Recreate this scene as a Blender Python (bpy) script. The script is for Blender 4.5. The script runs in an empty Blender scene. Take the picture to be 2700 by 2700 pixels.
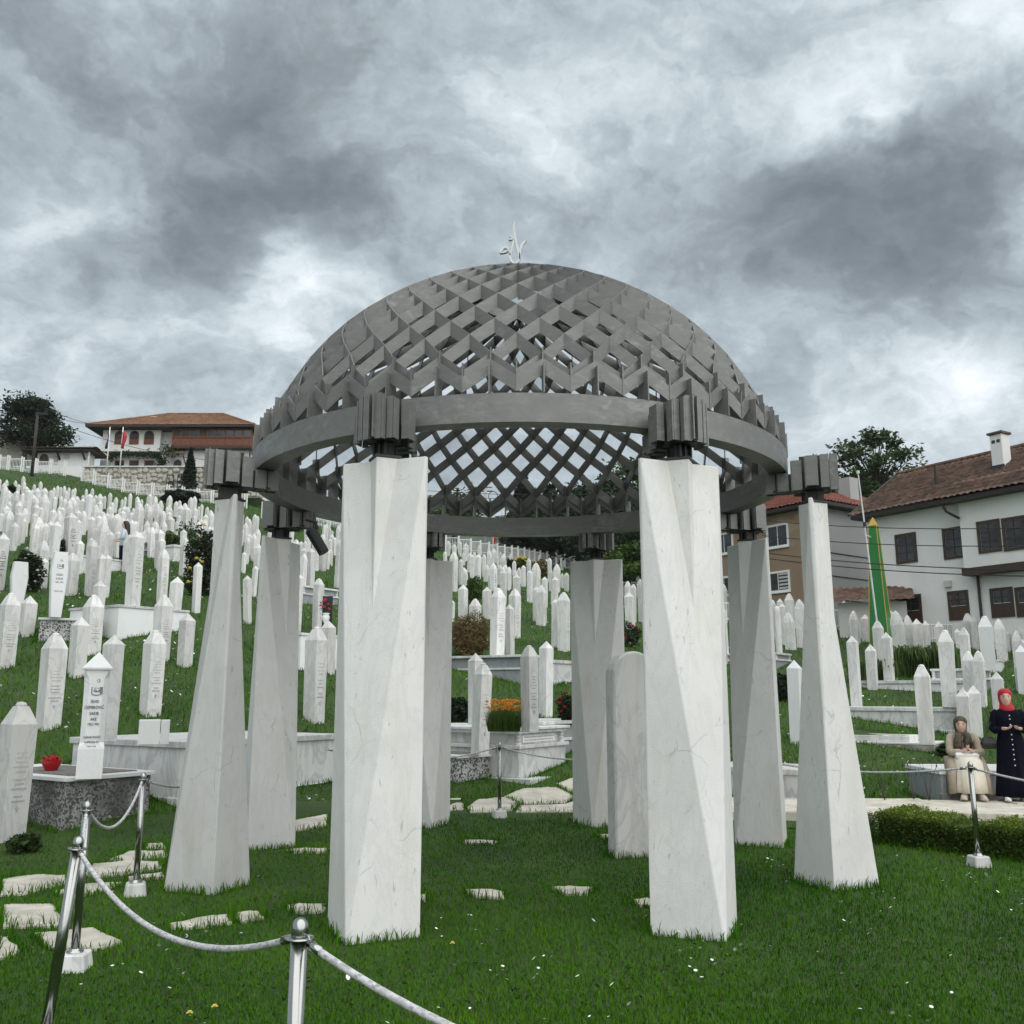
import bpy, bmesh, math, random
import numpy as np
from mathutils import Vector, Matrix
random.seed(7); RNG = np.random.default_rng(7)
R = math.radians
SC = bpy.context.scene
COL = SC.collection

# ------------------------------------------------------------------ camera
FPX, PIT, EYE = 2476.0, 0.1905, 1.667            # focal length in photo pixels, pitch, eye height
CP, SP = math.cos(PIT), math.sin(PIT)
cam = bpy.data.cameras.new('camera'); camo = bpy.data.objects.new('camera', cam); COL.objects.link(camo)
cam.sensor_width = 36; cam.lens = FPX/2700*36; cam.clip_start = .05; cam.clip_end = 6000
camo.location = (0, 0, EYE); camo.rotation_euler = (math.pi/2+PIT, 0, 0)
SC.camera = camo

# ------------------------------------------------------------------ exposure
SC.view_settings.view_transform = 'Standard'; SC.view_settings.look = 'None'
SC.view_settings.gamma = 1; SC.view_settings.use_curve_mapping = False
SC.view_settings.exposure = 1.36
SUN_EL, SUN_AZ = R(48), R(36)                     # azimuth clockwise from the view's back (towards +x)

def nd(nt, t, **kw):
    n = nt.nodes.new(t)
    for k, v in kw.items():
        if k.startswith('i_'):
            n.inputs[int(k[2:]) if k[2:].isdigit() else k[2:].replace('_', ' ')].default_value = v
        else: setattr(n, k, v)
    return n
def mth(nt, op, a, b=None, c=None):
    n = nt.nodes.new('ShaderNodeMath'); n.operation = op
    for i, v in enumerate((a, b, c)):
        if v is None: continue
        if isinstance(v, (int, float)): n.inputs[i].default_value = v
        else: nt.links.new(v, n.inputs[i])
    return n.outputs[0]
def vmth(nt, op, a, b=None):
    n = nt.nodes.new('ShaderNodeVectorMath'); n.operation = op
    for i, v in enumerate((a, b)):
        if v is None: continue
        if isinstance(v, (tuple, list, Vector)): n.inputs[i].default_value = tuple(v)
        elif isinstance(v, (int, float)): n.inputs['Scale'].default_value = v
        else: nt.links.new(v, n.inputs[i])
    return n.outputs['Value'] if op in ('DISTANCE', 'LENGTH', 'DOT_PRODUCT') else n.outputs['Vector']

def pray(px, py):
    a = (px-1350)/FPX; b = (1350-py)/FPX
    return Vector((a, CP-b*SP, SP+b*CP))

# ------------------------------------------------------------------ world: overcast sky with torn clouds
w = bpy.data.worlds.new('World'); SC.world = w; w.use_nodes = True
nt = w.node_tree; nt.nodes.clear()
out = nt.nodes.new('ShaderNodeOutputWorld')
sky = nt.nodes.new('ShaderNodeTexSky'); sky.sky_type = 'NISHITA'; sky.sun_disc = False
sky.sun_elevation = SUN_EL; sky.sun_rotation = R(180)-SUN_AZ
bgs = nd(nt, 'ShaderNodeBackground', i_1=.08); nt.links.new(sky.outputs[0], bgs.inputs[0])
tc = nt.nodes.new('ShaderNodeTexCoord')
D0 = tc.outputs['Generated']
sep = nt.nodes.new('ShaderNodeSeparateXYZ'); nt.links.new(D0, sep.inputs[0])
zz = mth(nt, 'ADD', mth(nt, 'MAXIMUM', sep.outputs[2], 0.0), .50)
cmb = nt.nodes.new('ShaderNodeCombineXYZ')
nt.links.new(mth(nt, 'DIVIDE', sep.outputs[0], zz), cmb.inputs[0])
nt.links.new(mth(nt, 'DIVIDE', sep.outputs[1], zz), cmb.inputs[1])
def wnoise(scale, det, rough, dist=0.0, off=(0, 0, 0), vec=None):
    n = nd(nt, 'ShaderNodeTexNoise'); n.inputs['Scale'].default_value = scale; n.inputs['Detail'].default_value = det
    n.inputs['Roughness'].default_value = rough; n.inputs['Distortion'].default_value = dist
    nt.links.new(vmth(nt, 'ADD', vec or cmb.outputs[0], off), n.inputs['Vector']); return n
warp = wnoise(3.2, 6, .6, 0, (3, 1, 0))
D1 = vmth(nt, 'ADD', D0, vmth(nt, 'SCALE', vmth(nt, 'SUBTRACT', warp.outputs['Color'], (.5, .5, .5)), .24))
D1s = vmth(nt, 'ADD', cmb.outputs[0], vmth(nt, 'SCALE', vmth(nt, 'SUBTRACT', warp.outputs['Color'], (.5, .5, .5)), .45))
BLOBS = [  # full-view pixel, radius, amount: the torn layers seen in this part of the sky
 (230,100,280,-.10),(80,290,150,-.14),(550,180,95,-.26),(490,375,110,-.20),(610,430,80,-.12),(340,400,90,-.12),
 (170,480,75,-.16),(400,520,70,-.10),(680,300,90,-.06),(1460,330,110,-.12),(1620,320,100,-.14),(1790,280,120,-.16),(1900,210,90,-.16),
 (1560,430,110,-.08),(1830,440,110,-.18),(1280,450,150,-.10),(850,400,120,-.05),(1900,540,70,-.12),(1020,440,120,-.06),(1700,520,120,-.08),(1150,60,120,-.05),(900,240,150,-.03),
 (60,425,60,.30),(215,425,45,.14),(530,560,70,.20),(620,620,80,.15),(470,650,90,.12),(1600,180,75,.20),(1560,250,50,.18),(470,740,60,.18),
 (1770,100,120,.14),(1900,50,120,.14),(1100,290,110,.08),(1330,310,50,.16),(1860,640,90,.34),(1700,740,150,.10),(1050,70,160,.02),(90,640,120,.04),
 (1250,570,90,.05),(720,130,110,.06),(1500,640,90,.06),(800,640,90,.06)]
acc = None
for bx, by, br, am in BLOBS:
    am = am*(1.0 if am > 0 else .80)
    d = pray(bx*1.3975, by*1.3975).normalized()
    q = mth(nt, 'MULTIPLY', vmth(nt, 'DISTANCE', D1, d), 1772.0/br/1.25)
    g = mth(nt, 'MULTIPLY', mth(nt, 'POWER', math.e, mth(nt, 'MULTIPLY', mth(nt, 'MULTIPLY', q, q), -1.0)), am)
    acc = g if acc is None else mth(nt, 'ADD', acc, g)
n1 = wnoise(3.2, 11, .60, .25, (0.4, .2, 0)); n2 = wnoise(7.5, 11, .62, .35, (5, 2, 1), D1s)
# billowing edges: ridged noise gives bright rims against grey bases
n3 = wnoise(5.0, 11, .60, .2, (9, 4, 2), D1s)
rid = mth(nt, 'ABSOLUTE', mth(nt, 'SUBTRACT', n3.outputs[0], .5))
lum = mth(nt, 'ADD', mth(nt, 'ADD', acc, .375),
          mth(nt, 'ADD', mth(nt, 'MULTIPLY', mth(nt, 'SUBTRACT', n1.outputs[0], .5), .66), mth(nt, 'MULTIPLY', mth(nt, 'SUBTRACT', n2.outputs[0], .5), .58)))
lum = mth(nt, 'ADD', lum, mth(nt, 'MULTIPLY', mth(nt, 'SUBTRACT', .07, rid), .70))
lum = mth(nt, 'ADD', lum, 0.0)
cr = nt.nodes.new('ShaderNodeValToRGB'); nt.links.new(lum, cr.inputs[0])
els = cr.color_ramp.elements
els[0].position = .0; els[0].color = (.088, .106, .118, 1)
els[1].position = .95; els[1].color = (.92, .94, .97, 1)
for p, c in ((.12, (.128, .152, .168)), (.25, (.195, .228, .248)), (.40, (.325, .372, .398)), (.55, (.50, .552, .585)), (.72, (.72, .76, .80))):
    e = els.new(p); e.color = (*c, 1)
SKY_K = .60
bgc = nd(nt, 'ShaderNodeBackground', i_1=SKY_K); nt.links.new(cr.outputs[0], bgc.inputs[0])
mx = nd(nt, 'ShaderNodeMixShader', i_0=.96)
nt.links.new(bgs.outputs[0], mx.inputs[1]); nt.links.new(bgc.outputs[0], mx.inputs[2]); nt.links.new(mx.outputs[0], out.inputs[0])

# ------------------------------------------------------------------ sun, very soft behind the cloud
sl = bpy.data.lights.new('sun', 'SUN'); sl.energy = 1.35; sl.angle = R(110); sl.color = (1, .975, .94)
so = bpy.data.objects.new('sun', sl); COL.objects.link(so)
sd = Vector((math.sin(SUN_AZ)*math.cos(SUN_EL), -math.cos(SUN_AZ)*math.cos(SUN_EL), math.sin(SUN_EL)))
so.rotation_euler = sd.to_track_quat('Z', 'Y').to_euler(); so.location = (20, -10, 30)

# ================================================================== helpers
def lerp_tab(t, tab):
    xs, ys = zip(*tab)
    return np.interp(t, xs, ys)
def terr(x, y):
    x = np.asarray(x, float); y = np.asarray(y, float)
    t = np.clip(x/np.maximum(y, 6.0), -.62, .62)
    y0 = lerp_tab(t, ((-.62, 11.6), (-.4, 11.9), (-.25, 13.2), (-.12, 14.9), (0, 15.1), (.2, 15.4), (.35, 15.8), (.62, 16.2)))
    a = lerp_tab(t, ((-.62, .318), (-.5, .312), (-.4, .302), (-.3, .295), (-.1, .245), (.05, .215), (.2, .180), (.4, .175), (.62, .172)))
    b = lerp_tab(t, ((-.62, .0), (-.5, .0001), (-.4, .0004), (-.1, .0004), (.05, .0003), (.2, .0003), (.62, .0002)))
    s = y-y0
    s = np.where(s > 2, s, np.where(s < -2, 0, (s+2)**2/8))
    cap = lerp_tab(t, ((-.62, 69), (.06, 68), (.14, 50), (.24, 27), (.62, 26)))
    s = np.minimum(s, cap+np.clip(s-cap, 0, 60)*.04)
    z = a*s-b*s*s
    bump = .05*np.sin(x*.9+y*.37)+.04*np.sin(x*.31-y*.8)+.03*np.sin(1.7*x+.4)*np.sin(1.3*y)
    return z+bump*np.clip(s/4, 0, 1)
def tz(x, y): return float(terr(x, y))
def hit(px, py, lo=3.0, hi=260.0):
    """where the line of sight through a photo pixel meets the ground"""
    r = pray(px, py); r = r/r.y
    Y = np.linspace(lo, hi, 5200)
    z = EYE+r.z*Y
    g = z-terr(r.x*Y, Y)
    i = np.where(g <= 0)[0]
    Yh = Y[i[0]] if len(i) else hi
    return Vector((r.x*Yh, Yh, tz(r.x*Yh, Yh)))
def at(px, py, Y):
    r = pray(px, py); r = r/r.y
    return Vector((r.x*Y, Y, EYE+r.z*Y))
def atz(px, py, z=0.0):
    r = pray(px, py); k = (z-EYE)/r.z
    return Vector((0, 0, EYE))+r*k
def ppx(p):
    x, y, z = p[0], p[1], p[2]-EYE
    d = y*CP+z*SP
    return 1350+FPX*x/d, 1350-FPX*(-y*SP+z*CP)/d

class MB:
    """collects shapes, builds ONE mesh object"""
    def __init__(s): s.v = []; s.f = []; s.m = []
    def add(s, vs, fs, mat=0, M=None):
        o = len(s.v)
        s.v += [tuple(M @ Vector(v)) if M is not None else tuple(v) for v in vs]
        s.f += [tuple(i+o for i in f) for f in fs]; s.m += [mat]*len(fs); return s
    def box(s, c, d, M=None, mat=0, taper=1.0):
        x, y, z = c; a, b, h = d[0]/2, d[1]/2, d[2]/2
        vs = [(x-a, y-b, z-h), (x+a, y-b, z-h), (x+a, y+b, z-h), (x-a, y+b, z-h)]
        vs += [(x-a*taper, y-b*taper, z+h), (x+a*taper, y-b*taper, z+h), (x+a*taper, y+b*taper, z+h), (x-a*taper, y+b*taper, z+h)]
        return s.add(vs, [(3, 2, 1, 0), (4, 5, 6, 7), (0, 1, 5, 4), (1, 2, 6, 5), (2, 3, 7, 6), (3, 0, 4, 7)], mat, M)
    def loft(s, rings, close=True, caps=True, mat=0, M=None):
        n = len(rings[0]); vs = [p for r in rings for p in r]; fs = []
        for i in range(len(rings)-1):
            for j in range(n if close else n-1):
                k = (j+1) % n
                fs.append((i*n+j, i*n+k, (i+1)*n+k, (i+1)*n+j))
        if caps and close: fs += [tuple(reversed(range(n))), tuple(range((len(rings)-1)*n, len(rings)*n))]
        return s.add(vs, fs, mat, M)
    def lathe(s, prof, n=16, c=(0, 0, 0), mat=0, M=None):
        rings = [[(c[0]+r*math.cos(2*math.pi*j/n), c[1]+r*math.sin(2*math.pi*j/n), c[2]+z) for j in range(n)] for r, z in prof]
        return s.loft(rings, mat=mat, M=M)
    def tube(s, pts, rad, n=8, mat=0, M=None):
        pts = [Vector(p) for p in pts]
        rad = rad if isinstance(rad, (list, tuple)) else [rad]*len(pts)
        rings = []; u = None
        for i, p in enumerate(pts):
            t = (pts[min(i+1, len(pts)-1)]-pts[max(i-1, 0)]).normalized()
            if u is None: u = t.cross(Vector((0, 0, 1)) if abs(t.z) < .9 else Vector((1, 0, 0))).normalized()
            u = (u-t*u.dot(t)).normalized(); v = t.cross(u)
            rings.append([tuple(p+(u*math.cos(2*math.pi*j/n)+v*math.sin(2*math.pi*j/n))*rad[i]) for j in range(n)])
        return s.loft(rings, mat=mat, M=M)
    def prism(s, poly, z0, z1, mat=0, M=None):
        return s.loft([[(x, y, z0) for x, y in poly], [(x, y, z1) for x, y in poly]], mat=mat, M=M)
    def mesh(s, name, mats, smooth=False):
        me = bpy.data.meshes.new(name); me.from_pydata(s.v, [], s.f)
        for m in (mats if isinstance(mats, (list, tuple)) else [mats]): me.materials.append(m)
        me.polygons.foreach_set('material_index', s.m)
        if smooth: me.polygons.foreach_set('use_smooth', [True]*len(s.f))
        bm = bmesh.new(); bm.from_mesh(me); bmesh.ops.recalc_face_normals(bm, faces=bm.faces); bm.to_mesh(me); bm.free()
        return me
    def build(s, name, mats, parent=None, loc=None, rz=0, smooth=False, bevel=0):
        return link(name, s.mesh(name, mats, smooth), parent, loc, rz, bevel)

def link(name, me, parent=None, loc=None, rz=0, bevel=0, scale=None):
    o = bpy.data.objects.new(name, me); COL.objects.link(o)
    if parent is not None: o.parent = parent
    if loc is not None: o.location = loc
    if rz: o.rotation_euler.z = rz
    if scale is not None: o.scale = scale
    if bevel:
        b = o.modifiers.new('edge', 'BEVEL'); b.width = bevel; b.segments = 1; b.limit_method = 'ANGLE'; b.angle_limit = R(25)
    return o
def empty(name, loc, rz=0, parent=None):
    o = bpy.data.objects.new(name, None); COL.objects.link(o); o.location = loc; o.rotation_euler.z = rz
    o.empty_display_size = .2
    if parent is not None: o.parent = parent
    return o
def tag(o, label=None, cat=None, group=None, kind=None):
    if label: o['label'] = label
    if cat: o['category'] = cat
    if group: o['group'] = group
    if kind: o['kind'] = kind
    return o
def copy_tree(o, parent=None):
    c = o.copy(); COL.objects.link(c)
    if parent is not None: c.parent = parent
    for ch in list(o.children): copy_tree(ch, c)
    return c
def npmesh(name, V, F, mat, cols=None, smooth=False):
    me = bpy.data.meshes.new(name); n = len(V); k = F.shape[1]
    me.vertices.add(n); me.vertices.foreach_set('co', np.ascontiguousarray(V, dtype=np.float32).ravel())
    me.loops.add(F.size); me.loops.foreach_set('vertex_index', np.ascontiguousarray(F, dtype=np.int32).ravel())
    me.polygons.add(len(F)); me.polygons.foreach_set('loop_start', np.arange(0, F.size, k, dtype=np.int32))
    me.polygons.foreach_set('loop_total', np.full(len(F), k, dtype=np.int32))
    if smooth: me.polygons.foreach_set('use_smooth', np.ones(len(F), dtype=bool))
    me.update(calc_edges=True)
    if cols is not None:
        a = me.attributes.new('tint', 'FLOAT', 'POINT'); a.data.foreach_set('value', np.ascontiguousarray(cols, dtype=np.float32))
    me.materials.append(mat); return me

# ================================================================== materials
def mat_new(name):
    m = bpy.data.materials.new(name); m.use_nodes = True
    t = m.node_tree; b = t.nodes['Principled BSDF']; return m, t, b
def coords(t, obj=True):
    if obj: return t.nodes.new('ShaderNodeTexCoord').outputs['Object']
    return t.nodes.new('ShaderNodeNewGeometry').outputs['Position']
def tnoise(t, vec, scale, det=4, rough=.55, dist=0, stretch=None):
    if stretch:
        mp = t.nodes.new('ShaderNodeMapping'); mp.inputs['Scale'].default_value = stretch; t.links.new(vec, mp.inputs[0]); vec = mp.outputs[0]
    n = t.nodes.new('ShaderNodeTexNoise'); n.inputs['Scale'].default_value = scale; n.inputs['Detail'].default_value = det
    n.inputs['Roughness'].default_value = rough; n.inputs['Distortion'].default_value = dist
    t.links.new(vec, n.inputs['Vector']); return n.outputs[0]
def ramp(t, fac, stops):
    r = t.nodes.new('ShaderNodeValToRGB'); t.links.new(fac, r.inputs[0]); e = r.color_ramp.elements
    for i, (p, c) in enumerate(stops):
        q = e[i] if i < 2 else e.new(p)
        q.position = p; q.color = (*(c if isinstance(c, (tuple, list)) else (c, c, c)), 1)
    return r.outputs[0]
def mixc(t, fac, a, b, mode='MIX'):
    m = t.nodes.new('ShaderNodeMix'); m.data_type = 'RGBA'; m.blend_type = mode
    for i, v in ((0, fac), (6, a), (7, b)):
        if isinstance(v, (int, float)): m.inputs[i].default_value = v
        elif isinstance(v, (tuple, list)): m.inputs[i].default_value = (*v, 1)
        else: t.links.new(v, m.inputs[i])
    return m.outputs[2]
def bump(t, b, h, dist=.01, st=.5):
    n = t.nodes.new('ShaderNodeBump'); n.inputs['Distance'].default_value = dist; n.inputs['Strength'].default_value = st
    t.links.new(h, n.inputs['Height']); t.links.new(n.outputs[0], b.inputs['Normal'])
def plain(name, col, rough=.6, metal=0.0, var=.12, scale=8, bmp=0, spec=None):
    m, t, b = mat_new(name); c = coords(t)
    n = tnoise(t, c, scale, 5, .6)
    lo = tuple(max(0, x*(1-var)) for x in col); hi = tuple(min(1, x*(1+var)) for x in col)
    t.links.new(ramp(t, n, ((.3, lo), (.7, hi))), b.inputs['Base Color'])
    b.inputs['Roughness'].default_value = rough; b.inputs['Metallic'].default_value = metal
    if spec is not None: b.inputs['Specular IOR Level'].default_value = spec
    if bmp: bump(t, b, tnoise(t, c, scale*6, 4), .01, bmp)
    return m
def marble(name, base=(.80, .80, .775), vein=(.42, .44, .46), stain=(.62, .56, .44), vs=2.2, vamt=.5, damt=.35, rough=.55, perobj=True, fleck=0):
    m, t, b = mat_new(name); c = coords(t)
    if perobj:
        oi = t.nodes.new('ShaderNodeObjectInfo')
        ad = t.nodes.new('ShaderNodeVectorMath'); ad.operation = 'ADD'
        sc = t.nodes.new('ShaderNodeVectorMath'); sc.operation = 'SCALE'
        cb = t.nodes.new('ShaderNodeCombineXYZ'); t.links.new(oi.outputs['Random'], cb.inputs[0]); t.links.new(oi.outputs['Random'], cb.inputs[1])
        t.links.new(cb.outputs[0], sc.inputs[0]); sc.inputs['Scale'].default_value = 37.0
        t.links.new(c, ad.inputs[0]); t.links.new(sc.outputs[0], ad.inputs[1]); c = ad.outputs[0]
    # diagonal grey veins
    mp = t.nodes.new('ShaderNodeMapping'); mp.inputs['Rotation'].default_value = (.5, .9, .4); mp.inputs['Scale'].default_value = (1, 1, .35); t.links.new(c, mp.inputs[0])
    v = tnoise(t, mp.outputs[0], vs, 9, .62, 1.2)
    d = mth(t, 'ABSOLUTE', mth(t, 'SUBTRACT', v, .5))
    vf = mth(t, 'MULTIPLY', ramp(t, d, ((0, 1.0), (.05, 0.0))), vamt)
    cl = tnoise(t, c, vs*.7, 6, .6, .4)
    col = mixc(t, mth(t, 'MULTIPLY', ramp(t, cl, ((.35, 0.0), (.75, 1.0))), .30), base, tuple(x*.84 for x in base))
    col = mixc(t, vf, col, vein)
    vo = t.nodes.new('ShaderNodeTexVoronoi'); vo.feature = 'DISTANCE_TO_EDGE'; vo.inputs['Scale'].default_value = vs*.42
    wv = t.nodes.new('ShaderNodeVectorMath'); wv.operation = 'ADD'; ns = t.nodes.new('ShaderNodeTexNoise'); ns.inputs['Scale'].default_value = vs*1.6; ns.inputs['Detail'].default_value = 6
    t.links.new(c, ns.inputs['Vector']); sv = t.nodes.new('ShaderNodeVectorMath'); sv.operation = 'SCALE'; sv.inputs['Scale'].default_value = .35/vs*1.6; t.links.new(ns.outputs['Color'], sv.inputs[0])
    t.links.new(c, wv.inputs[0]); t.links.new(sv.outputs[0], wv.inputs[1]); t.links.new(wv.outputs[0], vo.inputs['Vector'])
    msk = tnoise(t, c, vs*.8, 3, .5)
    ck = mth(t, 'MULTIPLY', ramp(t, vo.outputs['Distance'], ((0.0, 1.0), (.013, 0.0))), ramp(t, msk, ((.52, 0.0), (.66, 1.0))))
    col = mixc(t, mth(t, 'MULTIPLY', ck, .55), col, tuple(x*.75 for x in vein))
    # specks and streaked dirt
    sp = tnoise(t, c, vs*16, 3, .7)
    col = mixc(t, mth(t, 'MULTIPLY', ramp(t, sp, ((.64, 0.0), (.74, 1.0))), .45), col, tuple(x*.55 for x in vein))
    if fleck:
        mq = t.nodes.new('ShaderNodeMapping'); mq.inputs['Rotation'].default_value = (.6, .4, .8); mq.inputs['Scale'].default_value = (1, 1, .22); t.links.new(c, mq.inputs[0])
        fl = tnoise(t, mq.outputs[0], 34, 3, .6, .3)
        col = mixc(t, mth(t, 'MULTIPLY', ramp(t, fl, ((.66, 0.0), (.72, 1.0))), fleck), col, tuple(x*.72 for x in vein))
        cloud = tnoise(t, c, 1.1, 7, .62, .5)
        col = mixc(t, mth(t, 'MULTIPLY', ramp(t, cloud, ((.46, 0.0), (.62, 1.0))), .34), col, tuple(x*.80 for x in base))
    st = tnoise(t, c, 3.0, 6, .65, .2, (1.2, 1.2, .18))
    col = mixc(t, mth(t, 'MULTIPLY', ramp(t, st, ((.52, 0.0), (.72, 1.0))), damt), col, stain)
    if perobj:
        k = mth(t, 'MULTIPLY_ADD', oi.outputs['Random'], .24, .80)
        cbk = t.nodes.new('ShaderNodeCombineColor')
        for i in range(3): t.links.new(k, cbk.inputs[i])
        col = mixc(t, 1.0, col, cbk.outputs[0], 'MULTIPLY')
    t.links.new(col, b.inputs['Base Color']); b.inputs['Roughness'].default_value = rough
    bump(t, b, mth(t, 'ADD', sp, mth(t, 'MULTIPLY', v, .5)), .006, .35)
    return m
M = {}
M['marble_col'] = marble('column_marble', (.79, .785, .762), (.42, .44, .45), (.60, .55, .44), 4.5, .14, .46, .6, fleck=.6)
M['marble'] = marble('gravestone_marble', (.77, .765, .735), (.46, .47, .48), (.44, .42, .37), 3.0, .46, .62, .6)
M['marble_white'] = marble('new_white_marble', (.86, .87, .87), (.70, .72, .74), (.74, .72, .66), 2.0, .2, .12, .45)
M['marble_slab'] = marble('tomb_marble', (.74, .745, .73), (.36, .38, .40), (.46, .43, .36), 1.8, .55, .5, .5)
M['marble_grey'] = marble('grey_tomb_marble', (.34, .36, .38), (.20, .22, .24), (.34, .34, .32), 1.4, .5, .4, .5)
M['inscr'] = plain('inscription_grey', (.47, .47, .45), .8)
M['black'] = plain('black_lettering', (.025, .03, .035), .5)
M['concrete'] = plain('dirty_concrete', (.26, .25, .22), .9, var=.45, scale=5, bmp=.6)
# washed aggregate: white chips in dark mortar
def aggregate(hi=.40, dirt=.8):
    m, t, b = mat_new('washed_aggregate'); c = coords(t)
    v = t.nodes.new('ShaderNodeTexVoronoi'); v.inputs['Scale'].default_value = 42; t.links.new(c, v.inputs['Vector'])
    sepc = t.nodes.new('ShaderNodeSeparateColor'); t.links.new(v.outputs['Color'], sepc.inputs[0])
    chip = ramp(t, sepc.outputs[0], ((.35, (.10, .10, .097)), (.5, (hi, hi, hi*.97))))
    big = tnoise(t, c, 2.2, 5, .6, 0, (1, 1, .4))
    col = mixc(t, ramp(t, big, ((.38, 0.0), (.62, dirt))), chip, (.06, .06, .055))
    t.links.new(col, b.inputs['Base Color']); b.inputs['Roughness'].default_value = .85
    bump(t, b, v.outputs['Distance'], .01, .6); return m
M['aggregate'] = aggregate()
M['aggregate_light'] = aggregate(.62, .35)
def gunmetal():
    m, t, b = mat_new('grey_brushed_steel'); c = coords(t, False)
    n = tnoise(t, c, 6, 8, .68, 1.0, (1, 1, 2.0)); n2 = tnoise(t, c, 1.3, 3)
    col = mixc(t, ramp(t, n2, ((.3, 0.0), (.7, 1.0))), ramp(t, n, ((.34, (.150, .150, .144)), (.55, (.205, .205, .196)), (.72, (.33, .33, .315)))), (.19, .19, .182))
    t.links.new(col, b.inputs['Base Color'])
    b.inputs['Metallic'].default_value = .30
    t.links.new(ramp(t, n, ((.3, .5), (.7, .36))), b.inputs['Roughness']); return m
M['steel'] = gunmetal()
M['steel_light'] = plain('pale_steel', (.62, .63, .64), .45, .2)
M['dark_plate'] = plain('dark_plate', (.05, .05, .05), .6, .3)
def chrome():
    m, t, b = mat_new('polished_steel'); b.inputs['Metallic'].default_value = 1; c = coords(t)
    b.inputs['Base Color'].default_value = (.40, .405, .39, 1)
    n = tnoise(t, c, 20, 3, .6, 0, (3, 3, .05))
    t.links.new(ramp(t, n, ((.3, .10), (.7, .26))), b.inputs['Roughness']); return m
M['chrome'] = chrome()
def rope_mat():
    m, t, b = mat_new('flecked_rope'); uv = t.nodes.new('ShaderNodeTexCoord').outputs['UV']
    v = t.nodes.new('ShaderNodeTexBrick'); v.inputs['Scale'].default_value = 1; v.inputs['Mortar Size'].default_value = .0
    v.offset = .5; v.inputs['Brick Width'].default_value = .5; v.inputs['Row Height'].default_value = .5
    v.inputs['Color1'].default_value = (.62, .61, .62, 1); v.inputs['Color2'].default_value = (.06, .06, .085, 1); v.inputs['Bias'].default_value = -.28
    t.links.new(uv, v.inputs['Vector'])
    n = tnoise(t, coords(t), 220, 2)
    t.links.new(mixc(t, .35, v.outputs['Color'], ramp(t, n, ((.4, .38), (.6, .66)))), b.inputs['Base Color']); b.inputs['Roughness'].default_value = .8
    return m
M['rope'] = rope_mat()
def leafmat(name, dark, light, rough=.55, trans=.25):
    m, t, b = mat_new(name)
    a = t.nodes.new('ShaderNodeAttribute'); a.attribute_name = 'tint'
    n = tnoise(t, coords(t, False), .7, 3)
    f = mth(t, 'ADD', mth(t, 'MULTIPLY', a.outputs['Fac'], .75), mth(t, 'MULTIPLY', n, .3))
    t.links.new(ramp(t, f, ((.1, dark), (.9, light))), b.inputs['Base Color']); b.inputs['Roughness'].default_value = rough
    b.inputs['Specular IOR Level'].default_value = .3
    if trans:
        tr = t.nodes.new('ShaderNodeBsdfTranslucent'); t.links.new(ramp(t, f, ((.1, dark), (.9, light))), tr.inputs[0])
        ms = t.nodes.new('ShaderNodeMixShader'); ms.inputs[0].default_value = trans
        t.links.new(b.outputs[0], ms.inputs[1]); t.links.new(tr.outputs[0], ms.inputs[2])
        t.links.new(ms.outputs[0], t.nodes['Material Output'].inputs[0])
    return m
def grassmat(name, k=1.0):
    m, t, b = mat_new(name)
    a = t.nodes.new('ShaderNodeAttribute'); a.attribute_name = 'tint'
    p = coords(t, False)
    n = tnoise(t, p, .9, 5, .6); n2 = tnoise(t, p, .22, 2); n3 = tnoise(t, p, 2.7, 3, .6)
    f = mth(t, 'ADD', mth(t, 'MULTIPLY', a.outputs['Fac'], .6), mth(t, 'MULTIPLY', n, .42))
    c = ramp(t, f, ((.12, (.012*k, .052*k, .002*k)), (.5, (.040*k, .140*k, .004*k)), (.95, (.115*k, .235*k, .010*k))))
    c = mixc(t, mth(t, 'MULTIPLY', ramp(t, n3, ((.6, 0.0), (.78, 1.0))), .35), c, (.115*k, .155*k, .014*k))
    c = mixc(t, ramp(t, n2, ((.35, 0.0), (.7, .35))), c, (.075*k, .160*k, .010*k))
    t.links.new(c, b.inputs['Base Color']); b.inputs['Roughness'].default_value = .8; b.inputs['Specular IOR Level'].default_value = .06
    return m
    tr = t.nodes.new('ShaderNodeBsdfTranslucent'); t.links.new(mixc(t, 1.0, c, (1.25, 1.25, .8), 'MULTIPLY'), tr.inputs[0])
    ad = t.nodes.new('ShaderNodeMixShader'); ad.inputs[0].default_value = .45; t.links.new(b.outputs[0], ad.inputs[1]); t.links.new(tr.outputs[0], ad.inputs[2])
    t.links.new(ad.outputs[0], t.nodes['Material Output'].inputs[0]); return m
M['grass'] = grassmat('lawn_grass'); M['soil'] = None
def soil():
    m, t, b = mat_new('grassy_soil'); p = coords(t, False)
    n = tnoise(t, p, .8, 6, .65); n2 = tnoise(t, p, 9, 5, .7)
    c = ramp(t, n, ((.3, (.020, .046, .006)), (.55, (.042, .090, .011)), (.8, (.08, .125, .02))))
    c = mixc(t, mth(t, 'MULTIPLY', n2, .6), c, (.02, .03, .01))
    t.links.new(c, b.inputs['Base Color']); b.inputs['Roughness'].default_value = .9
    bump(t, b, n2, .05, .8); return m
M['soil'] = soil()
M['leaf'] = leafmat('leaf_green', (.010, .022, .007), (.055, .095, .022))
M['leaf_dark'] = leafmat('leaf_dark_green', (.006, .014, .006), (.028, .050, .016))
M['leaf_conifer'] = leafmat('conifer_needles', (.005, .011, .007), (.020, .034, .018), trans=.1)
M['leaf_light'] = leafmat('leaf_light_green', (.018, .042, .008), (.10, .17, .03))
M['leaf_box'] = leafmat('boxwood_leaf', (.018, .045, .005), (.15, .215, .018))
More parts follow.
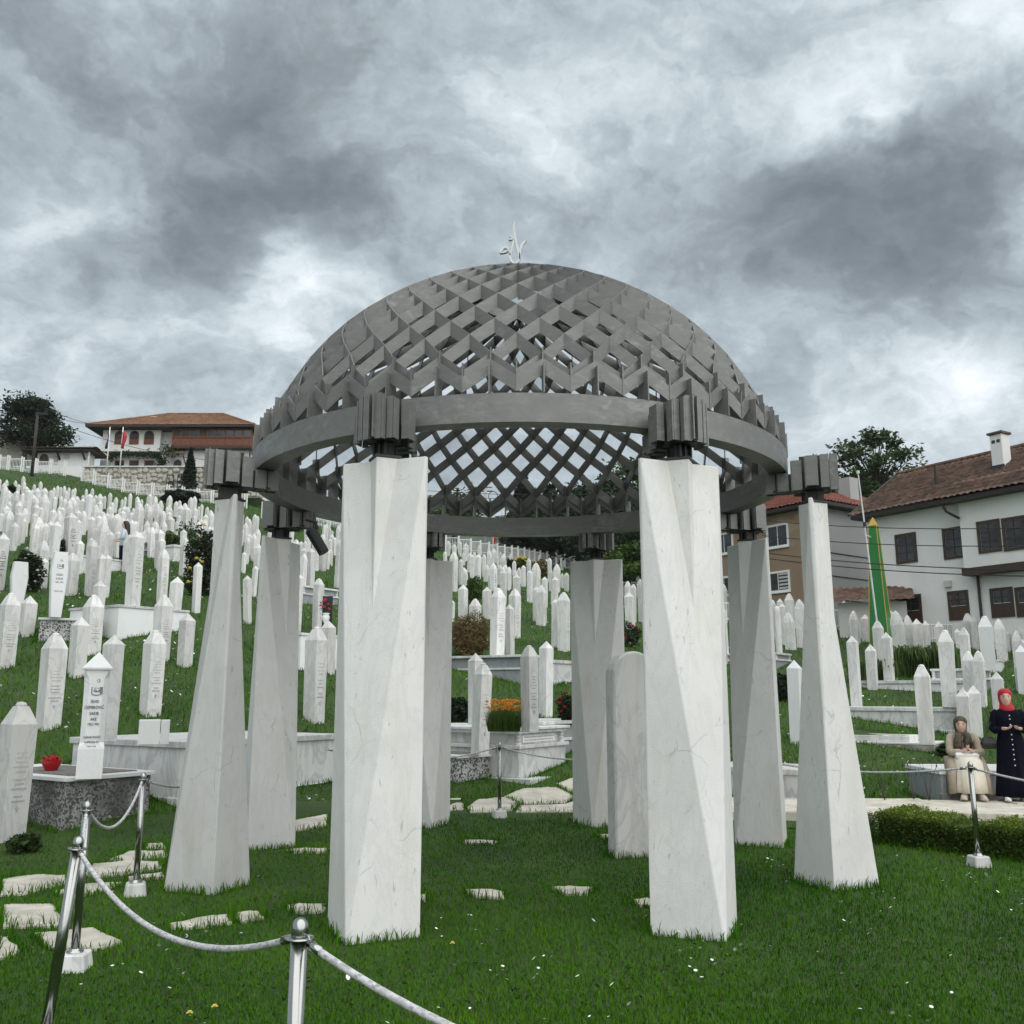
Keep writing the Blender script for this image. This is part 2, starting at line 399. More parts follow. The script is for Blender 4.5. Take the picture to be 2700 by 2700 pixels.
M['leaf_brown'] = leafmat('dry_brown_leaf', (.040, .022, .008), (.24, .17, .07), trans=.1)
M['leaf_ash'] = leafmat('compound_leaf', (.015, .032, .010), (.07, .115, .03))
M['orange'] = plain('orange_petals', (.90, .40, .04), .6); M['red'] = plain('red_petals', (.50, .012, .02), .5)
M['pink'] = plain('pink_petals', (.75, .07, .18), .5); M['yellowf'] = plain('yellow_petals', (.85, .70, .16), .6)
M['petal'] = plain('white_petals', (.85, .85, .82), .6)
M['bark'] = plain('bark', (.05, .042, .034), .9, var=.4, scale=6, bmp=.5)
M['slab'] = plain('limestone_slab', (.55, .515, .44), .85, var=.30, scale=3.5, bmp=.6)
def plaster(name, col, dirt=.3, patch=None):
    m, t, b = mat_new(name); c = coords(t, False)
    n = tnoise(t, c, .35, 6, .65); s = tnoise(t, c, .8, 5, .6, 0, (1, 1, .2))
    k = mixc(t, mth(t, 'MULTIPLY', ramp(t, n, ((.4, 0.0), (.7, 1.0))), dirt), col, tuple(x*.72 for x in col))
    k = mixc(t, mth(t, 'MULTIPLY', ramp(t, s, ((.5, 0.0), (.75, 1.0))), dirt*.8), k, tuple(x*.6 for x in col))
    if patch:
        q = tnoise(t, c, .5, 7, .6, .3); k = mixc(t, ramp(t, q, ((.56, 0.0), (.60, 1.0))), k, patch)
    t.links.new(k, b.inputs['Base Color']); b.inputs['Roughness'].default_value = .9
    bump(t, b, tnoise(t, c, 14, 4), .01, .4); return m
M['plaster_white'] = plaster('white_plaster', (.80, .795, .775), .22)
M['plaster_grey'] = plaster('grey_plaster', (.40, .40, .395), .3)
M['plaster_brown'] = plaster('brown_render', (.30, .215, .145), .4, (.36, .27, .19))
M['plaster_old'] = plaster('aged_white_plaster', (.56, .56, .53), .45)
M['wood'] = plain('brown_wood', (.050, .029, .018), .6, var=.3, scale=12)
M['wood_red'] = plain('red_brown_wood', (.16, .052, .024), .55, var=.3, scale=10)
M['wood_dark'] = plain('dark_wood', (.030, .022, .018), .6, var=.3, scale=12)
M['white_paint'] = plain('white_paint', (.78, .78, .77), .5, var=.05)
M['glass'] = None
def glass():
    m, t, b = mat_new('window_glass'); c = coords(t, False)
    n = tnoise(t, c, 1.4, 4, .6)
    t.links.new(ramp(t, n, ((.35, (.012, .014, .016)), (.7, (.05, .055, .06)))), b.inputs['Base Color']); b.inputs['Roughness'].default_value = .08
    return m
M['glass'] = glass()
def tiles(name, a, b_, dark):
    m, t, b = mat_new(name); c = coords(t, False)
    v = t.nodes.new('ShaderNodeTexVoronoi'); v.inputs['Scale'].default_value = 4.2; t.links.new(c, v.inputs['Vector'])
    n = tnoise(t, c, .6, 5)
    sc = t.nodes.new('ShaderNodeSeparateColor'); t.links.new(v.outputs['Color'], sc.inputs[0])
    k = ramp(t, sc.outputs[0], ((.1, a), (.9, b_)))
    k = mixc(t, ramp(t, n, ((.45, 0.0), (.75, .6))), k, dark)
    t.links.new(k, b.inputs['Base Color']); b.inputs['Roughness'].default_value = .85; return m
M['tile_red'] = tiles('terracotta_tiles', (.17, .085, .048), (.29, .155, .09), (.11, .065, .045))
M['tile_brown'] = tiles('weathered_brown_tiles', (.085, .050, .036), (.19, .115, .082), (.055, .04, .034))
M['tile_brick'] = tiles('brick_red_tiles', (.15, .045, .028), (.25, .085, .055), (.10, .05, .04))
M['stone'] = plain('rubble_stone', (.47, .44, .38), .9, var=.25, scale=4, bmp=.5)
M['mortar'] = plain('grey_mortar', (.26, .245, .22), .95)
M['gravel'] = plain('grey_gravel', (.20, .19, .175), .95, var=.8, scale=60, bmp=.8)
M['green'] = plain('green_paint', (.018, .17, .035), .4, var=.08, scale=2)
M['gold'] = plain('gold_paint', (.52, .33, .055), .45, .2)
M['signgreen'] = plain('sign_green', (.01, .07, .05), .5)
M['redplastic'] = plain('red_plastic', (.42, .01, .015), .3)
M['cable'] = plain('black_cable', (.02, .02, .022), .6)
M['skin'] = plain('skin', (.60, .40, .31), .5, var=.06, scale=30)
M['lip'] = plain('lips', (.38, .13, .11), .5)
M['hair'] = plain('dark_hair', (.012, .010, .009), .5)
M['navy'] = plain('navy_cloth', (.005, .006, .013), .95, var=.3, scale=9, spec=.1)
M['scarf_red'] = plain('red_scarf', (.42, .010, .025), .7, var=.2, scale=12)
M['scarf_olive'] = plain('patterned_scarf', (.075, .060, .040), .8, var=.75, scale=26)
M['coat'] = plain('beige_coat', (.40, .33, .25), .85, var=.15, scale=7)
M['cream'] = plain('cream_cloth', (.72, .66, .54), .85, var=.08, scale=7)
M['shoe'] = plain('white_shoe', (.72, .71, .69), .6, var=.08); M['shoe_beige'] = plain('beige_shoe', (.48, .42, .34), .7)
M['blueshirt'] = plain('pale_blue_cloth', (.50, .58, .64), .8)
M['flag_red'] = plain('red_flag', (.45, .02, .03), .7); M['flag_blue'] = plain('dark_blue_flag', (.03, .04, .09), .7)
M['blackplastic'] = plain('black_plastic', (.012, .013, .015), .45)
M['hill'] = None
def hillmat():
    m, t, b = mat_new('wooded_hill'); p = coords(t, False)
    n = tnoise(t, p, .03, 8, .7); c = ramp(t, n, ((.35, (.018, .034, .018)), (.65, (.045, .07, .03))))
    t.links.new(c, b.inputs['Base Color']); b.inputs['Roughness'].default_value = 1; return m
M['hill'] = hillmat()

# ================================================================== the setting: ground, hills
def build_ground():
    rad = np.concatenate([np.linspace(.6, 60, 120), np.geomspace(61, 1650, 50)])
    ang = np.linspace(-math.pi, math.pi, 361)[:-1]
    ang = np.concatenate([np.linspace(-.75, .75, 200), np.linspace(.75, 2*math.pi-.75, 120)[1:-1]])
    A, Rr = np.meshgrid(ang, rad)
    x = Rr*np.sin(A); y = Rr*np.cos(A)
    z = terr(x, np.where(y > 0, y, 0))
    z = np.where(Rr > 130, z-(Rr-130)*.02, z); z = np.maximum(z, -25)
    V = np.stack([x, y, z], -1).reshape(-1, 3); na = len(ang)
    i, j = np.meshgrid(np.arange(len(rad)-1), np.arange(na), indexing='ij'); k = (j+1) % na
    F = np.stack([i*na+j, (i+1)*na+j, (i+1)*na+k, i*na+k], -1).reshape(-1, 4)[:, ::-1]
    V = np.vstack([V, [[0, 0, 0]]])
    me = npmesh('ground', V, F, M['soil'], smooth=True)
    bm = bmesh.new(); bm.from_mesh(me); bm.verts.ensure_lookup_table()
    c = bm.verts[len(V)-1]
    for q in range(na): bm.faces.new((c, bm.verts[q], bm.verts[(q+1) % na]))
    bmesh.ops.recalc_face_normals(bm, faces=bm.faces); bm.to_mesh(me); bm.free()
    tag(link('ground', me), kind='structure')
build_ground()
def build_hills():
    # wooded ridge far behind the cemetery
    Y, w_ = 900, 1300; nx, ny = 220, 26; X, T = np.meshgrid(np.linspace(-w_, w_, nx), np.linspace(0, 1, ny)); rr = np.random.default_rng(9); ph = rr.uniform(0, 6.28, 6)
    t = X/(Y+240)
    prof = 1140*lerp_tab(t, ((-1.2, .10), (-.5, .12), (-.2, .16), (-.1, .205), (0, .208), (.08, .217), (.2, .225), (.35, .222), (.6, .20), (1.2, .15)))
    prof = prof+9*np.sin(X/41+ph[0])+6*np.sin(X/17+ph[1])
    Z = -20+prof*np.sin(T*math.pi/2)+rr.normal(0, 2.6, X.shape)*(T > .05)
    V = np.stack([X, Y+T*240, Z], -1).reshape(-1, 3)
    i, j = np.meshgrid(np.arange(ny-1), np.arange(nx-1), indexing='ij')
    F = np.stack([i*nx+j, i*nx+j+1, (i+1)*nx+j+1, (i+1)*nx+j], -1).reshape(-1, 4)
    tag(link('hills', npmesh('hills', V, F, M['hill'])), kind='structure')
build_hills()

# ================================================================== the pavilion
PX, PY, PR, PHI = .080, 9.915, 3.006, .0293
MASK = []                                  # plan outlines where no grass grows
pav = empty('domed_pavilion', (PX, PY, 0))
tag(pav, 'open grey steel lattice dome on eight pale twisted marble columns', 'pavilion')
def column_mesh():
    d, wd, t, zt = .371, .364, .018, 3.444
    mb = MB()
    v = [(0, d, -.1), (d, 0, -.1), (0, -d, -.1), (-d, 0, -.1), (-wd, t, zt), (wd, t, zt), (wd, -t, zt), (-wd, -t, zt)]
    f = [(0, 5, 4), (0, 1, 5), (1, 6, 5), (1, 2, 6), (2, 7, 6), (2, 3, 7), (3, 4, 7), (3, 0, 4), (4, 5, 6, 7), (3, 2, 1, 0)]
    mb.add(v, f)
    q = .136
    mb.prism([(0, q), (-q, 0), (0, -q), (q, 0)], 1.4, zt+.004)
    return mb.mesh('column', M['marble_col'])
CM = column_mesh()
def cap_mesh():
    q = .145; return MB().prism([(0, q), (-q, 0), (0, -q), (q, 0)], 3.449, 3.468).mesh('cap_plate', M['dark_plate'])
CAPM = cap_mesh()
# bracket plates in plan: (x0,y0,x1,y1,z0,z1), x tangential, y outward
def bracket_layout():
    L = []; zb, zt = 3.565, 3.925
    for sx in (-1, 1):
        for x, y0, y1, da, db in ((.235, -.035, .075, .02, .05), (.162, -.165, -.075, .0, .07), (.160, .095, .172, .01, .03), (.095, -.305, -.205, .01, .17), (.088, .175, .226, .0, .015), (.058, -.425, -.33, .0, .17), (.020, .19, .25, .01, .0)):
            L.append((sx*x, y0, sx*x, y1, zb+da, zt-db))
        for y, x0, x1, da, db in ((.217, .024, .078, .0, .0), (.166, .098, .150, .01, .02), (.070, .176, .228, .02, .04), (-.040, .176, .226, .01, .06), (-.172, .104, .154, .0, .07), (-.312, .064, .090, .01, .17), (-.428, .012, .054, .0, .17)):
            L.append((sx*x0, y, sx*x1, y, zb+da, zt-db))
    return L
def plate_mesh(x0, y0, x1, y1, z0, z1, th=.011):
    a, b = Vector((x0, y0, 0)), Vector((x1, y1, 0)); dr = (b-a).normalized(); n = Vector((-dr.y, dr.x, 0))*th/2
    return MB().prism([(a+n)[:2], (b+n)[:2], (b-n)[:2], (a-n)[:2]], z0, z1).mesh('plate', M['steel'])
PLM = []
for L in bracket_layout():
    # plates crossing the ring stop under it
    PLM.append(plate_mesh(*L))
COREM = MB().box((0, 0, 3.517), (.012, .20, .098)).box((.05, .02, 3.517), (.012, .17, .098)).box((-.05, .02, 3.517), (.012, .17, .098)) \
    .box((0, .06, 3.517), (.15, .012, .098)).box((0, -.05, 3.517), (.15, .012, .098)).box((0, -.10, 3.585), (.20, .50, .012)).box((.045, -.115, 3.67), (.012, .55, .16)).box((-.045, -.115, 3.67), (.012, .55, .16)).box((.045, .03, 3.835), (.012, .26, .16)).box((-.045, .03, 3.835), (.012, .26, .16)).box((0, .04, 3.74), (.30, .012, .34)).box((0, -.10, 3.66), (.26, .012, .18)).box((0, -.23, 3.66), (.16, .012, .18)).mesh('bracket', M['dark_plate'])  # bracket core: deep shade between the fins is put into its dark colour
AZ = [-22.5, 22.5, -67.5, 67.5, -112.5, 112.5, -157.5, 157.5]
for az in AZ:
    a = R(az)+PHI; o = Vector((math.sin(a), -math.cos(a), 0)); rz = math.atan2(-o.x, o.y)
    loc = o*PR
    c = link('column', CM, pav, loc, rz, bevel=.006)
    link('cap_plate', CAPM, c)
    br = link('bracket', COREM, pav, loc, rz)
    for k, pm in enumerate(PLM): link('plate', pm, br)
    ct = Vector((PX, PY, 0))+loc
    MASK.append([(ct+Matrix.Rotation(rz, 3, 'Z') @ Vector(p))[:2] for p in ((0, .375, 0), (.375, 0, 0), (0, -.375, 0), (-.375, 0, 0))])
# ring beam
def ring(ro, ri, z0, z1, n=160):
    vs, fs = [], []
    for k in range(n):
        a = 2*math.pi*k/n; c, s = math.cos(a), math.sin(a)
        vs += [(ro*c, ro*s, z0), (ro*c, ro*s, z1), (ri*c, ri*s, z1), (ri*c, ri*s, z0)]
    for k in range(n):
        b, q = k*4, ((k+1) % n)*4
        for j in range(4): fs.append((b+j, b+(j+1) % 4, q+(j+1) % 4, q+j))
    return MB().add(vs, fs)
ring(2.79, 2.616, 3.766, 4.005).build('ring_beam', M['steel'], pav)
# lattice: spiral bars of upright plates between node rings
LR = [(2.660, 4.255), (2.650, 4.40), (2.520, 4.62), (2.425, 4.79), (2.322, 4.955), (2.20, 5.115), (2.075, 5.260), (1.94, 5.39), (1.787, 5.517), (1.63, 5.632), (1.435, 5.755),
      (1.225, 5.862), (1.01, 5.945), (.80, 6.010), (.60, 6.060), (.42, 6.092)]
LR[0] = (2.735, 4.225)
HP = .135; NSEG = 40; A0 = R(-.9)
def node(k, j, dr=0):                              # ring k, j in half steps
    r, z = LR[k]; a = A0+j*math.pi/NSEG
    return Vector(((r+dr)*math.sin(a), -(r+dr)*math.cos(a), z))
def upright(mb, p, q, h0, h1, th=.011):
    d = Vector((q.x-p.x, q.y-p.y, 0)).normalized(); n = Vector((-d.y, d.x, 0))*th/2
    vs = [p+n-Vector((0, 0, h0)), q+n-Vector((0, 0, h1)), q-n-Vector((0, 0, h1)), p-n-Vector((0, 0, h0)), p+n, q+n, q-n, p-n]
    mb.add(vs, [(0, 1, 2, 3), (4, 7, 6, 5), (0, 4, 5, 1), (1, 5, 6, 2), (2, 6, 7, 3), (3, 7, 4, 0)])
for s in (1, -1):
    mb = MB()
    for k in range(len(LR)-1): upright(mb, node(k, s*k), node(k+1, s*(k+1)), HP, HP)
    me = mb.mesh('lattice_bar', M['steel'])
    for j in range(NSEG): link('lattice_bar', me, pav, None, j*2*math.pi/NSEG)
# lower zigzag standing on the ring, and its fins
mb = MB(); r0, z0, r1, z1 = 2.775, 4.155, 2.735, 4.315
def nz(r, z, j): a = A0+j*math.pi/NSEG; return Vector((r*math.sin(a), -r*math.cos(a), z))
for s in (1, -1): upright(mb, nz(r0, z0, 0), nz(r1, z1, s), HP, HP)
me = mb.mesh('zigzag_plate', M['steel'])
for j in range(NSEG): link('zigzag_plate', me, pav, None, j*2*math.pi/NSEG)
def fin(ra, rb, z0, z1, j, th=.011):
    a = A0+j*math.pi/NSEG; o = Vector((math.sin(a), -math.cos(a), 0)); n = Vector((o.y, -o.x, 0))*th/2
    return MB().prism([(o*ra+n)[:2], (o*rb+n)[:2], (o*rb-n)[:2], (o*ra-n)[:2]], z0, z1).mesh('fin', M['steel'])
f1, f2, f3 = fin(2.64, 2.80, 4.005, 4.255, 1), fin(2.60, 2.70, 4.255, 4.425, 1), fin(2.64, 2.785, 4.02, 4.27, 0)
for me in (f1, f2, f3):
    for j in range(NSEG): link('fin', me, pav, None, j*2*math.pi/NSEG)
ring(.44, .41, 5.95, 6.095, 40).build('crown_ring', M['steel'], pav)
# finial: a written sign in flat steel
def ribbon(mb, pts, wd, th=.03, mat=0):
    P = [Vector((p[0], 0, p[1])) for p in pts]
    wd = wd if isinstance(wd, (list, tuple)) else [wd]*len(P)
    rings = []
    for i, p in enumerate(P):
        t = (P[min(i+1, len(P)-1)]-P[max(i-1, 0)]).normalized(); n = Vector((-t.z, 0, t.x))*wd[i]/2
        rings.append([p+n+Vector((0, -th/2, 0)), p-n+Vector((0, -th/2, 0)), p-n+Vector((0, th/2, 0)), p+n+Vector((0, th/2, 0))])
    mb.loft(rings, mat=mat)
def fp(X, Y):                                     # crop pixel -> finial plane
    q = at(1250+X/7.728, 550+Y/7.728, PY)
    return (q.x-PX, q.z)
mb = MB()
def fr(pts, wd): ribbon(mb, [fp(*p) for p in pts], [x*.00068 for x in wd], .04)
fr([(832, 268), (812, 340), (815, 440), (835, 580), (858, 700), (890, 830), (915, 940), (922, 1020), (905, 1080), (860, 1120), (800, 1110), (755, 1070), (737, 1000), (750, 920), (775, 820), (795, 720), (803, 620), (795, 510)],
   [4, 30, 36, 34, 36, 38, 36, 32, 38, 40, 42, 44, 40, 36, 32, 30, 24, 4])
fr([(930, 1040), (932, 930), (945, 840), (975, 750), (1020, 690), (1070, 658)], [24, 22, 34, 44, 36, 4])
fr([(738, 960), (715, 890), (690, 830), (640, 795), (585, 815), (550, 865), (528, 922)], [22, 22, 30, 38, 46, 50, 8])
fr([(528, 918), (590, 908), (650, 890), (690, 860)], [8, 26, 30, 22])
fr([(705, 637), (800, 637)], [24, 24]); fr([(738, 570), (790, 622)], [24, 24])
mb.lathe([(.02, 6.02), (.02, 6.13)], 8)
mb.build('finial', M['steel_light'], pav)
# lamp hanging below the back bracket
ba = at(835, 1425, PY-.5)
lamp = empty('floodlight', (ba.x, ba.y, ba.z))
lm = MB().lathe([(.055, -.15), (.06, .12), (.035, .15)], 14, M=Matrix.Rotation(R(-32), 4, 'Y'))
lm.build('lamp_body', M['blackplastic'], lamp)
MB().tube([(0, 0, .12), (-.02, 0, .19), (-.12, .02, .22)], .018).build('arm', M['blackplastic'], lamp)
tag(lamp, 'small black spotlight hanging under the bracket left of the front left column', 'spotlight')

# arched gravestone under the dome
def arched_stone():
    p = atz(1672, 2262, 0); wd, h, th = .50, 2.14, .24
    prof = [(-wd/2, 0)]+[(-wd/2+.004, h-.26)]+[(-wd/2*math.cos(a), h-.26+.26*math.sin(a)) for a in np.linspace(.25, math.pi-.25, 11)]+[(wd/2-.004, h-.26), (wd/2, 0)]
    mb = MB(); mb.loft([[(x, -th/2, z-.03) for x, z in prof], [(x, th/2, z-.03) for x, z in prof]])
    loc = Vector((p.x+.02, p.y+.12, 0)); rz = R(16)
    o = mb.build('gravestone', M['marble'], None, loc, rz, bevel=.02)
    tag(o, 'large round topped marble gravestone standing on the lawn under the dome', 'gravestone')
    MASK.append([(loc+Matrix.Rotation(rz, 3, 'Z') @ Vector(q))[:2] for q in ((-.26, -.13, 0), (.26, -.13, 0), (.26, .13, 0), (-.26, .13, 0))])
arched_stone()

# ================================================================== gravestones
ALPHA = 57.0                                # the lettered faces all look the same way
TXT = {}
def text_mesh(s, size, mat, name='lettering', ext=.0015):
    cu = bpy.data.curves.new(name, 'FONT'); cu.body = s; cu.size = size; cu.align_x = 'CENTER'; cu.align_y = 'CENTER'; cu.extrude = ext; cu.resolution_u = 2
    cu.space_line = 1.0
    o = bpy.data.objects.new('tmp', cu); COL.objects.link(o)
    dg = bpy.context.evaluated_depsgraph_get(); me = bpy.data.meshes.new_from_object(o.evaluated_get(dg)); me.name = name
    bpy.data.objects.remove(o); bpy.data.curves.remove(cu)
    me.materials.clear(); me.materials.append(mat); return me
def scribble(rows, seed, wide=.8, emblem=True):
    """lines of small raised letters on a unit panel (x -.5...5, z 0..1), lying in y = 0"""
    r = random.Random(seed); mb = MB(); z = .98
    def stroke(x0, x1, zc, h): mb.box(((x0+x1)/2, 0, zc), (x1-x0, .012, h))
    stroke(-.5, .5, .995, .006)
    if emblem:                               # a knot of curved strokes
        for k in range(7): stroke(-.26+k*.075, -.26+k*.075+.03, .90+r.uniform(-.012, .02), r.uniform(.02, .05))
        stroke(-.28, .27, .872, .008)
    z = .82
    for k in range(rows):
        half = r.uniform(.45, 1.0)*wide/2; x = -half
        gap = .055*(1.7 if k in (5, 8) else 1)
        z -= gap
        if z < .16: break
        while x < half-.03:
            l = r.uniform(.03, .10); stroke(x, min(x+l, half), z+r.uniform(-.002, .002), r.uniform(.014, .024)); x += l+r.uniform(.012, .03)
    if emblem:
        stroke(-.02, .02, .10, .07); stroke(-.10, .10, .105, .016); stroke(-.05, .05, .07, .012)
    return mb.mesh('inscription', M['inscr'])
INS = [scribble(12, 1), scribble(10, 5, .9), scribble(9, 9, .7), scribble(7, 13, .8, False)]
INS_BLACK = scribble(9, 21, .85); INS_BLACK.materials[0] = M['black']
def stone_mesh(w, d, h, typ, sk=.12):
    """square pillar w x d x h, standing at z = 0"""
    mb = MB(); bt = .93
    def sq(k, z, j=1.0): return [(-w/2*k, -d/2*k*j, z), (w/2*k, -d/2*k*j, z), (w/2*k, d/2*k*j, z), (-w/2*k, d/2*k*j, z)]
    D = w*1.41
    if typ == 'p':
        c = D*.50; mb.loft([sq(bt, -sk), sq(1, h-c), sq(.02, h)])
    elif typ == 'k':
        c = D*.50; kr = D*.155; mb.loft([sq(bt, -sk), sq(1, h-c-kr*.75), sq(.44, h-kr*.85), sq(.40, h-kr*.80)])
        mb.lathe([(kr, h-kr*.82), (kr*.98, h-kr*.5), (kr*.72, h-kr*.18), (kr*.3, h-.002), (.001, h)], 12)
    elif typ == 'd':
        c = D*.85; mb.loft([sq(bt, -sk), sq(1, h-c), sq(.80, h-c*.62), sq(.50, h-c*.26), sq(.24, h-c*.09), sq(.03, h)])
    elif typ == 'r':                         # round bullet
        mb.lathe([(w*.48, -sk), (w*.52, h-w*.7), (w*.46, h-w*.35), (w*.28, h-w*.1), (.004, h)], 16)
    elif typ == 'c':                         # coffin outline
        pr = [(-.30, 0), (.30, 0), (.5, .70), (.40, 1), (-.40, 1), (-.5, .70)]
        mb.loft([[(x*w, -d/2, z*h) for x, z in pr], [(x*w, d/2, z*h) for x, z in pr]])
        mb.v = [(x, y, z-.02) for x, y, z in mb.v]
    return mb
STONES = []                                  # every gravestone: object, pixel centre, top, base, type
def place_stone(px, top, base, wpx, typ, label=None, Y=None, z=None, yaw=None, mat='marble', ins=None, lean=0, Hmin=.75, Hmax=1.8, back=False):
    bpx = px+(px-1350)*(base-top)/13500*.75
    if Y is None:
        p = hit(bpx, base)
    else:
        p = at(bpx, base, Y)
        if z is not None: p.z = z
    rt = pray(px, top); rt = rt/rt.y
    H = EYE+rt.z*p.y-p.z
    if Y is None and not (Hmin <= H <= Hmax):
        T = min(max(H, Hmin), Hmax)
        Ys = np.linspace(8, 150, 3000); g = EYE+rt.z*Ys-terr(rt.x*Ys, Ys)-T
        sgn = np.where(np.diff(np.sign(g)) != 0)[0]
        if len(sgn):
            y = Ys[sgn[np.argmin(abs(Ys[sgn]-p.y))]]
            p = Vector((rt.x*y, y, tz(rt.x*y, y))); H = T
    dep = p.y*CP+(p.z-EYE)*SP
    a = ALPHA+random.uniform(-7, 7) if yaw is None else yaw
    b = math.degrees(math.atan2(p.x, p.y))   # bearing
    rel = R(a+b)
    k = abs(math.cos(rel))+abs(math.sin(rel))
    if typ in 'rc': k = 1
    W = max(.12, min(.5, wpx*dep/FPX/k))
    dd = W if typ != 'c' else W*.45
    if back: p = p+Vector((p.x, p.y, 0)).normalized()*W*.62
    me = stone_mesh(W, dd, H, typ, 0 if back else .12).mesh('gravestone', M[mat])
    o = link('gravestone', me, None, p, R(a), bevel=.006 if dep < 26 else 0)
    o.rotation_euler.x = R(random.gauss(0, .35 if dep < 20 else 1.0)); o.rotation_euler.y = R(lean if lean else random.gauss(0, .35 if dep < 20 else 1.2))
    STONES.append((o, px, top, base, typ, label))
    if dep < 40: MASK.append([(p.x+W*.5*cx, p.y+W*.5*cy) for cx, cy in ((-1, -1), (1, -1), (1, 1), (-1, 1))])
    if ins is None and typ in 'kd' and dep < 48: ins = random.randrange(4)
    if ins is not None:
        cap = {'k': .5*W*1.41+.1, 'd': .85*W*1.41, 'p': .5*W*1.41, 'r': .2, 'c': .1}[typ]
        me = INS_BLACK if ins == 'b' else INS[ins]
        hh = (H-cap-.04)*.78
        c = link('inscription', me, o, (0, -dd/2*.985-.001, H-cap-.05-hh), 0, 0, (W*.78, 1, hh))
        c['kind'] = 'stuff'; c.scale = (W*.78, .45, hh); c.rotation_euler.x = -math.atan2(.07*dd/2, H)*.8
    return o

# ---- near and lettered ones, with labels of their own
place_stone(45, 1850, 2215, 92, 'k', 'thick knob topped gravestone cut by the left edge, beside the red flower bowl', ins=0)
place_stone(143, 1668, 1921, 66, 'k', 'knob topped lettered gravestone alone on grass behind the red flower bowl', ins=1)
place_stone(407, 1661, 1886, 59, 'k', 'veined knob topped gravestone on grass above the cracked marble block', ins=0)
place_stone(493, 1616, 1757, 42, 'p', 'short pointed gravestone nearest to the left edge of the front left column')
place_stone(211, 1626, 1785, 47, 'p', 'squat pointed gravestone in grass below the speckled plinth of the coffin shaped stone')
place_stone(248, 1568, 1725, 53, 'k', 'knob topped lettered gravestone in front of the white plinth, its left side', ins=0)
place_stone(431, 1569, 1743, 49, 'k', 'knob topped lettered gravestone at the right end of the white plinth', ins=2)
place_stone(26, 1563, 1760, 52, 'k', 'knob topped lettered gravestone at the left edge, below the blank white coffin shaped stone', ins=1)
place_stone(75, 1570, 1677, 42, 'p', 'veined pointed gravestone just left of the speckled plinth')
place_stone(464, 1520, 1622, 35, 'p', 'short pointed gravestone right of the tall lettered stone on the white plinth')
place_stone(260, 1530, 1690, 33, 'p', 'pointed gravestone rising behind the knob topped one at the white plinth')
place_stone(4, 1405, 1555, 34, 'p', 'gravestone with black lettering cut by the left edge, level with the coffin shaped stones', ins='b')

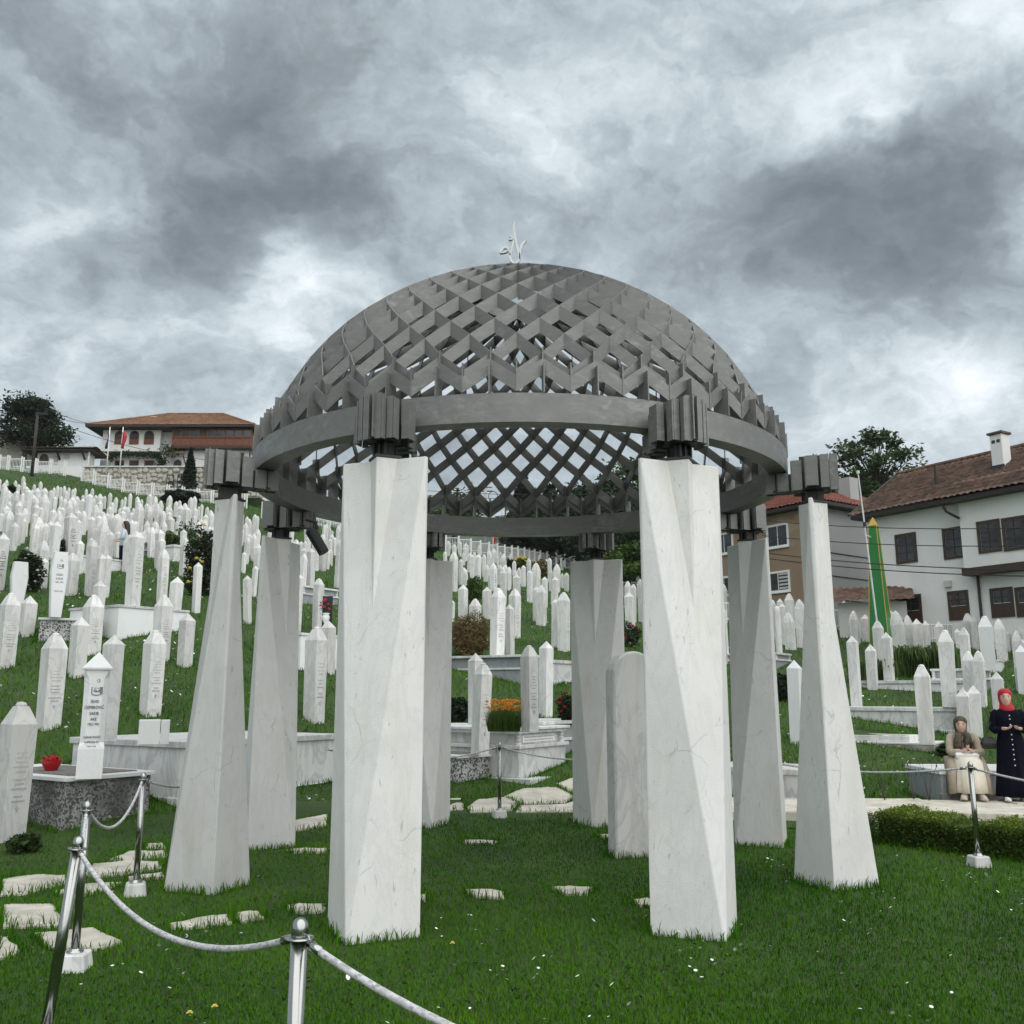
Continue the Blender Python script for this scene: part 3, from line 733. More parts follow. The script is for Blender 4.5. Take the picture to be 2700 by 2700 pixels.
# ================================================================== tombs and plinths
def rot2(x, y, a): return (x*math.cos(a)-y*math.sin(a), x*math.sin(a)+y*math.cos(a))
def tomb(name, label, cx, cy, lx, ly, h, style, a=ALPHA, z=None, sink=.3, cat='tomb', base_on=None, agg='aggregate'):
    """near corner at photo pixel (cx, cy) on the ground; right face lx long, left face ly long"""
    p = hit(cx, cy) if base_on is None else base_on
    z0 = p.z if z is None else z
    ar = R(a); t = empty(name, (p.x, p.y, z0), ar); tag(t, label, cat)
    def bx(nm, x0, x1, y0, y1, za, zb, mat, bev=.006):
        return MB().box(((x0+x1)/2, (y0+y1)/2, (za+zb)/2), (x1-x0, y1-y0, zb-za)).build(nm, M[mat], t, bevel=bev)
    top = h
    if style == 'aggregate':
        bx('body', 0, lx, 0, ly, -sink, h-.05, agg); bx('top_slab', -.04, lx+.04, -.04, ly+.04, h-.05, h, 'marble_white')
        bx('gravel_bed', .12, lx-.12, .12, ly*.75, h+.001, h+.012, 'gravel', 0)
    elif style == 'plain':
        bx('body', 0, lx, 0, ly, -sink, h-.085, 'marble_slab'); bx('top_slab', -.04, lx+.04, -.04, ly+.04, h-.085, h, 'marble_slab')
        bx('plinth_course', -.02, lx+.02, -.02, ly+.02, -sink, .10, 'marble_slab')
    elif style == 'white':
        bx('body', 0, lx, 0, ly, -sink, h-.06, 'marble_white'); bx('top_slab', -.03, lx+.03, -.03, ly+.03, h-.06, h, 'marble_slab')
    elif style == 'grey':
        bx('body', 0, lx, 0, ly, -sink, h*.5, 'marble_grey'); bx('middle_slab', -.04, lx+.04, -.04, ly+.04, h*.5, h*.5+.05, 'marble_slab')
        bx('upper_body', .05, lx-.05, .05, ly-.05, h*.5+.05, h-.06, 'marble_grey'); bx('top_slab', -.04, lx+.04, -.04, ly+.04, h-.06, h, 'marble_slab')
        hb = h-.06-(h*.5+.05)
        bal = MB().lathe([(.05, 0), (.05, hb*.12), (.028, hb*.2), (.046, hb*.42), (.028, hb*.52), (.046, hb*.72), (.028, hb*.85), (.05, hb*.9), (.05, hb)], 10).mesh('baluster', M['marble'])
        for q in ((.03, .03), (lx-.03, .03), (.03, ly-.03)): link('baluster', bal, t, (*q, h*.5+.05))
    elif style == 'stepped':
        b1 = h*.60
        bx('base_slab', -.12, lx+.5, -.30, ly, -sink, .05, 'marble_slab')
        bx('body', 0, lx, 0, ly, .05, b1, 'marble_slab'); bx('middle_slab', -.05, lx+.05, -.05, ly+.05, b1, b1+.06, 'marble_slab')
        hb = h-.10-(b1+.06)
        bx('upper_body', .09, lx-.09, .09, ly-.09, b1+.06, h-.10, 'marble_slab')
        bx('name_panel', .24, lx-.24, .075, .088, b1+.09, h-.13, 'marble_white', 0)
        bal = MB().lathe([(.055, 0), (.055, hb*.12), (.032, hb*.2), (.052, hb*.42), (.032, hb*.52), (.052, hb*.72), (.032, hb*.85), (.055, hb*.9), (.055, hb)], 12).mesh('baluster', M['marble'])
        for q in ((.07, .05), (lx-.07, .05), (.05, ly-.1)): link('baluster', bal, t, (*q, b1+.06))
        bx('cornice', -.02, lx+.02, -.02, ly+.02, h-.10, h-.045, 'marble_slab'); bx('top_slab', -.07, lx+.07, -.07, ly+.07, h-.045, h, 'marble_slab')
        mb = MB(); r_ = random.Random(4)
        for k in range(3):
            x = .30
            while x < (lx-.30)*(1, 1, .5)[k]:
                l = r_.uniform(.02, .06); mb.box((x+l/2, .073, h-.17-k*.05), (l, .004, .022)); x += l+r_.uniform(.008, .02)
        mb.build('lettering', M['inscr'], t)['kind'] = 'stuff'
    elif style == 'ledger':
        bx('base_slab', 0, lx, 0, ly, -sink, h*.55, 'concrete'); bx('cover_slab', -.01, lx+.01, -.01, ly+.01, h*.55, h*.7, 'marble_white')
        fr_ = .12
        for (x0, x1, y0, y1) in ((.08, lx-.08, .45, .45+fr_), (.08, lx-.08, ly-.2, ly-.2+fr_), (.08, .08+fr_, .45+fr_, ly-.2), (lx-.08-fr_, lx-.08, .45+fr_, ly-.2)):
            bx('kerb', x0, x1, y0, y1, h*.7, h*1.15, 'marble')
        bx('gravel_bed', .08+fr_, lx-.08-fr_, .45+fr_, ly-.2, h*.7, h*1.02, 'gravel', 0)
        bx('border_strip', .3, lx-.3, 1.0, 1.06, h*1.02, h*1.08, 'marble_white', 0)
    MASK.append([(p.x+rot2(x, y, ar)[0], p.y+rot2(x, y, ar)[1]) for x, y in ((-.06, -.06), (lx+.06, -.06), (lx+.06, ly+.06), (-.06, ly+.06))])
    t['_'] = 0; del t['_']
    def on(px, py):                           # the point of the top slab seen at a pixel
        return atz(px, py, z0+h)
    t_on.append(on); return t, on, z0+h
t_on = []
T1, on1, h1 = tomb('tomb', 'low speckled concrete tomb with white slab top at the left edge', 164, 2193, 1.15, 2.3, .60, 'aggregate')
T2, on2, h2 = tomb('tomb', 'long pale marble tomb behind the front left column with a cracked block on it', 466, 2126, 2.9, 2.4, .82, 'plain')
T3, on3, h3 = tomb('tomb', 'speckled plinth with thin white slab under the coffin shaped stone', 100, 1692, 1.15, 1.2, .53, 'aggregate', a=25, agg='aggregate_light')
T4, on4, h4 = tomb('tomb', 'white marble plinth under the tallest lettered stone on the left slope', 307, 1690, 1.9, 1.9, .82, 'white')
T5, on5, h5 = tomb('tomb', 'stepped marble tomb with balusters and a lettered panel behind the centre rope post', 1368, 2060, 1.55, 2.4, .86, 'stepped')
T6, on6, h6 = tomb('tomb', 'low black and white speckled tomb left of the lettered stepped tomb', 1206, 2066, 1.25, 1.0, .44, 'aggregate', a=42, agg='aggregate_light')
T7, on7, h7 = tomb('tomb', 'two tier grey marble tomb carrying the round brown bush', 1378, 1806, 1.2, 2.6, .74, 'grey')
T8, on8, h8 = tomb('tomb', 'grey blue marble tomb partly behind the rear column, above the leaning stones', 1459, 1806, 1.6, 1.9, .62, 'plain')
T9, on9, h9 = tomb('tomb', 'dark grey tomb with red roses right of the lettered stepped tomb', 1432, 2012, 2.0, 1.2, .72, 'grey')
T10, on10, h10 = tomb('tomb', 'long grey tomb with thick white slab edge on the right slope', 2523, 1938, 1.0, 2.9, .58, 'plain')
T11, on11, h11 = tomb('tomb', 'flat ledger tomb with gravel bed and white kerbs at right', 2464, 1985, 1.15, 2.6, .26, 'ledger')
T12, on12, h12 = tomb('tomb', 'pale two step tomb below the clump of long leaved lilies', 2540, 1830, 1.0, 2.6, .36, 'plain')
T13, on13, h13 = tomb('tomb', 'small white plinth high on the right slope near the house wall', 2640, 1772, 1.0, 1.0, .38, 'white')
T14, on14, h14 = tomb('tomb', 'white tomb with balusters behind the lettered stone at right', 2600, 1824, 1.3, 1.3, .62, 'grey')
T15, on15, h15 = tomb('tomb', 'pale tomb with dark slab lines between the two right columns', 2050, 1764, 1.4, 2.4, .50, 'grey')
T16, on16, h16 = tomb('tomb', 'white marble tomb whose corner shows right of the right column', 2200, 2130, 1.15, 1.9, .52, 'plain')
T18, on18, h18 = tomb('tomb', 'white plinth behind the stone with black capital letters', 205, 1514, 1.6, 1.6, .62, 'white')
T19, on19, h19 = tomb('tomb', 'dark grey tomb beside the dark haired woman', 322, 1470, 1.4, 2.0, .70, 'grey')
T20, on20, h20 = tomb('tomb', 'white walled tomb left of the yellow rose bush', 456, 1480, 1.5, 1.9, .62, 'plain')
T22, on22, h22 = tomb('tomb', 'grey tomb with balusters left of the large front column', 800, 1592, 1.6, 1.6, .60, 'grey')
T23, on23, h23 = tomb('tomb', 'white box tomb just right of the rear left column', 790, 1768, 1.7, 1.5, .85, 'white')

def on_top(on, px, base): p = on(px, base); return dict(Y=p.y, z=p.z, back=True)
place_stone(297, 1671, 1955, 55, 'p', 'plain pointed gravestone standing on the long pale tomb, behind the lettered new one', **on_top(on2, 297, 1955))
place_stone(834, 1650, 1918, 61, 'k', 'knob topped lettered gravestone on the long pale tomb, seen between the two left columns', ins=0, **on_top(on2, 834, 1918))
place_stone(360, 1396, 1597, 42, 'p', 'tallest lettered gravestone on the left slope, on a white plinth', ins=1, **on_top(on4, 360, 1597))
place_stone(1397, 1700, 1932, 50, 'k', 'knob topped lettered gravestone on the stepped tomb right of the orange flowers', ins=0, yaw=42, **on_top(on5, 1397, 1930))
place_stone(1266, 1746, 1988, 52, 'k', 'leaning knob topped gravestone with a loop over its top, on the speckled tomb', ins=2, yaw=40, lean=2.2, **on_top(on6, 1262, 1992))
place_stone(1256, 1721, 1985, 42, 'p', 'pointed gravestone right behind the leaning one on the speckled tomb', yaw=42)
place_stone(1438, 1690, 1890, 39, 'p', 'slender pointed gravestone behind the one right of the orange flowers', yaw=45)
place_stone(2432, 1751, 1959, 42, 'k', 'knob topped veined gravestone on the ledger tomb with gravel bed', **on_top(on11, 2438, 1962))
place_stone(2492, 1659, 1863, 40, 'k', 'tall knob topped gravestone at the right end of the long grey tomb', **on_top(on10, 2502, 1866))
place_stone(2539, 1814, 1945, 36, 'p', 'pointed gravestone with raised rim right behind the seated woman')
place_stone(2566, 1806, 1945, 34, 'p', 'second pointed rimmed gravestone just right of the one behind the seated woman')
place_stone(2630, 1771, 1934, 32, 'p', 'pointed gravestone between the seated and the standing woman')
place_stone(2600, 1624, 1770, 36, 'k', 'white gravestone with black lettering on its narrow side, above the women', ins='b', mat='marble_white')
place_stone(2691, 1700, 1830, 28, 'p', 'bright white pointed gravestone above the red headscarf', mat='marble_white')
place_stone(1311, 1548, 1728, 42, 'k', 'big lettered gravestone right of the round brown bush', ins=0, yaw=42, **on_top(on7, 1311, 1733))
place_stone(1357, 1552, 1682, 33, 'k', 'gravestone with a dark shaded left side behind the big lettered one', ins=1, yaw=45)
place_stone(1345, 1593, 1731, 26, 'p', 'short pointed gravestone between the big lettered one and the dark sided one', yaw=50)
place_stone(1302, 1484, 1560, 20, 'd', 'white gravestone with crescent and black lettering in the centre of the field', ins='b', mat='marble_white')
place_stone(2094, 1740, 1960, 40, 'p', 'large white pointed gravestone just left of the right column', mat='marble_white')

# ---- the two new stones with legible lettering
FATIHA = [  # strokes of the carved prayer emblem on a unit square
 [(.05, .9), (.05, .25), (.15, .05), (.55, .02), (.80, .08), (.86, .30), (.86, .9)], [(.96, .9), (.96, .1)], [(.76, .9), (.76, .35)],
 [(.20, .55), (.32, .40), (.48, .42), (.40, .60), (.30, .62)], [(.48, .42), (.62, .42), (.68, .60)], [(.25, .80), (.30, .80)], [(.38, .82), (.43, .82)], [(.56, .78), (.62, .78)]]
def emblem(parent, x, z, y, s):
    mb = MB()
    a = np.linspace(-2.2, 2.2, 15)
    out_ = [(.30*math.cos(q), .34*math.sin(q)) for q in a]; inn = [(.30*math.cos(q)-.12+.0, .30*math.sin(q)) for q in a[::-1]]
    pl = [(x+.06*s+u*s*.55, z+s*.95+v*s*.55) for u, v in out_+inn]
    n = len(pl); mb.add([(u, y-.002, v) for u, v in pl]+[(u, y+.002, v) for u, v in pl], [tuple(range(n))[i:i+1]+((i+1) % n, n+(i+1) % n, n+i) for i in range(n)])
    h = len(out_)
    mb.add([(u, y-.002, v) for u, v in pl], [(i, i+1, n-2-i, n-1-i) for i in range(h-1)])
    mb.lathe([(.05*s, -.002), (.05*s, .002)], 8, M=Matrix.Translation((x-.03*s, y, z+s*.95)) @ Matrix.Rotation(math.pi/2, 4, 'X'))
    for st in FATIHA:
        P = [(x+(u-.5)*s, z+(v-.5)*s*.85) for u, v in st]
        for (ax, az_), (bx_, bz) in zip(P[:-1], P[1:]):
            d = Vector((bx_-ax, bz-az_)); L = d.length or .01; d = d/L; nn = Vector((-d.y, d.x))*.032*s; e = d*.02*s
            q = [(ax-e.x+nn.x, az_-e.y+nn.y), (bx_+e.x+nn.x, bz+e.y+nn.y), (bx_+e.x-nn.x, bz+e.y-nn.y), (ax-e.x-nn.x, az_-e.y-nn.y)]
            mb.add([(u, y-.0015, v) for u, v in q]+[(u, y+.0015, v) for u, v in q], [(0, 1, 2, 3), (7, 6, 5, 4), (0, 4, 5, 1), (1, 5, 6, 2), (2, 6, 7, 3), (3, 7, 4, 0)])
    return mb.build('emblem', M['black'], parent)
def letters(parent, s, size, x, z, y):
    o = link('lettering', text_mesh(s, size, M['black']), parent, (x, y, z)); o.rotation_euler.x = math.pi/2; o.scale.x = .74; return o
def demirovic():
    p = on1(235, 2047); rt = pray(250, 1719); rt = rt/rt.y
    H = EYE+rt.z*p.y-p.z; u = p.y*CP/FPX
    t = empty('gravestone', p, R(22)); tag(t, 'new white gravestone with eaved pointed cap lettered DEMIROVIĆ SAKIB AKE', 'gravestone')
    w = .265; cz = H-.215
    def oc(k, z, c):                            # square with cut corners
        a = w/2*k; b = a-c
        return [(-b, -a, z), (b, -a, z), (a, -b, z), (a, b, z), (b, a, z), (-b, a, z), (-a, b, z), (-a, -b, z)]
    mb = MB(); e = .0015; c = .058
    mb.loft([oc(1.08, -.02, e), oc(1.08, H*.22, e), oc(1.0, H*.27, c), oc(1.0, H*.66, c), oc(1.04, cz-.10, c*.9), oc(1.04, cz, e)])
    body = mb.build('shaft', M['marble_white'], t, bevel=.002)
    k = w/2*1.26
    MB().loft([[(-k, -k, cz), (k, -k, cz), (k, k, cz), (-k, k, cz)], [(-k, -k, cz+.022), (k, -k, cz+.022), (k, k, cz+.022), (-k, k, cz+.022)], [(-.003, -.003, H), (.003, -.003, H), (.003, .003, H), (-.003, .003, H)]]).build('cap', M['marble_white'], t)
    y = -w/2-.0015
    emblem(t, .012, cz-.25, y-.002, .125)
    y = -w/2*1.04-.001
    letters(t, 'ŠEHID', .046, .0, cz-.375, y); letters(t, 'DEMIROVIĆ', .056, .0, cz-.445, y); letters(t, 'SAKIB', .054, 0, cz-.515, y)
    letters(t, 'AKE', .052, 0, cz-.58, y); letters(t, '1952-1993', .040, 0, cz-.64, y)
    letters(t, 'NIŠANE PODIŽE', .036, 0, cz-.79, y); letters(t, 'SUPRUGA SA', .036, 0, cz-.845, y); letters(t, 'DJECOM', .036, 0, cz-.90, y)
demirovic()
def coffin(px, top, base, wpx, on, label, lettered, Y=None):
    p = on(px, base) if on else hit(px, base)
    rt = pray(px, top); rt = rt/rt.y; H = EYE+rt.z*p.y-p.z; dep = p.y*CP+(p.z-EYE)*SP
    W = wpx*dep/FPX/.95; b = math.degrees(math.atan2(p.x, p.y))
    t = empty('gravestone', p, R(-b+14)); tag(t, label, 'gravestone')
    d = W*.42; e = .06
    pr = [(-.31, 0), (.31, 0), (.5, .68), (.40, 1), (-.40, 1), (-.5, .68)]
    MB().loft([[(x*W*(1-e*2), -d/2, z*H) for x, z in pr], [(x*W, -d/2+W*e, z*H) for x, z in pr], [(x*W, d/2, z*H) for x, z in pr]]).build('slab', M['marble_white'], t, bevel=.004)
    if lettered:
        y = -d/2-.001; s = W
        emblem(t, .0, H*.78, y-.001, s*.36)
        for txt, sz, z in (('GRBO', .20, .645), ('KADIR', .19, .585), ('1955-1993', .145, .53), ('NIŠANE PODIŽE', .095, .395)): letters(t, txt, sz*s, 0, z*H, y)
coffin(145, 1456, 1628, 41, on3, 'white coffin shaped gravestone lettered GRBO KADIR 1955-1993', True)
coffin(42, 1482, 1612, 40, None, 'blank white coffin shaped gravestone left of the lettered one', False)
p = hit(191, 1470)

# ---- measured rows of the field (crop origin and scale, then centre, top, base, width, type)
def rows(ox, oy, sc, L, **kw):
    for e in L:
        X, t, b, wd, ty = e[:5]
        place_stone(ox+X/sc, oy+t/sc, oy+b/sc, wd/sc, ty, **({'ins': e[5]} if len(e) > 5 else {}), **kw)
rows(0, 1240, 6.44, [
 (165,680,1250,185,'d'),(310,690,1280,150,'p'),(425,640,1130,140,'d'),(640,790,1330,205,'d'),(725,1190,1930,200,'d'),(760,1490,2000,140,'p'),
 (935,860,1500,185,'p'),(1340,840,1400,110,'p'),(1340,1180,1760,150,'p'),(1230,1400,2120,240,'k'),(1590,1180,2130,200,'k'),(1720,1420,2180,170,'p'),(1815,1430,2170,150,'p'),
 (1665,760,1300,110,'p'),(1740,860,1580,220,'d'),(1860,1030,1650,145,'p'),(1895,740,1150,130,'d'),(1620,600,1100,140,'d'),(1410,480,1010,115,'p'),
 (1300,440,760,95,'k'),(1320,680,1060,110,'p'),(1165,500,860,110,'k'),(1180,560,960,110,'d'),(1055,620,960,110,'p'),(925,440,760,85,'p'),(905,660,1080,110,'p'),
 (865,330,720,95,'p'),(745,410,980,165,'d'),(605,580,1000,120,'p'),(640,400,800,95,'k'),(490,320,900,115,'p'),(440,270,640,90,'p'),(370,380,760,85,'p'),(330,520,900,110,'k'),
 (285,440,740,95,'d'),(275,340,700,95,'p'),(60,265,880,125,'d'),(110,590,970,130,'p'),(145,410,760,85,'d'),(145,530,840,90,'k'),(545,330,560,60,'p'),(510,470,760,100,'p'),
 (405,100,350,66,'d'),(412,185,370,64,'d'),(270,170,340,58,'d'),(118,160,330,62,'d'),(70,210,400,75,'d'),(5,150,330,50,'d'),(695,190,410,62,'d'),(590,235,430,52,'d'),(925,290,490,46,'d'),
 (983,260,470,62,'d'),(1037,280,480,50,'d'),(1098,265,480,56,'d'),(1172,290,490,50,'d'),(1240,320,520,62,'d'),(1280,300,480,46,'d'),(1475,315,430,48,'d'),(1577,305,440,56,'d'),
 (1870,380,690,62,'d'),(1785,435,640,52,'d'),(1690,425,680,90,'d'),(1735,445,680,50,'d'),(1120,340,640,70,'d'),(640,320,560,60,'k'),(745,340,560,60,'d'),(210,390,680,60,'d'),(320,235,440,60,'p'),
 (1420,420,640,50,'k'),(1620,420,660,60,'k'),(1590,480,760,70,'d'),(1240,420,640,60,'d'),(1100,480,780,80,'k'),(1040,440,700,60,'d'),(20,720,1000,90,'p'),(700,620,1000,80,'p'),(820,520,900,70,'d')])
place_stone(236, 1302, 1400, 17, 'p', 'bright white new gravestone among the far rows left of the dark haired woman', mat='marble_white')
place_stone(191, 1350, 1468, 34, 'p', 'tall flat gravestone with black capital letters next to a dark green flag pole', ins='b')
rows(280, 1240, 6.44, [
 (68,380,710,66,'d'),(160,455,725,70,'d'),(318,450,660,52,'d'),(275,490,660,46,'d'),(408,385,650,66,'d'),(612,490,660,52,'d'),(712,415,680,66,'d'),(795,580,820,62,'d'),(950,565,720,50,'d'),
 (1075,590,790,52,'d'),(1040,620,800,46,'d'),(1180,525,790,66,'d'),(1255,580,860,56,'d'),(1380,615,1010,135,'p'),(1508,640,980,62,'d'),(1575,610,850,50,'d'),(1617,575,850,60,'d'),(1710,620,820,66,'d'),(1740,690,920,50,'d'),
 (560,560,1160,155,'d'),(720,610,1010,115,'d'),(885,610,1060,112,'d'),(975,690,1070,85,'d'),(1095,640,900,72,'d'),(1110,790,1070,105,'p'),(985,860,1120,120,'d'),(690,860,1190,100,'d'),
 (285,680,1180,112,'p'),(370,620,1020,85,'d'),(430,710,1110,92,'p'),(240,640,900,60,'d'),(200,730,1090,80,'d'),(610,640,1040,70,'d'),(595,1050,1260,100,'p'),
 (395,1090,1720,185,'d'),(930,1000,1660,160,'p'),(945,1140,1700,140,'p'),(985,1340,2250,185,'d'),(1340,1150,1790,165,'d','b'),(1330,1000,1500,110,'p'),(1530,1270,1950,125,'p'),(1560,1560,2420,150,'p'),
 (1610,830,1010,110,'d'),(1500,760,1010,80,'p'),(1235,760,980,70,'p'),(460,640,1040,60,'d'),(1200,860,1040,60,'k')])
rows(620, 1340, 6.44, [
 (200,140,520,70,'d'),(250,180,560,80,'d'),(330,100,480,80,'d'),(375,130,500,40,'d'),(200,490,950,100,'d'),(240,1140,1960,150,'p'),(330,980,1500,100,'p'),(350,500,860,80,'d'),(150,740,1100,80,'p'),
 (1170,670,1100,120,'p'),(1300,680,1420,140,'p'),(1160,770,1460,120,'d'),(1240,480,900,100,'p'),(1380,540,1060,110,'d'),(1490,590,1060,130,'p'),(1500,440,800,110,'d'),(1545,270,640,80,'d'),
 (1505,280,640,60,'d'),(1600,330,620,50,'d'),(1648,380,590,50,'p'),(1740,290,700,70,'d'),(1790,270,680,50,'d'),(1425,460,720,70,'d'),(1620,690,960,90,'p'),(1130,560,960,90,'p'),(1190,550,980,70,'d'),
 (1420,1190,2080,190,'k'),(1090,1130,2100,120,'p'),(1750,540,1500,100,'d'),(1780,360,900,60,'d')])
place_stone(868, 1636, 1776, 40, 'p', 'pointed gravestone right behind the knob topped one on the long pale tomb')
rows(1170, 1390, 5.682, [
 (68,205,420,66,'d'),(160,255,450,72,'d'),(248,215,430,52,'d'),(322,268,470,45,'d'),(360,262,470,45,'d'),(533,275,560,52,'d'),(758,320,530,72,'d'),(610,400,740,65,'d'),(685,350,700,75,'d','b'),
 (150,370,960,130,'d'),(255,480,860,70,'k'),(300,600,860,110,'p'),(430,410,760,80,'p'),(465,370,600,56,'d'),(505,400,860,110,'p'),(830,560,880,80,'d'),(895,420,800,105,'d'),(895,640,1150,105,'p'),
 (640,560,820,90,'d'),(985,630,920,65,'p'),(1095,700,1040,120,'p'),(1075,640,880,85,'d'),(1130,605,850,65,'d'),(1195,570,890,75,'p'),(1380,530,1140,140,'d'),(1290,640,1130,95,'p'),(1510,740,1200,95,'p'),
 (1460,870,1470,170,'k'),(1385,890,1410,110,'p'),(1590,460,840,65,'k','b'),(1690,550,975,110,'d'),(1655,740,1160,115,'p'),(1775,690,910,52,'d'),(1840,680,970,75,'p'),(1600,640,960,60,'d'),
 (1660,1070,1800,115,'p'),(1790,970,1940,200,'k'),(290,860,1380,150,'p'),(475,1070,1420,190,'k'),(650,890,1370,140,'p'),(130,1095,1400,75,'p'),(25,360,640,60,'k'),(810,430,560,30,'d')])
rows(1, 0, 1, [(1654,1532,1625,17,'d'),(1668,1540,1640,16,'k'),(1660,1560,1660,27,'p'),(1688,1527,1700,18,'d'),(1904,1540,1690,20,'d'),(1908,1602,1760,18,'p')])
rows(1880, 1150, 2.76, [
 (965,1212,1460,52,'r'),(1025,1160,1400,62,'d'),(1025,1290,1510,80,'d'),(1103,1295,1495,62,'p'),(1012,1450,2060,85,'p'),(470,1237,1610,50,'r'),(557,1280,1555,82,'d'),(547,1145,1500,70,'k'),
 (487,1180,1500,50,'p'),(500,1215,1520,55,'p'),(628,1185,1640,75,'d'),(435,1190,1480,40,'d'),(1055,1250,1400,40,'d')])
rows(2250, 1540, 4.293, [
 (195,680,1190,125,'p'),(380,545,1140,125,'p'),(280,415,890,125,'k'),(490,300,820,165,'d'),(445,300,780,90,'d'),(590,270,560,85,'d'),(625,350,720,105,'d'),(570,325,640,60,'p'),(725,390,760,115,'p'),(820,415,745,80,'p'),
 (870,215,610,110,'d'),(1070,245,640,100,'d'),(1260,495,1180,115,'k'),(1295,330,720,115,'k'),(1372,365,740,82,'k','b'),(1660,390,865,120,'d'),(1300,760,1320,140,'k'),(1410,750,1385,130,'d'),
 (1870,495,780,95,'k'),(1735,530,740,62,'p'),(1182,500,660,70,'p'),(1915,620,860,70,'p'),(1850,900,1200,62,'p'),(1010,500,640,50,'d'),(930,430,600,45,'k')])
# fill the packed far rows with the stones too small to measure
fill = 0
for k in range(400):
    px = random.uniform(0, 640); py = random.uniform(1315, 1440)-(px < 300)*random.uniform(0, 20)+px*.045
    if py < 1300+px*.12 or fill > 12: continue
    h = random.uniform(34, 60)*(py-1180)/190
    place_stone(px, py-h, py, h*.26, random.choice('ddp')); fill += 1
for px, py, h in ((40, 1452, 74), (92, 1462, 80), (118, 1448, 70), (262, 1462, 76), (312, 1470, 70), (402, 1470, 80), (408, 1440, 66), (560, 1462, 74), (588, 1480, 80), (612, 1500, 90), (240, 1502, 84), (560, 1560, 96),
                  (1930, 1640, 84), (2010, 1668, 88), (2225, 1668, 84), (2250, 1702, 92), (2400, 1672, 70), (2440, 1668, 66), (2530, 1690, 82), (2565, 1700, 84), (2655, 1706, 90), (2690, 1700, 84), (2480, 1730, 92), (2680, 1760, 96)):
    place_stone(px, py-h, py, h*.25, random.choice('dpk'))

def far_rows():
    mb = MB(); r = random.Random(3)
    for k in range(150):
        if k < 95: px = r.uniform(0, 640); py = r.uniform(1330, 1455)+px*.04
        elif k < 125: px = r.uniform(560, 900); py = r.uniform(1420, 1520)
        else: px = r.uniform(1180, 1500); py = r.uniform(1478, 1560)
        p = hit(px, py)
        if p.y > 76 or p.y < 34: continue
        h = r.uniform(.75, 1.25); wd = h*r.uniform(.17, .22); a = R(ALPHA+r.uniform(-8, 8))
        m_ = stone_mesh(wd, wd, h, r.choice('ddpk')); mb.add(m_.v, m_.f, 0, Matrix.Translation(p) @ Matrix.Rotation(a, 4, 'Z') @ Matrix.Rotation(R(r.gauss(0, 1.5)), 4, 'Y'))
    tag(mb.build('gravestones', M['marble']), kind='stuff')
far_rows()
LANDMARK = [((145, 1540), 'the stone lettered GRBO KADIR'), ((250, 1900), 'the stone lettered DEMIROVIĆ'), ((330, 1400), 'the dark haired woman'), ((525, 1470), 'the yellow rose bush'),
 ((1240, 1680), 'the round brown bush'), ((1302, 1520), 'the central crescent stone'), ((1380, 1485), 'the yellow flowering bush'), ((1660, 1665), 'the pink roses'), ((2320, 1520), 'the green obelisk'),
 ((2440, 1735), 'the lily clump'), ((2540, 1950), 'the seated woman'), ((2685, 1850), 'the red headscarf'), ((835, 1790), 'the stone on the long pale tomb'), ((835, 1480), 'the spotlight'),
 ((2060, 1750), 'the dark lined pale tomb'), ((191, 1410), 'the black lettered tall stone'), ((120, 1300), 'the dark gap in the far rows'), ((60, 1600), 'the blank coffin shaped stone'), ((440, 1310), 'the low juniper')]
SHAPE = {'p': 'pointed', 'k': 'knob topped', 'd': 'arrow headed', 'r': 'round bullet shaped', 'c': 'coffin shaped'}
ORD = ['nearest', 'second nearest', 'third nearest', 'fourth nearest', 'fifth nearest', 'sixth nearest', 'seventh nearest', 'eighth nearest', 'ninth nearest', 'tenth nearest', 'eleventh nearest', 'twelfth nearest',
       'thirteenth nearest', 'fourteenth nearest', 'fifteenth nearest', 'sixteenth nearest', 'seventeenth nearest', 'eighteenth nearest', 'nineteenth nearest', 'twentieth nearest']
buck = {}
for o, px, t, b, ty, lab in STONES:
    g = 'white gravestones on the left slope' if px < 1100 else ('white gravestones seen through the pavilion' if px < 1800 else 'white gravestones on the right slope')
    tag(o, lab, 'gravestone', g)
    if lab: continue
    cy = (t+b)/2
    (lx, ly), nm = min(LANDMARK, key=lambda q: (q[0][0]-px)**2+(q[0][1]-cy)**2)
    dx, dy = px-lx, cy-ly
    side = ('right of' if dx > 0 else 'left of') if abs(dx) > abs(dy) else ('below' if dy > 0 else 'above')
    buck.setdefault((nm, side, ty), []).append((math.hypot(dx, dy), o))
for (nm, side, ty), L in buck.items():
    for k, (_, o) in enumerate(sorted(L, key=lambda q: q[0])):
        o['label'] = '%s %s gravestone %s %s' % (ORD[min(k, 19)], SHAPE[ty], side, nm)

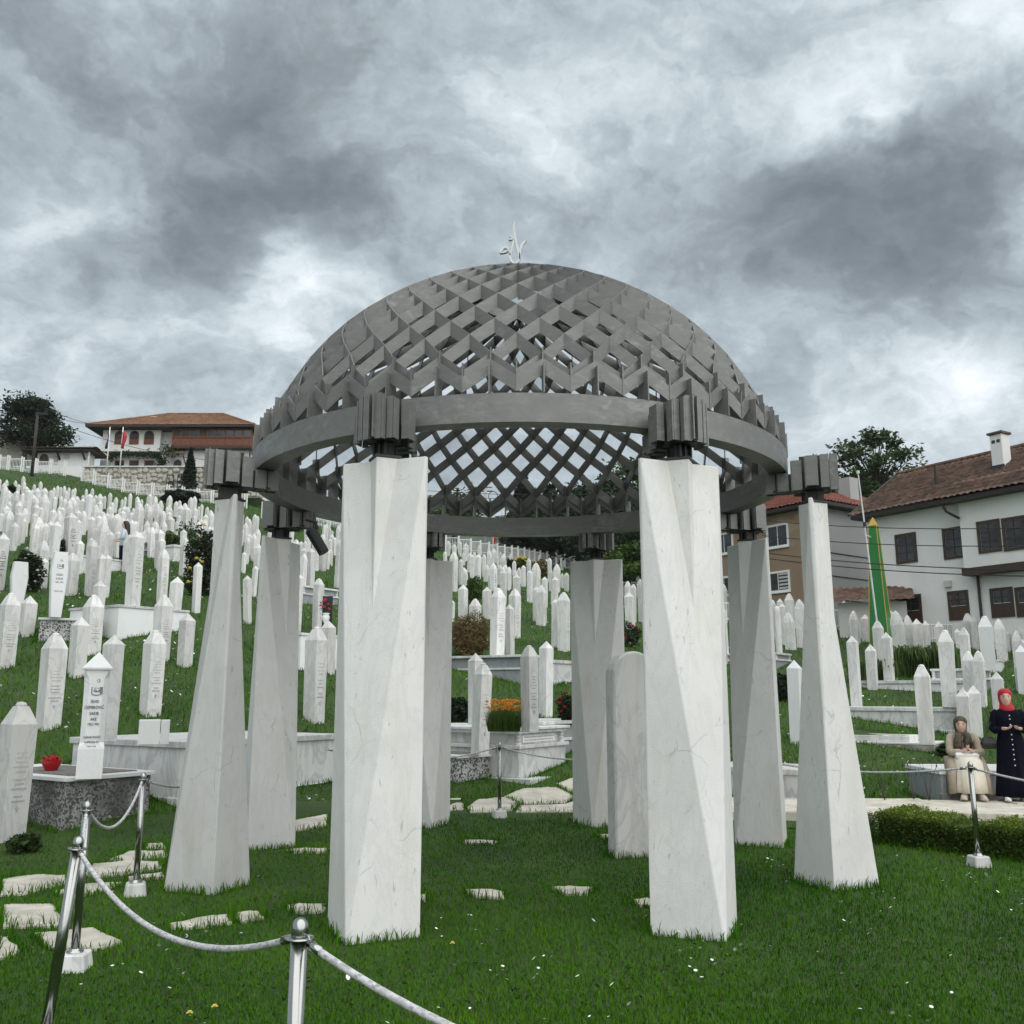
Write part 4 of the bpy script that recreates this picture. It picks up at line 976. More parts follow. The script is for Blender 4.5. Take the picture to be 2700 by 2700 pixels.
# ================================================================== paths and stepping stones
SLABM = None
def slab(parent, poly, z0=.0, th=.05, top=None, name='paving_slab'):
    """irregular limestone slab, outline in plan"""
    mb = MB(); c = Vector((sum(p[0] for p in poly)/len(poly), sum(p[1] for p in poly)/len(poly)))
    zt = (lambda x, y: tz(x, y)+z0+th) if top is None else (lambda x, y: top)
    pts = []
    for i, p in enumerate(poly):                 # roughen the outline
        q = poly[(i+1) % len(poly)]
        for f in (0, .33, .66):
            x = p[0]+(q[0]-p[0])*f; y = p[1]+(q[1]-p[1])*f
            pts.append((x+random.uniform(-.018, .018), y+random.uniform(-.018, .018)))
    mb.loft([[(x, y, zt(x, y)-th-.08) for x, y in pts], [(x, y, zt(x, y)-.008) for x, y in pts],
             [(c.x+(x-c.x)*.985, c.y+(y-c.y)*.985, zt(x, y)+random.uniform(-.003, .003)) for x, y in pts]])
    o = mb.build(name, M['slab'], parent); MASK.append([(c.x+(x-c.x)*.93, c.y+(y-c.y)*.93) for x, y in pts]); return o
def strip_base(name, pts, z=-.02):
    mb = MB(); mb.add([(x, y, tz(x, y)+z) for x, y in pts], [tuple(range(len(pts)))]); return tag(mb.build(name, M['soil']), kind='structure')
lawn_path = strip_base('stepping_path', [(-5, 5), (-1, 5), (2, 8), (2, 12), (-3, 11)], -.03)
S = [  # outlines in photo pixels
 [(0,2320),(90,2305),(175,2307),(182,2325),(60,2355),(0,2358)],[(148,2350),(225,2330),(320,2326),(290,2340),(205,2365)],[(208,2295),(250,2278),(340,2268),(430,2272),(420,2290),(250,2312)],
 [(288,2265),(340,2246),(440,2242),(440,2258),(330,2272)],[(380,2230),(430,2226),(440,2238),(390,2240)],[(0,2384),(135,2382),(165,2412),(150,2440),(10,2442)],[(92,2460),(245,2446),(325,2482),(250,2500),(130,2496)],
 [(0,2470),(18,2472),(50,2508),(0,2528)],[(340,2312),(432,2298),(432,2312),(345,2318)],
 [(442,2436),(560,2413),(600,2412),(612,2430),(545,2440),(470,2446)],[(618,2410),(650,2402),(680,2403),(698,2418),(640,2428)],[(755,2388),(790,2383),(856,2383),(852,2402),(780,2404)],
 [(1222,2346),(1300,2343),(1326,2352),(1328,2366),(1250,2362)],[(1456,2340),(1505,2336),(1565,2340),(1550,2355),(1490,2356)],[(1676,2372),(1700,2368),(1722,2370),(1722,2388),(1690,2386)],
 [(1100,2358),(1118,2358),(1124,2370),(1104,2376)],[(760,2240),(800,2236),(865,2237),(860,2246),(780,2246)],[(1222,2215),(1290,2215),(1315,2219),(1300,2224),(1225,2222)],[(1575,2200),(1628,2200),(1628,2210),(1590,2208)],
 [(1608,2208),(1640,2210),(1640,2226),(1620,2224)]]
for poly in S: slab(lawn_path, [tuple(atz(x, y, .02))[:2] for x, y in poly], 0, .024)
ring_path = strip_base('footpath', [(-4.2, 11.3), (-3, 12.6), (-1.5, 13.2), (0, 13.3), (2.4, 13.3), (2.4, 14.9), (0, 14.9), (-2, 14.4), (-4.3, 13)], -.01)
def between(p, q, f): return (p[0]+(q[0]-p[0])*f, p[1]+(q[1]-p[1])*f)
P2 = [[(1182,2122),(1215,2120),(1226,2138),(1182,2140)],[(1230,2135),(1260,2122),(1330,2118),(1365,2126),(1350,2140),(1240,2144)],[(1330,2117),(1380,2106),(1470,2104),(1515,2116),(1490,2126),(1370,2128)],
 [(1465,2100),(1520,2092),(1560,2096),(1560,2112),(1500,2108)],[(1370,2130),(1490,2128),(1560,2116),(1560,2142),(1360,2143)],
 [(770,2174),(865,2156),(862,2176),(768,2194)],[(700,2190),(760,2176),(756,2196),(690,2204)]]
for poly in P2: slab(ring_path, [tuple(atz(x, y, .02))[:2] for x, y in poly], 0, .026)
# right hand walk with its kerb
walk = strip_base('walkway', [(2.6, 12.6), (9.5, 9.9), (10.6, 12.4), (2.8, 14.9)], .015)
Q0, Q1 = atz(2290, 2143, .13), atz(2720, 2146, .13)
ux = (Q1-Q0).normalized(); uy = Vector((-ux.y, ux.x, 0))
x = -2.2
for L in (1.0, 1.2, 1.1, 1.3, .85, 1.2, .9, 1.2, 1.1):
    for r0, r1 in ((0, .55), (.56, 1.15), (1.16, 1.7)):
        sh = random.uniform(-.15, .15) if r0 else 0
        a_, b_ = x+.008+sh, x+L-.008+sh
        poly = [tuple(Q0+ux*u+uy*v)[:2] for u, v in ((a_, r0), (b_, r0), (b_+random.uniform(-.05, .05), r1), (a_+random.uniform(-.05, .05), r1))]
        slab(walk, poly, 0, .15, top=.13-r0*.0+.01*math.sin(x*3+r0))
    x += L

# ================================================================== rope barrier
POSTM = {}
def post_parts():
    b = MB().lathe([(.0255, .10), (.0255, .935)], 20).mesh('pole', M['chrome'], True)
    cl = MB().lathe([(.0255, .934), (.044, .936), (.044, .941), (.0255, .943)], 24).mesh('collar', M['chrome'], True)
    kn = MB().lathe([(.0245, .942), (.026, .952), (.026, .968), (.023, .982), (.015, .993), (.001, .998)], 20).mesh('cap', M['chrome'], True)
    fl = MB().lathe([(.052, .095), (.05, .108), (.036, .112), (.036, .122), (.026, .126)], 20).mesh('flange', M['chrome'], True)
    bk = MB().box((0, 0, .03), (.19, .19, .14), taper=.80).mesh('base_block', M['marble_slab'])
    return b, cl, kn, fl, bk
PP = post_parts()
def rope_post(p, tilt, label, rz=0, base=True):
    t = empty('rope_post', p, rz); tag(t, label, 'rope post', 'rope posts round the pavilion lawn')
    for me in PP[:4]: link(me.name, me, t)
    if base: link('base_block', PP[4], t, bevel=.01)
    if tilt: t.rotation_euler = (tilt[1], tilt[0], rz)
    return t
def gp(px, py): return atz(px, py, 0.0)
POSTS = {}
def post(k, p, label, tilt=None, base=True):
    o = rope_post(p, tilt, label, random.uniform(0, .4), base)
    Rm = Matrix.Rotation(tilt[0], 3, 'Y') if tilt else Matrix.Identity(3)
    POSTS[k] = Vector(p)+Rm @ Vector((0, 0, .94))
pa = atz(203, 2232, .94); pb = atz(125, 2790, .10)
tl = math.atan2(pa.x-pb.x, .84)
d1 = atz(203, 2235, .94); post('a', Vector((d1.x-.085, d1.y, 0)), 'nearest leaning steel rope post at the left, its foot below the frame', (.09, 0))
post('b', gp(194, 2556), 'steel rope post on a white block half hidden behind the near leaning post')
post('c', gp(356, 2360), 'steel rope post on a white block left of the front left column')
d4 = atz(790, 2472, .94); post('d', Vector((d4.x-.012, d4.y, 0)), 'foreground steel rope post in front of the lawn, cut by the bottom edge', (.012, 0))
post('e', gp(1317, 2156), 'steel rope post on a white block in the centre behind the pavilion')
post('f', gp(2582, 2284), 'steel rope post on a white block in front of the boxwood hedge')
def rope(a, b, sag, label, ra=.011, ends=(1, 1)):
    a, b = Vector(a), Vector(b); d = (b-a); dh = Vector((d.x, d.y, 0)).normalized()
    a2 = a+dh*.05*ends[0]; b2 = b-dh*.05*ends[1]
    pts = []; n = 44
    for i in range(n+1):
        f = i/n; p = a2.lerp(b2, f); p.z -= sag*4*f*(1-f)+.012; pts.append(p)
    t = empty('rope', a2); tag(t, label, 'rope', 'ropes between the steel posts')
    P = [p-a2 for p in pts]
    mb = MB(); mb.tube(P, ra, 10); me = mb.mesh('braid', M['rope'], True)
    uvl = me.uv_layers.new(name='uv'); L = (b2-a2).length*1.08
    for poly in me.polygons:
        for li in poly.loop_indices:
            vi = me.loops[li].vertex_index; ringi, j = divmod(vi, 10)
            jj = j
            if max(me.loops[q].vertex_index % 10 for q in poly.loop_indices) == 9 and j == 0 and min(me.loops[q].vertex_index % 10 for q in poly.loop_indices) == 0: jj = 10
            uvl.data[li].uv = (ringi/n*L/.032+jj/10*.5, jj/10*4)
    link('braid', me, t)
    for q, e, s in ((0, ends[0], 1), (n, ends[1], -1)):
        if not e: continue
        dv = (P[q+s*3]-P[q]).normalized()
        MB().tube([P[q]-dv*.004, P[q]+dv*.052], ra*1.25, 12).build('ferrule', M['chrome'], t, smooth=True)
        c = P[q]-dv*.02
        MB().tube([c+Vector((dh.x*.020*math.cos(u), dh.y*.020*math.cos(u), .020*math.sin(u))) for u in np.linspace(0, 2*math.pi, 13)], .0026, 6).build('hook_ring', M['chrome'], t, smooth=True)
rope(POSTS['a'], POSTS['d'], .17, 'flecked rope sagging between the two nearest posts')
rope(POSTS['d'], Vector((.95, 1.75, .93)), .13, 'flecked rope running from the foreground post out of the bottom edge')
rope(POSTS['b'], POSTS['c'], .22, 'deeply sagging rope between the two left posts on white blocks')
rope(POSTS['a'], POSTS['b'], .20, 'short rope hanging steeply behind the near leaning post')
rope(POSTS['c'], Vector((-3.15, 11.2, .94)), .16, 'thin rope running from the left post behind the front left column')
rope(Vector((-2.5, 12.9, .94)), POSTS['e'], .16, 'rope left of the centre post in front of the speckled tomb')
rope(POSTS['e'], Vector((2.1, 13.2, .94)), .16, 'rope right of the centre post in front of the stepped tomb')
rope(Vector((2.7, 11.9, .94)), POSTS['f'], .11, 'rope left of the hedge post, below the seated woman')
rope(POSTS['f'], Vector((5.6, 7.2, .94)), .10, 'rope running from the hedge post out of the right edge')

# ================================================================== foliage
def leaf_cloud(C, size, name, mat, parent=None, jit=.35, tint=None, upbias=.0):
    C = np.asarray(C, float); n = len(C)
    u = RNG.normal(size=(n, 3)); u[:, 2] *= .6; u /= np.linalg.norm(u, axis=1)[:, None]
    v = RNG.normal(size=(n, 3)); v -= (v*u).sum(1)[:, None]*u; v /= np.linalg.norm(v, axis=1)[:, None]
    s = size*(1+jit*RNG.uniform(-1, 1, n))[:, None]
    V = np.stack([C-u*s, C-v*s*.45, C+u*s, C+v*s*.45], 1).reshape(-1, 3)
    F = np.arange(4*n).reshape(-1, 4)
    tn = np.repeat(RNG.uniform(0, 1, n) if tint is None else tint, 4)
    return link(name, npmesh(name, V, F, mat, tn), parent)
def ball(n, r, c=(0, 0, 0), shell=.45, lump=.18, seed=0):
    d = RNG.normal(size=(n, 3)); d /= np.linalg.norm(d, axis=1)[:, None]
    k = RNG.uniform(shell**3, 1, n)**(1/3)
    ph = RNG.uniform(0, 6.28, 3)
    lp = 1+lump*(np.sin(4*d[:, 0]+ph[0])*np.sin(4.5*d[:, 1]+ph[1])+.6*np.sin(7*d[:, 2]+5*d[:, 0]+ph[2]))
    return d*(k*lp)[:, None]*np.asarray(r)+np.asarray(c)
def bush(name, label, p, r, n, size, mat, cat='bush', flowers=None, stems=True, drop=.0):
    t = empty(name, p); tag(t, label, cat)
    C = ball(n, r, (0, 0, r[2]*.9)); C[:, 2] = np.abs(C[:, 2])
    leaf_cloud(C, size, 'foliage', M[mat], t)['kind'] = 'stuff'
    if stems:
        mb = MB()
        for k in range(7):
            a = random.uniform(0, 6.28); mb.tube([(.05*math.cos(a), .05*math.sin(a), -.1), (r[0]*.3*math.cos(a), r[1]*.3*math.sin(a), r[2]*.7), (r[0]*.6*math.cos(a), r[1]*.6*math.sin(a), r[2]*1.3)], [.015, .01, .004], 5)
        mb.build('stems', M['bark'], t)['kind'] = 'stuff'
    if flowers:
        fm, cnt, fs = flowers
        for k in range(cnt):
            d = ball(1, r, (0, 0, r[2]*.9), .92)[0]; d[2] = abs(d[2])
            d[1] = -abs(d[1])*1.03 if k % 3 else d[1]
            link('flower', FLOWER(fm, fs), t, tuple(d), random.uniform(0, 6))
    return t
FL = {}
def FLOWER(mat, s):
    if (mat, s) not in FL:
        mb = MB()
        for ringn, rr, zz_, tilt in ((6, .6, 0, .4), (5, .35, .25, .9), (3, .15, .4, 1.2)):
            for k in range(ringn):
                a = k*2*math.pi/ringn+ringn; c, q = math.cos(a), math.sin(a)
                o = Vector((c, q, 0))*rr*s+Vector((0, 0, zz_*s)); tn = Vector((-q, c, 0))*.42*s; up = Vector((c*math.cos(tilt), q*math.cos(tilt), math.sin(tilt)))*.55*s
                mb.add([o-tn, o+tn, o+tn*.8+up, o-tn*.8+up], [(0, 1, 2, 3)])
        FL[(mat, s)] = mb.mesh('flower', M[mat])
    return FL[(mat, s)]
def bb(name, label, px, pbase, ptop, pw, mat, n, size, cat='bush', Y=None, z=None, **kw):
    p = hit(px, pbase) if Y is None else at(px, pbase, Y)
    if z is not None: p.z = z
    dep = p.y*CP+(p.z-EYE)*SP; h = (pbase-ptop)*dep/FPX; w_ = pw*dep/FPX
    return bush(name, label, p, (w_/2, w_/2*.9, h/1.9), n, size, mat, cat, **kw)
q = on7(1240, 1735)
bb('dry_bush', 'round brown dry bush on the grey two tier tomb', 1238, 1738, 1622, 108, 'leaf_brown', 9000, .030, Y=q.y+.3, z=h7)
q = on5(1335, 1930)
def orange_flowers():
    p = Vector((q.x, q.y+.25, h5)); t = empty('flower_clump', p); tag(t, 'clump of orange flowers with feathery leaves on the stepped tomb', 'flowers')
    V, F, T = [], [], []
    for k in range(1500):
        x, y = max(-.27, min(.20, random.gauss(-.03, .16))), max(-.15, min(.5, random.gauss(.1, .2))); hh = random.uniform(.18, .40); a = random.uniform(0, 6.28); lean = random.uniform(0, .10)
        wv = Vector((math.cos(a+1.57), math.sin(a+1.57), 0))*.005; tip = Vector((x+math.cos(a)*lean, y+math.sin(a)*lean, hh)); b = len(V)
        V += [Vector((x, y, 0))-wv, Vector((x, y, 0))+wv, tip]; F.append((b, b+1, b+2)); T += [random.random()]*3
    link('foliage', npmesh('foliage', np.array([tuple(v) for v in V]), np.array(F), M['leaf_light'], np.array(T)), t)['kind'] = 'stuff'
    fm = FLOWER('orange', .021)
    for k in range(150): link('flower', fm, t, (max(-.30, min(.22, random.gauss(-.03, .16))), max(-.16, min(.5, random.gauss(.05, .2))), random.uniform(.30, .47)), random.uniform(0, 6)).rotation_euler.x = random.uniform(-.6, .6)
orange_flowers()
bb('rose_bush', 'red and white rose bush on the dark grey tomb behind the rear column', 1498, 1896, 1828, 60, 'leaf_dark', 1200, .035, flowers=('red', 9, .045), Y=on9(1480, 1900).y+.3, z=h9)
bb('rose_bush', 'pink rose bush in front of the slim stones between the rear and right columns', 1660, 1706, 1640, 62, 'leaf_dark', 1400, .04, flowers=('pink', 5, .075))
bb('rose_bush', 'tall yellow rose bush left of the front left column', 532, 1570, 1392, 95, 'leaf_dark', 3600, .060, flowers=('yellowf', 9, .085))
bb('rose_bush', 'leggy rose bush with pale flowers above the yellow roses', 490, 1452, 1376, 60, 'leaf_dark', 500, .055, flowers=('petal', 8, .06))
bb('rose_bush', 'white rose bush left of the lettered coffin shaped stone', 66, 1560, 1452, 82, 'leaf_dark', 3600, .045, flowers=('petal', 26, .05))
bb('shrub', 'small red tinged shrub by the tall black lettered stone', 158, 1466, 1422, 30, 'leaf_dark', 700, .045, flowers=('red', 3, .06))
bb('shrub', 'bright green shrub left of the rose bush in the upper left field', 448, 1440, 1402, 40, 'leaf_light', 1000, .07)
bb('shrub', 'green shrub among the stones left of the centre', 1250, 1590, 1522, 48, 'leaf_light', 2400, .05)
bb('shrub', 'yellow flowering bush at the top of the centre field', 1378, 1512, 1470, 52, 'leaf_light', 1500, .09, flowers=('yellowf', 60, .11))
bb('shrub', 'brownish green round bush right of the yellow one', 1422, 1522, 1477, 58, 'leaf_brown', 2200, .07)
bb('shrub', 'dark green bush left of the yellow one', 1348, 1512, 1474, 34, 'leaf_dark', 1000, .09)
bb('shrub', 'dark shrub in the gap of the far left rows', 30, 1306, 1278, 22, 'leaf_dark', 600, .10)
bb('juniper', 'low spreading dark juniper on the grass bank below the fence', 478, 1328, 1294, 96, 'leaf_conifer', 3000, .16)
bb('shrub', 'dark green shrub between the two right columns', 2062, 1850, 1780, 46, 'leaf_dark', 1500, .05)
bb('shrub', 'low leafy weeds beside the path at the foot of the left tomb', 60, 2250, 2205, 80, 'leaf', 900, .045)
bb('shrub', 'dark ivy like cover left of the orange flowers', 1205, 1905, 1840, 60, 'leaf_dark', 2200, .045)
bb('shrub', 'leafy ground cover behind the seated woman tombs', 2498, 1996, 1962, 44, 'leaf', 800, .05)
def lily(px, pbase, wpx, hpx, label, n=420):
    p = hit(px, pbase); dep = p.y; w_ = wpx*dep/FPX; h = hpx*dep/FPX
    t = empty('lily_clump', p); tag(t, label, 'plants'); V, F, T = [], [], []
    for k in range(n):
        x, y = random.uniform(-w_/2, w_/2), random.uniform(-.35, .35); a = random.uniform(0, 6.28); hh = h*random.uniform(.7, 1.05); L = random.uniform(.32, .62)
        dv = Vector((math.cos(a), math.sin(a), 0)); sv = Vector((-dv.y, dv.x, 0)); b = len(V); tn = random.random()
        for f, wd_ in ((0, .014), (.4, .016), (.75, .012), (1, .001)):
            c = Vector((x, y, 0))+dv*L*f**1.6+Vector((0, 0, hh*(math.sin(f*2.55)*1.0)))
            V += [c-sv*wd_, c+sv*wd_]; T += [tn, tn]
        for i in range(3): F.append((b+2*i, b+2*i+1, b+2*i+3, b+2*i+2))
    link('leaves', npmesh('leaves', np.array([tuple(v) for v in V]), np.array(F), M['leaf_light'], np.array(T)), t)['kind'] = 'stuff'
lily(2440, 1785, 165, 85, 'long leaved green lily clump in the pale step tomb at right')
lily(2295, 1800, 85, 62, 'lily clump behind the short pointed stones right of the right column', 200)
lily(1610, 1590, 40, 70, 'tall grass tuft right of the rear column', 60)

# trees ---------------------------------------------------------------
def tree(name, label, p, h, spread, trunk_h, trunk_r, n, size, mat, clumps=26, ell=(1, 1, .75), lean=0, cat='tree', seed=1, gap=.5):
    rr = random.Random(seed); t = empty(name, p); tag(t, label, cat)
    mb = MB(); top = Vector((lean, 0, h*.8))
    mb.tube([(0, 0, -.3), (lean*.3, 0, trunk_h), tuple(top*.8), tuple(top)], [trunk_r, trunk_r*.75, trunk_r*.4, trunk_r*.1], 8)
    cen = []
    for k in range(clumps):
        a = rr.uniform(0, 6.28); e = rr.uniform(-.25, 1); rad = spread*math.sqrt(max(0.02, 1-abs(e)**1.7))*rr.uniform(gap, 1.0)
        c = Vector((lean+rad*math.cos(a)*ell[0], rad*math.sin(a)*ell[1], trunk_h+(h-trunk_h)*(.30+.62*max(e, -.2))))
        s = Vector((lean*.5, 0, trunk_h+(c.z-trunk_h)*rr.uniform(.2, .5)))
        mid = s.lerp(c, .55)+Vector((0, 0, .05*h)); mb.tube([s, mid, c], [trunk_r*.32, trunk_r*.18, trunk_r*.04], 5); cen.append((c, spread*rr.uniform(.20, .36)*(.62 if clumps > 50 else 1)))
    mb.build('trunk', M['bark'], t, smooth=True)
    C = []; T = []
    for c, r in cen:
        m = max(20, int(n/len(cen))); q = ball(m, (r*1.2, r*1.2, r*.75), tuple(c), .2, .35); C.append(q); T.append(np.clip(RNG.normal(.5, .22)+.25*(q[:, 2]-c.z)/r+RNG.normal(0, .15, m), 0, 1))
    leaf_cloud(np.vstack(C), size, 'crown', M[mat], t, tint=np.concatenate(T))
    return t
def conifer(label, p, h, r, n, size=.22, seed=1):
    t = empty('conifer', p); tag(t, label, 'tree'); MB().tube([(0, 0, -.3), (0, 0, h)], [h*.018, .02], 6).build('trunk', M['bark'], t)
    rr = np.random.default_rng(seed); f = rr.uniform(0, 1, n)**.7; lay = np.floor(f*14)/14; a = rr.uniform(0, 6.28, n)
    arm = np.round(a/6.28*9+lay*5)*6.28/9+rr.normal(0, .16, n); q = rr.uniform(0, 1, n)**.6
    rad = r*(1-lay*.95)*q*(1+.15*np.sin(a*3)); z = h*(.10+.9*lay)-rad*.22+rr.normal(0, .12, n)
    leaf_cloud(np.stack([rad*np.cos(arm), rad*np.sin(arm), np.clip(z, .2, h)], 1), size, 'crown', M['leaf_conifer'], t)
p = hit(75, 1238); Yt = 82
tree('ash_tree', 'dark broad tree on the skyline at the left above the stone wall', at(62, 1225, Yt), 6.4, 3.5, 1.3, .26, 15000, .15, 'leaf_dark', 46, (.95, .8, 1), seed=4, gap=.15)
conifer('slim dark cypress in front of the stone retaining wall', at(497, 1292, 74), 3.5, .75, 5000, .11, 3)
for o in [o for o in bpy.data.objects if o.name == 'conifer']: o.name = 'cypress_tree'
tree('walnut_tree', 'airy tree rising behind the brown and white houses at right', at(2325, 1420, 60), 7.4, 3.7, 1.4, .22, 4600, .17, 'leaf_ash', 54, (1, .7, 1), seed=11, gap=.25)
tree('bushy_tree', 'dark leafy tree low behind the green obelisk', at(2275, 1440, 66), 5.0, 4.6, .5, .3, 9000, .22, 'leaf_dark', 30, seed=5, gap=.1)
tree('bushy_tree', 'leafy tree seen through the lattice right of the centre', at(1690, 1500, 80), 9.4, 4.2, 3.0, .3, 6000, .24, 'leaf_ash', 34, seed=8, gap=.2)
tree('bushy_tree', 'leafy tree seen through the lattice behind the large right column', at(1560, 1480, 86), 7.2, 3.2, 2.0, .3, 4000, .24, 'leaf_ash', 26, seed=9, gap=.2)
conifer('dark spruce seen through the lattice left of centre', at(1380, 1480, 92), 9.0, 3.0, 7000, .26, 5)
conifer('dark spruce seen through the lattice in the centre', at(1452, 1490, 90), 8.2, 3.4, 7000, .26, 6)
conifer('dark spruce behind the stepped fence, right of centre', at(1510, 1500, 80), 7.0, 3.4, 7000, .26, 7)
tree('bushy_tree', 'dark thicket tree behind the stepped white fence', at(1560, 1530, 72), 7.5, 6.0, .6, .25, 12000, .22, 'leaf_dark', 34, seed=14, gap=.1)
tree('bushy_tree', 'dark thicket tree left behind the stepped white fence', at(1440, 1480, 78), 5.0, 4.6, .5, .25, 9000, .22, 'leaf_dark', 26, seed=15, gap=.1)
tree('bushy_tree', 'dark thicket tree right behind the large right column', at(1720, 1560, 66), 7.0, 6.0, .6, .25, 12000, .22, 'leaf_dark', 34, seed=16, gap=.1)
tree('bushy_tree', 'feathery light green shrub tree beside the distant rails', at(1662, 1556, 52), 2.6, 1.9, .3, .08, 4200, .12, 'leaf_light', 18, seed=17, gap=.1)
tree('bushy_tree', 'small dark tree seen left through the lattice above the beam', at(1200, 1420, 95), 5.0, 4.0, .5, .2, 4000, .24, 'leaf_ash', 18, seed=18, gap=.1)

# hedge --------------------------------------------------------------
def hedge():
    A_, B_ = atz(2312, 2226, 0), atz(2760, 2284, 0)
    ax = (B_-A_); L = ax.length+2.2; ax.normalize(); ay = Vector((-ax.y, ax.x, 0)); wd, h = .70, .345
    t = empty('boxwood_hedge', A_, math.atan2(ax.y, ax.x)); tag(t, 'clipped boxwood hedge along the walkway, yellow green on top', 'hedge')
    n = 34000; u = RNG.uniform(-.1, L, n); ph = RNG.uniform(0, 1, n)
    hh = h*(1+.10*np.sin(u*5)+.07*np.sin(u*11.3)); ww = wd*(1+.06*np.sin(u*4.2+1))
    side = RNG.uniform(0, 1, n); y = np.where(side < .5, RNG.uniform(0, 1, n)*ww, np.where(side < .88, 0.0, ww)); z = np.where(side < .5, hh, RNG.uniform(.02, 1, n)*hh)
    rnd = np.minimum(1, np.abs(y-ww/2)/(ww/2)); z = z-np.where(side < .5, .07*rnd**4, 0)
    dep = RNG.exponential(.035, n); y = y+np.where(side < .5, 0, np.where(side < .88, dep, -dep))+RNG.normal(0, .012, n); z = z-np.where(side < .5, dep, 0)+RNG.normal(0, .014, n)
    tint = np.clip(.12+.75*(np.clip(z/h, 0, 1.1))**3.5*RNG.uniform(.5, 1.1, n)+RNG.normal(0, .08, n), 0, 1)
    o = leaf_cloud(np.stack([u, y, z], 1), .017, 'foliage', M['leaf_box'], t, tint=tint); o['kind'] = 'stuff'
    MB().box((L/2, wd/2, h*.42), (L, wd*.78, h*.8)).build('core', M['soil'], t)
    MASK.append([tuple(A_+ax*a+ay*b)[:2] for a, b in ((-.1, .05), (L, .05), (L, wd), (-.1, wd))])
hedge()
for (px, py, nm) in ((2400, 2130, 'thin dry weed with dark seed heads growing behind the hedge'), (2440, 2130, 'taller dry weed with dark seed heads between hedge and kerb'), (2325, 2132, 'small dry weed right of the right column behind the hedge')):
    p = atz(px, py, .0); t = empty('weed', (p.x, p.y-.15, .1)); tag(t, nm, 'weed'); mb = MB()
    for k in range(8):
        a = random.uniform(0, 6.28); l = random.uniform(.35, .62); e = (math.cos(a)*.18, math.sin(a)*.1, l); mb.tube([(0, 0, 0), (e[0]*.4, e[1]*.4, l*.6), e], [.003, .002, .002], 4); mb.lathe([(.002, -.02), (.009, 0), (.002, .03)], 5, e)
    mb.build('stalks', M['bark'], t)['kind'] = 'stuff'

# ================================================================== houses
class Wall:
    """a facade: pixel -> (distance along, height) on its plane"""
    def __init__(s, P, d):
        s.P = Vector((P[0], P[1], 0)); s.d = Vector((d[0], d[1], 0)).normalized(); s.n = Vector((s.d.y, -s.d.x, 0))   # n looks outwards
    def uz(s, px, py, off=0.0):
        r = pray(px, py); P = s.P+s.n*off
        k = s.n.dot(P)/s.n.dot(Vector((r.x, r.y, 0)))
        q = r*k; return (Vector((q.x, q.y, 0))-P).dot(s.d), EYE+q.z
    def mat(s): return Matrix(((s.d.x, -s.n.x, 0, s.P.x), (s.d.y, -s.n.y, 0, s.P.y), (0, 0, 1, 0), (0, 0, 0, 1)))
def boxpart(name, t, mat, x0, x1, y0, y1, z0, z1, bev=0): return MB().box(((x0+x1)/2, (y0+y1)/2, (z0+z1)/2), (x1-x0, y1-y0, z1-z0)).build(name, M[mat], t, bevel=bev)
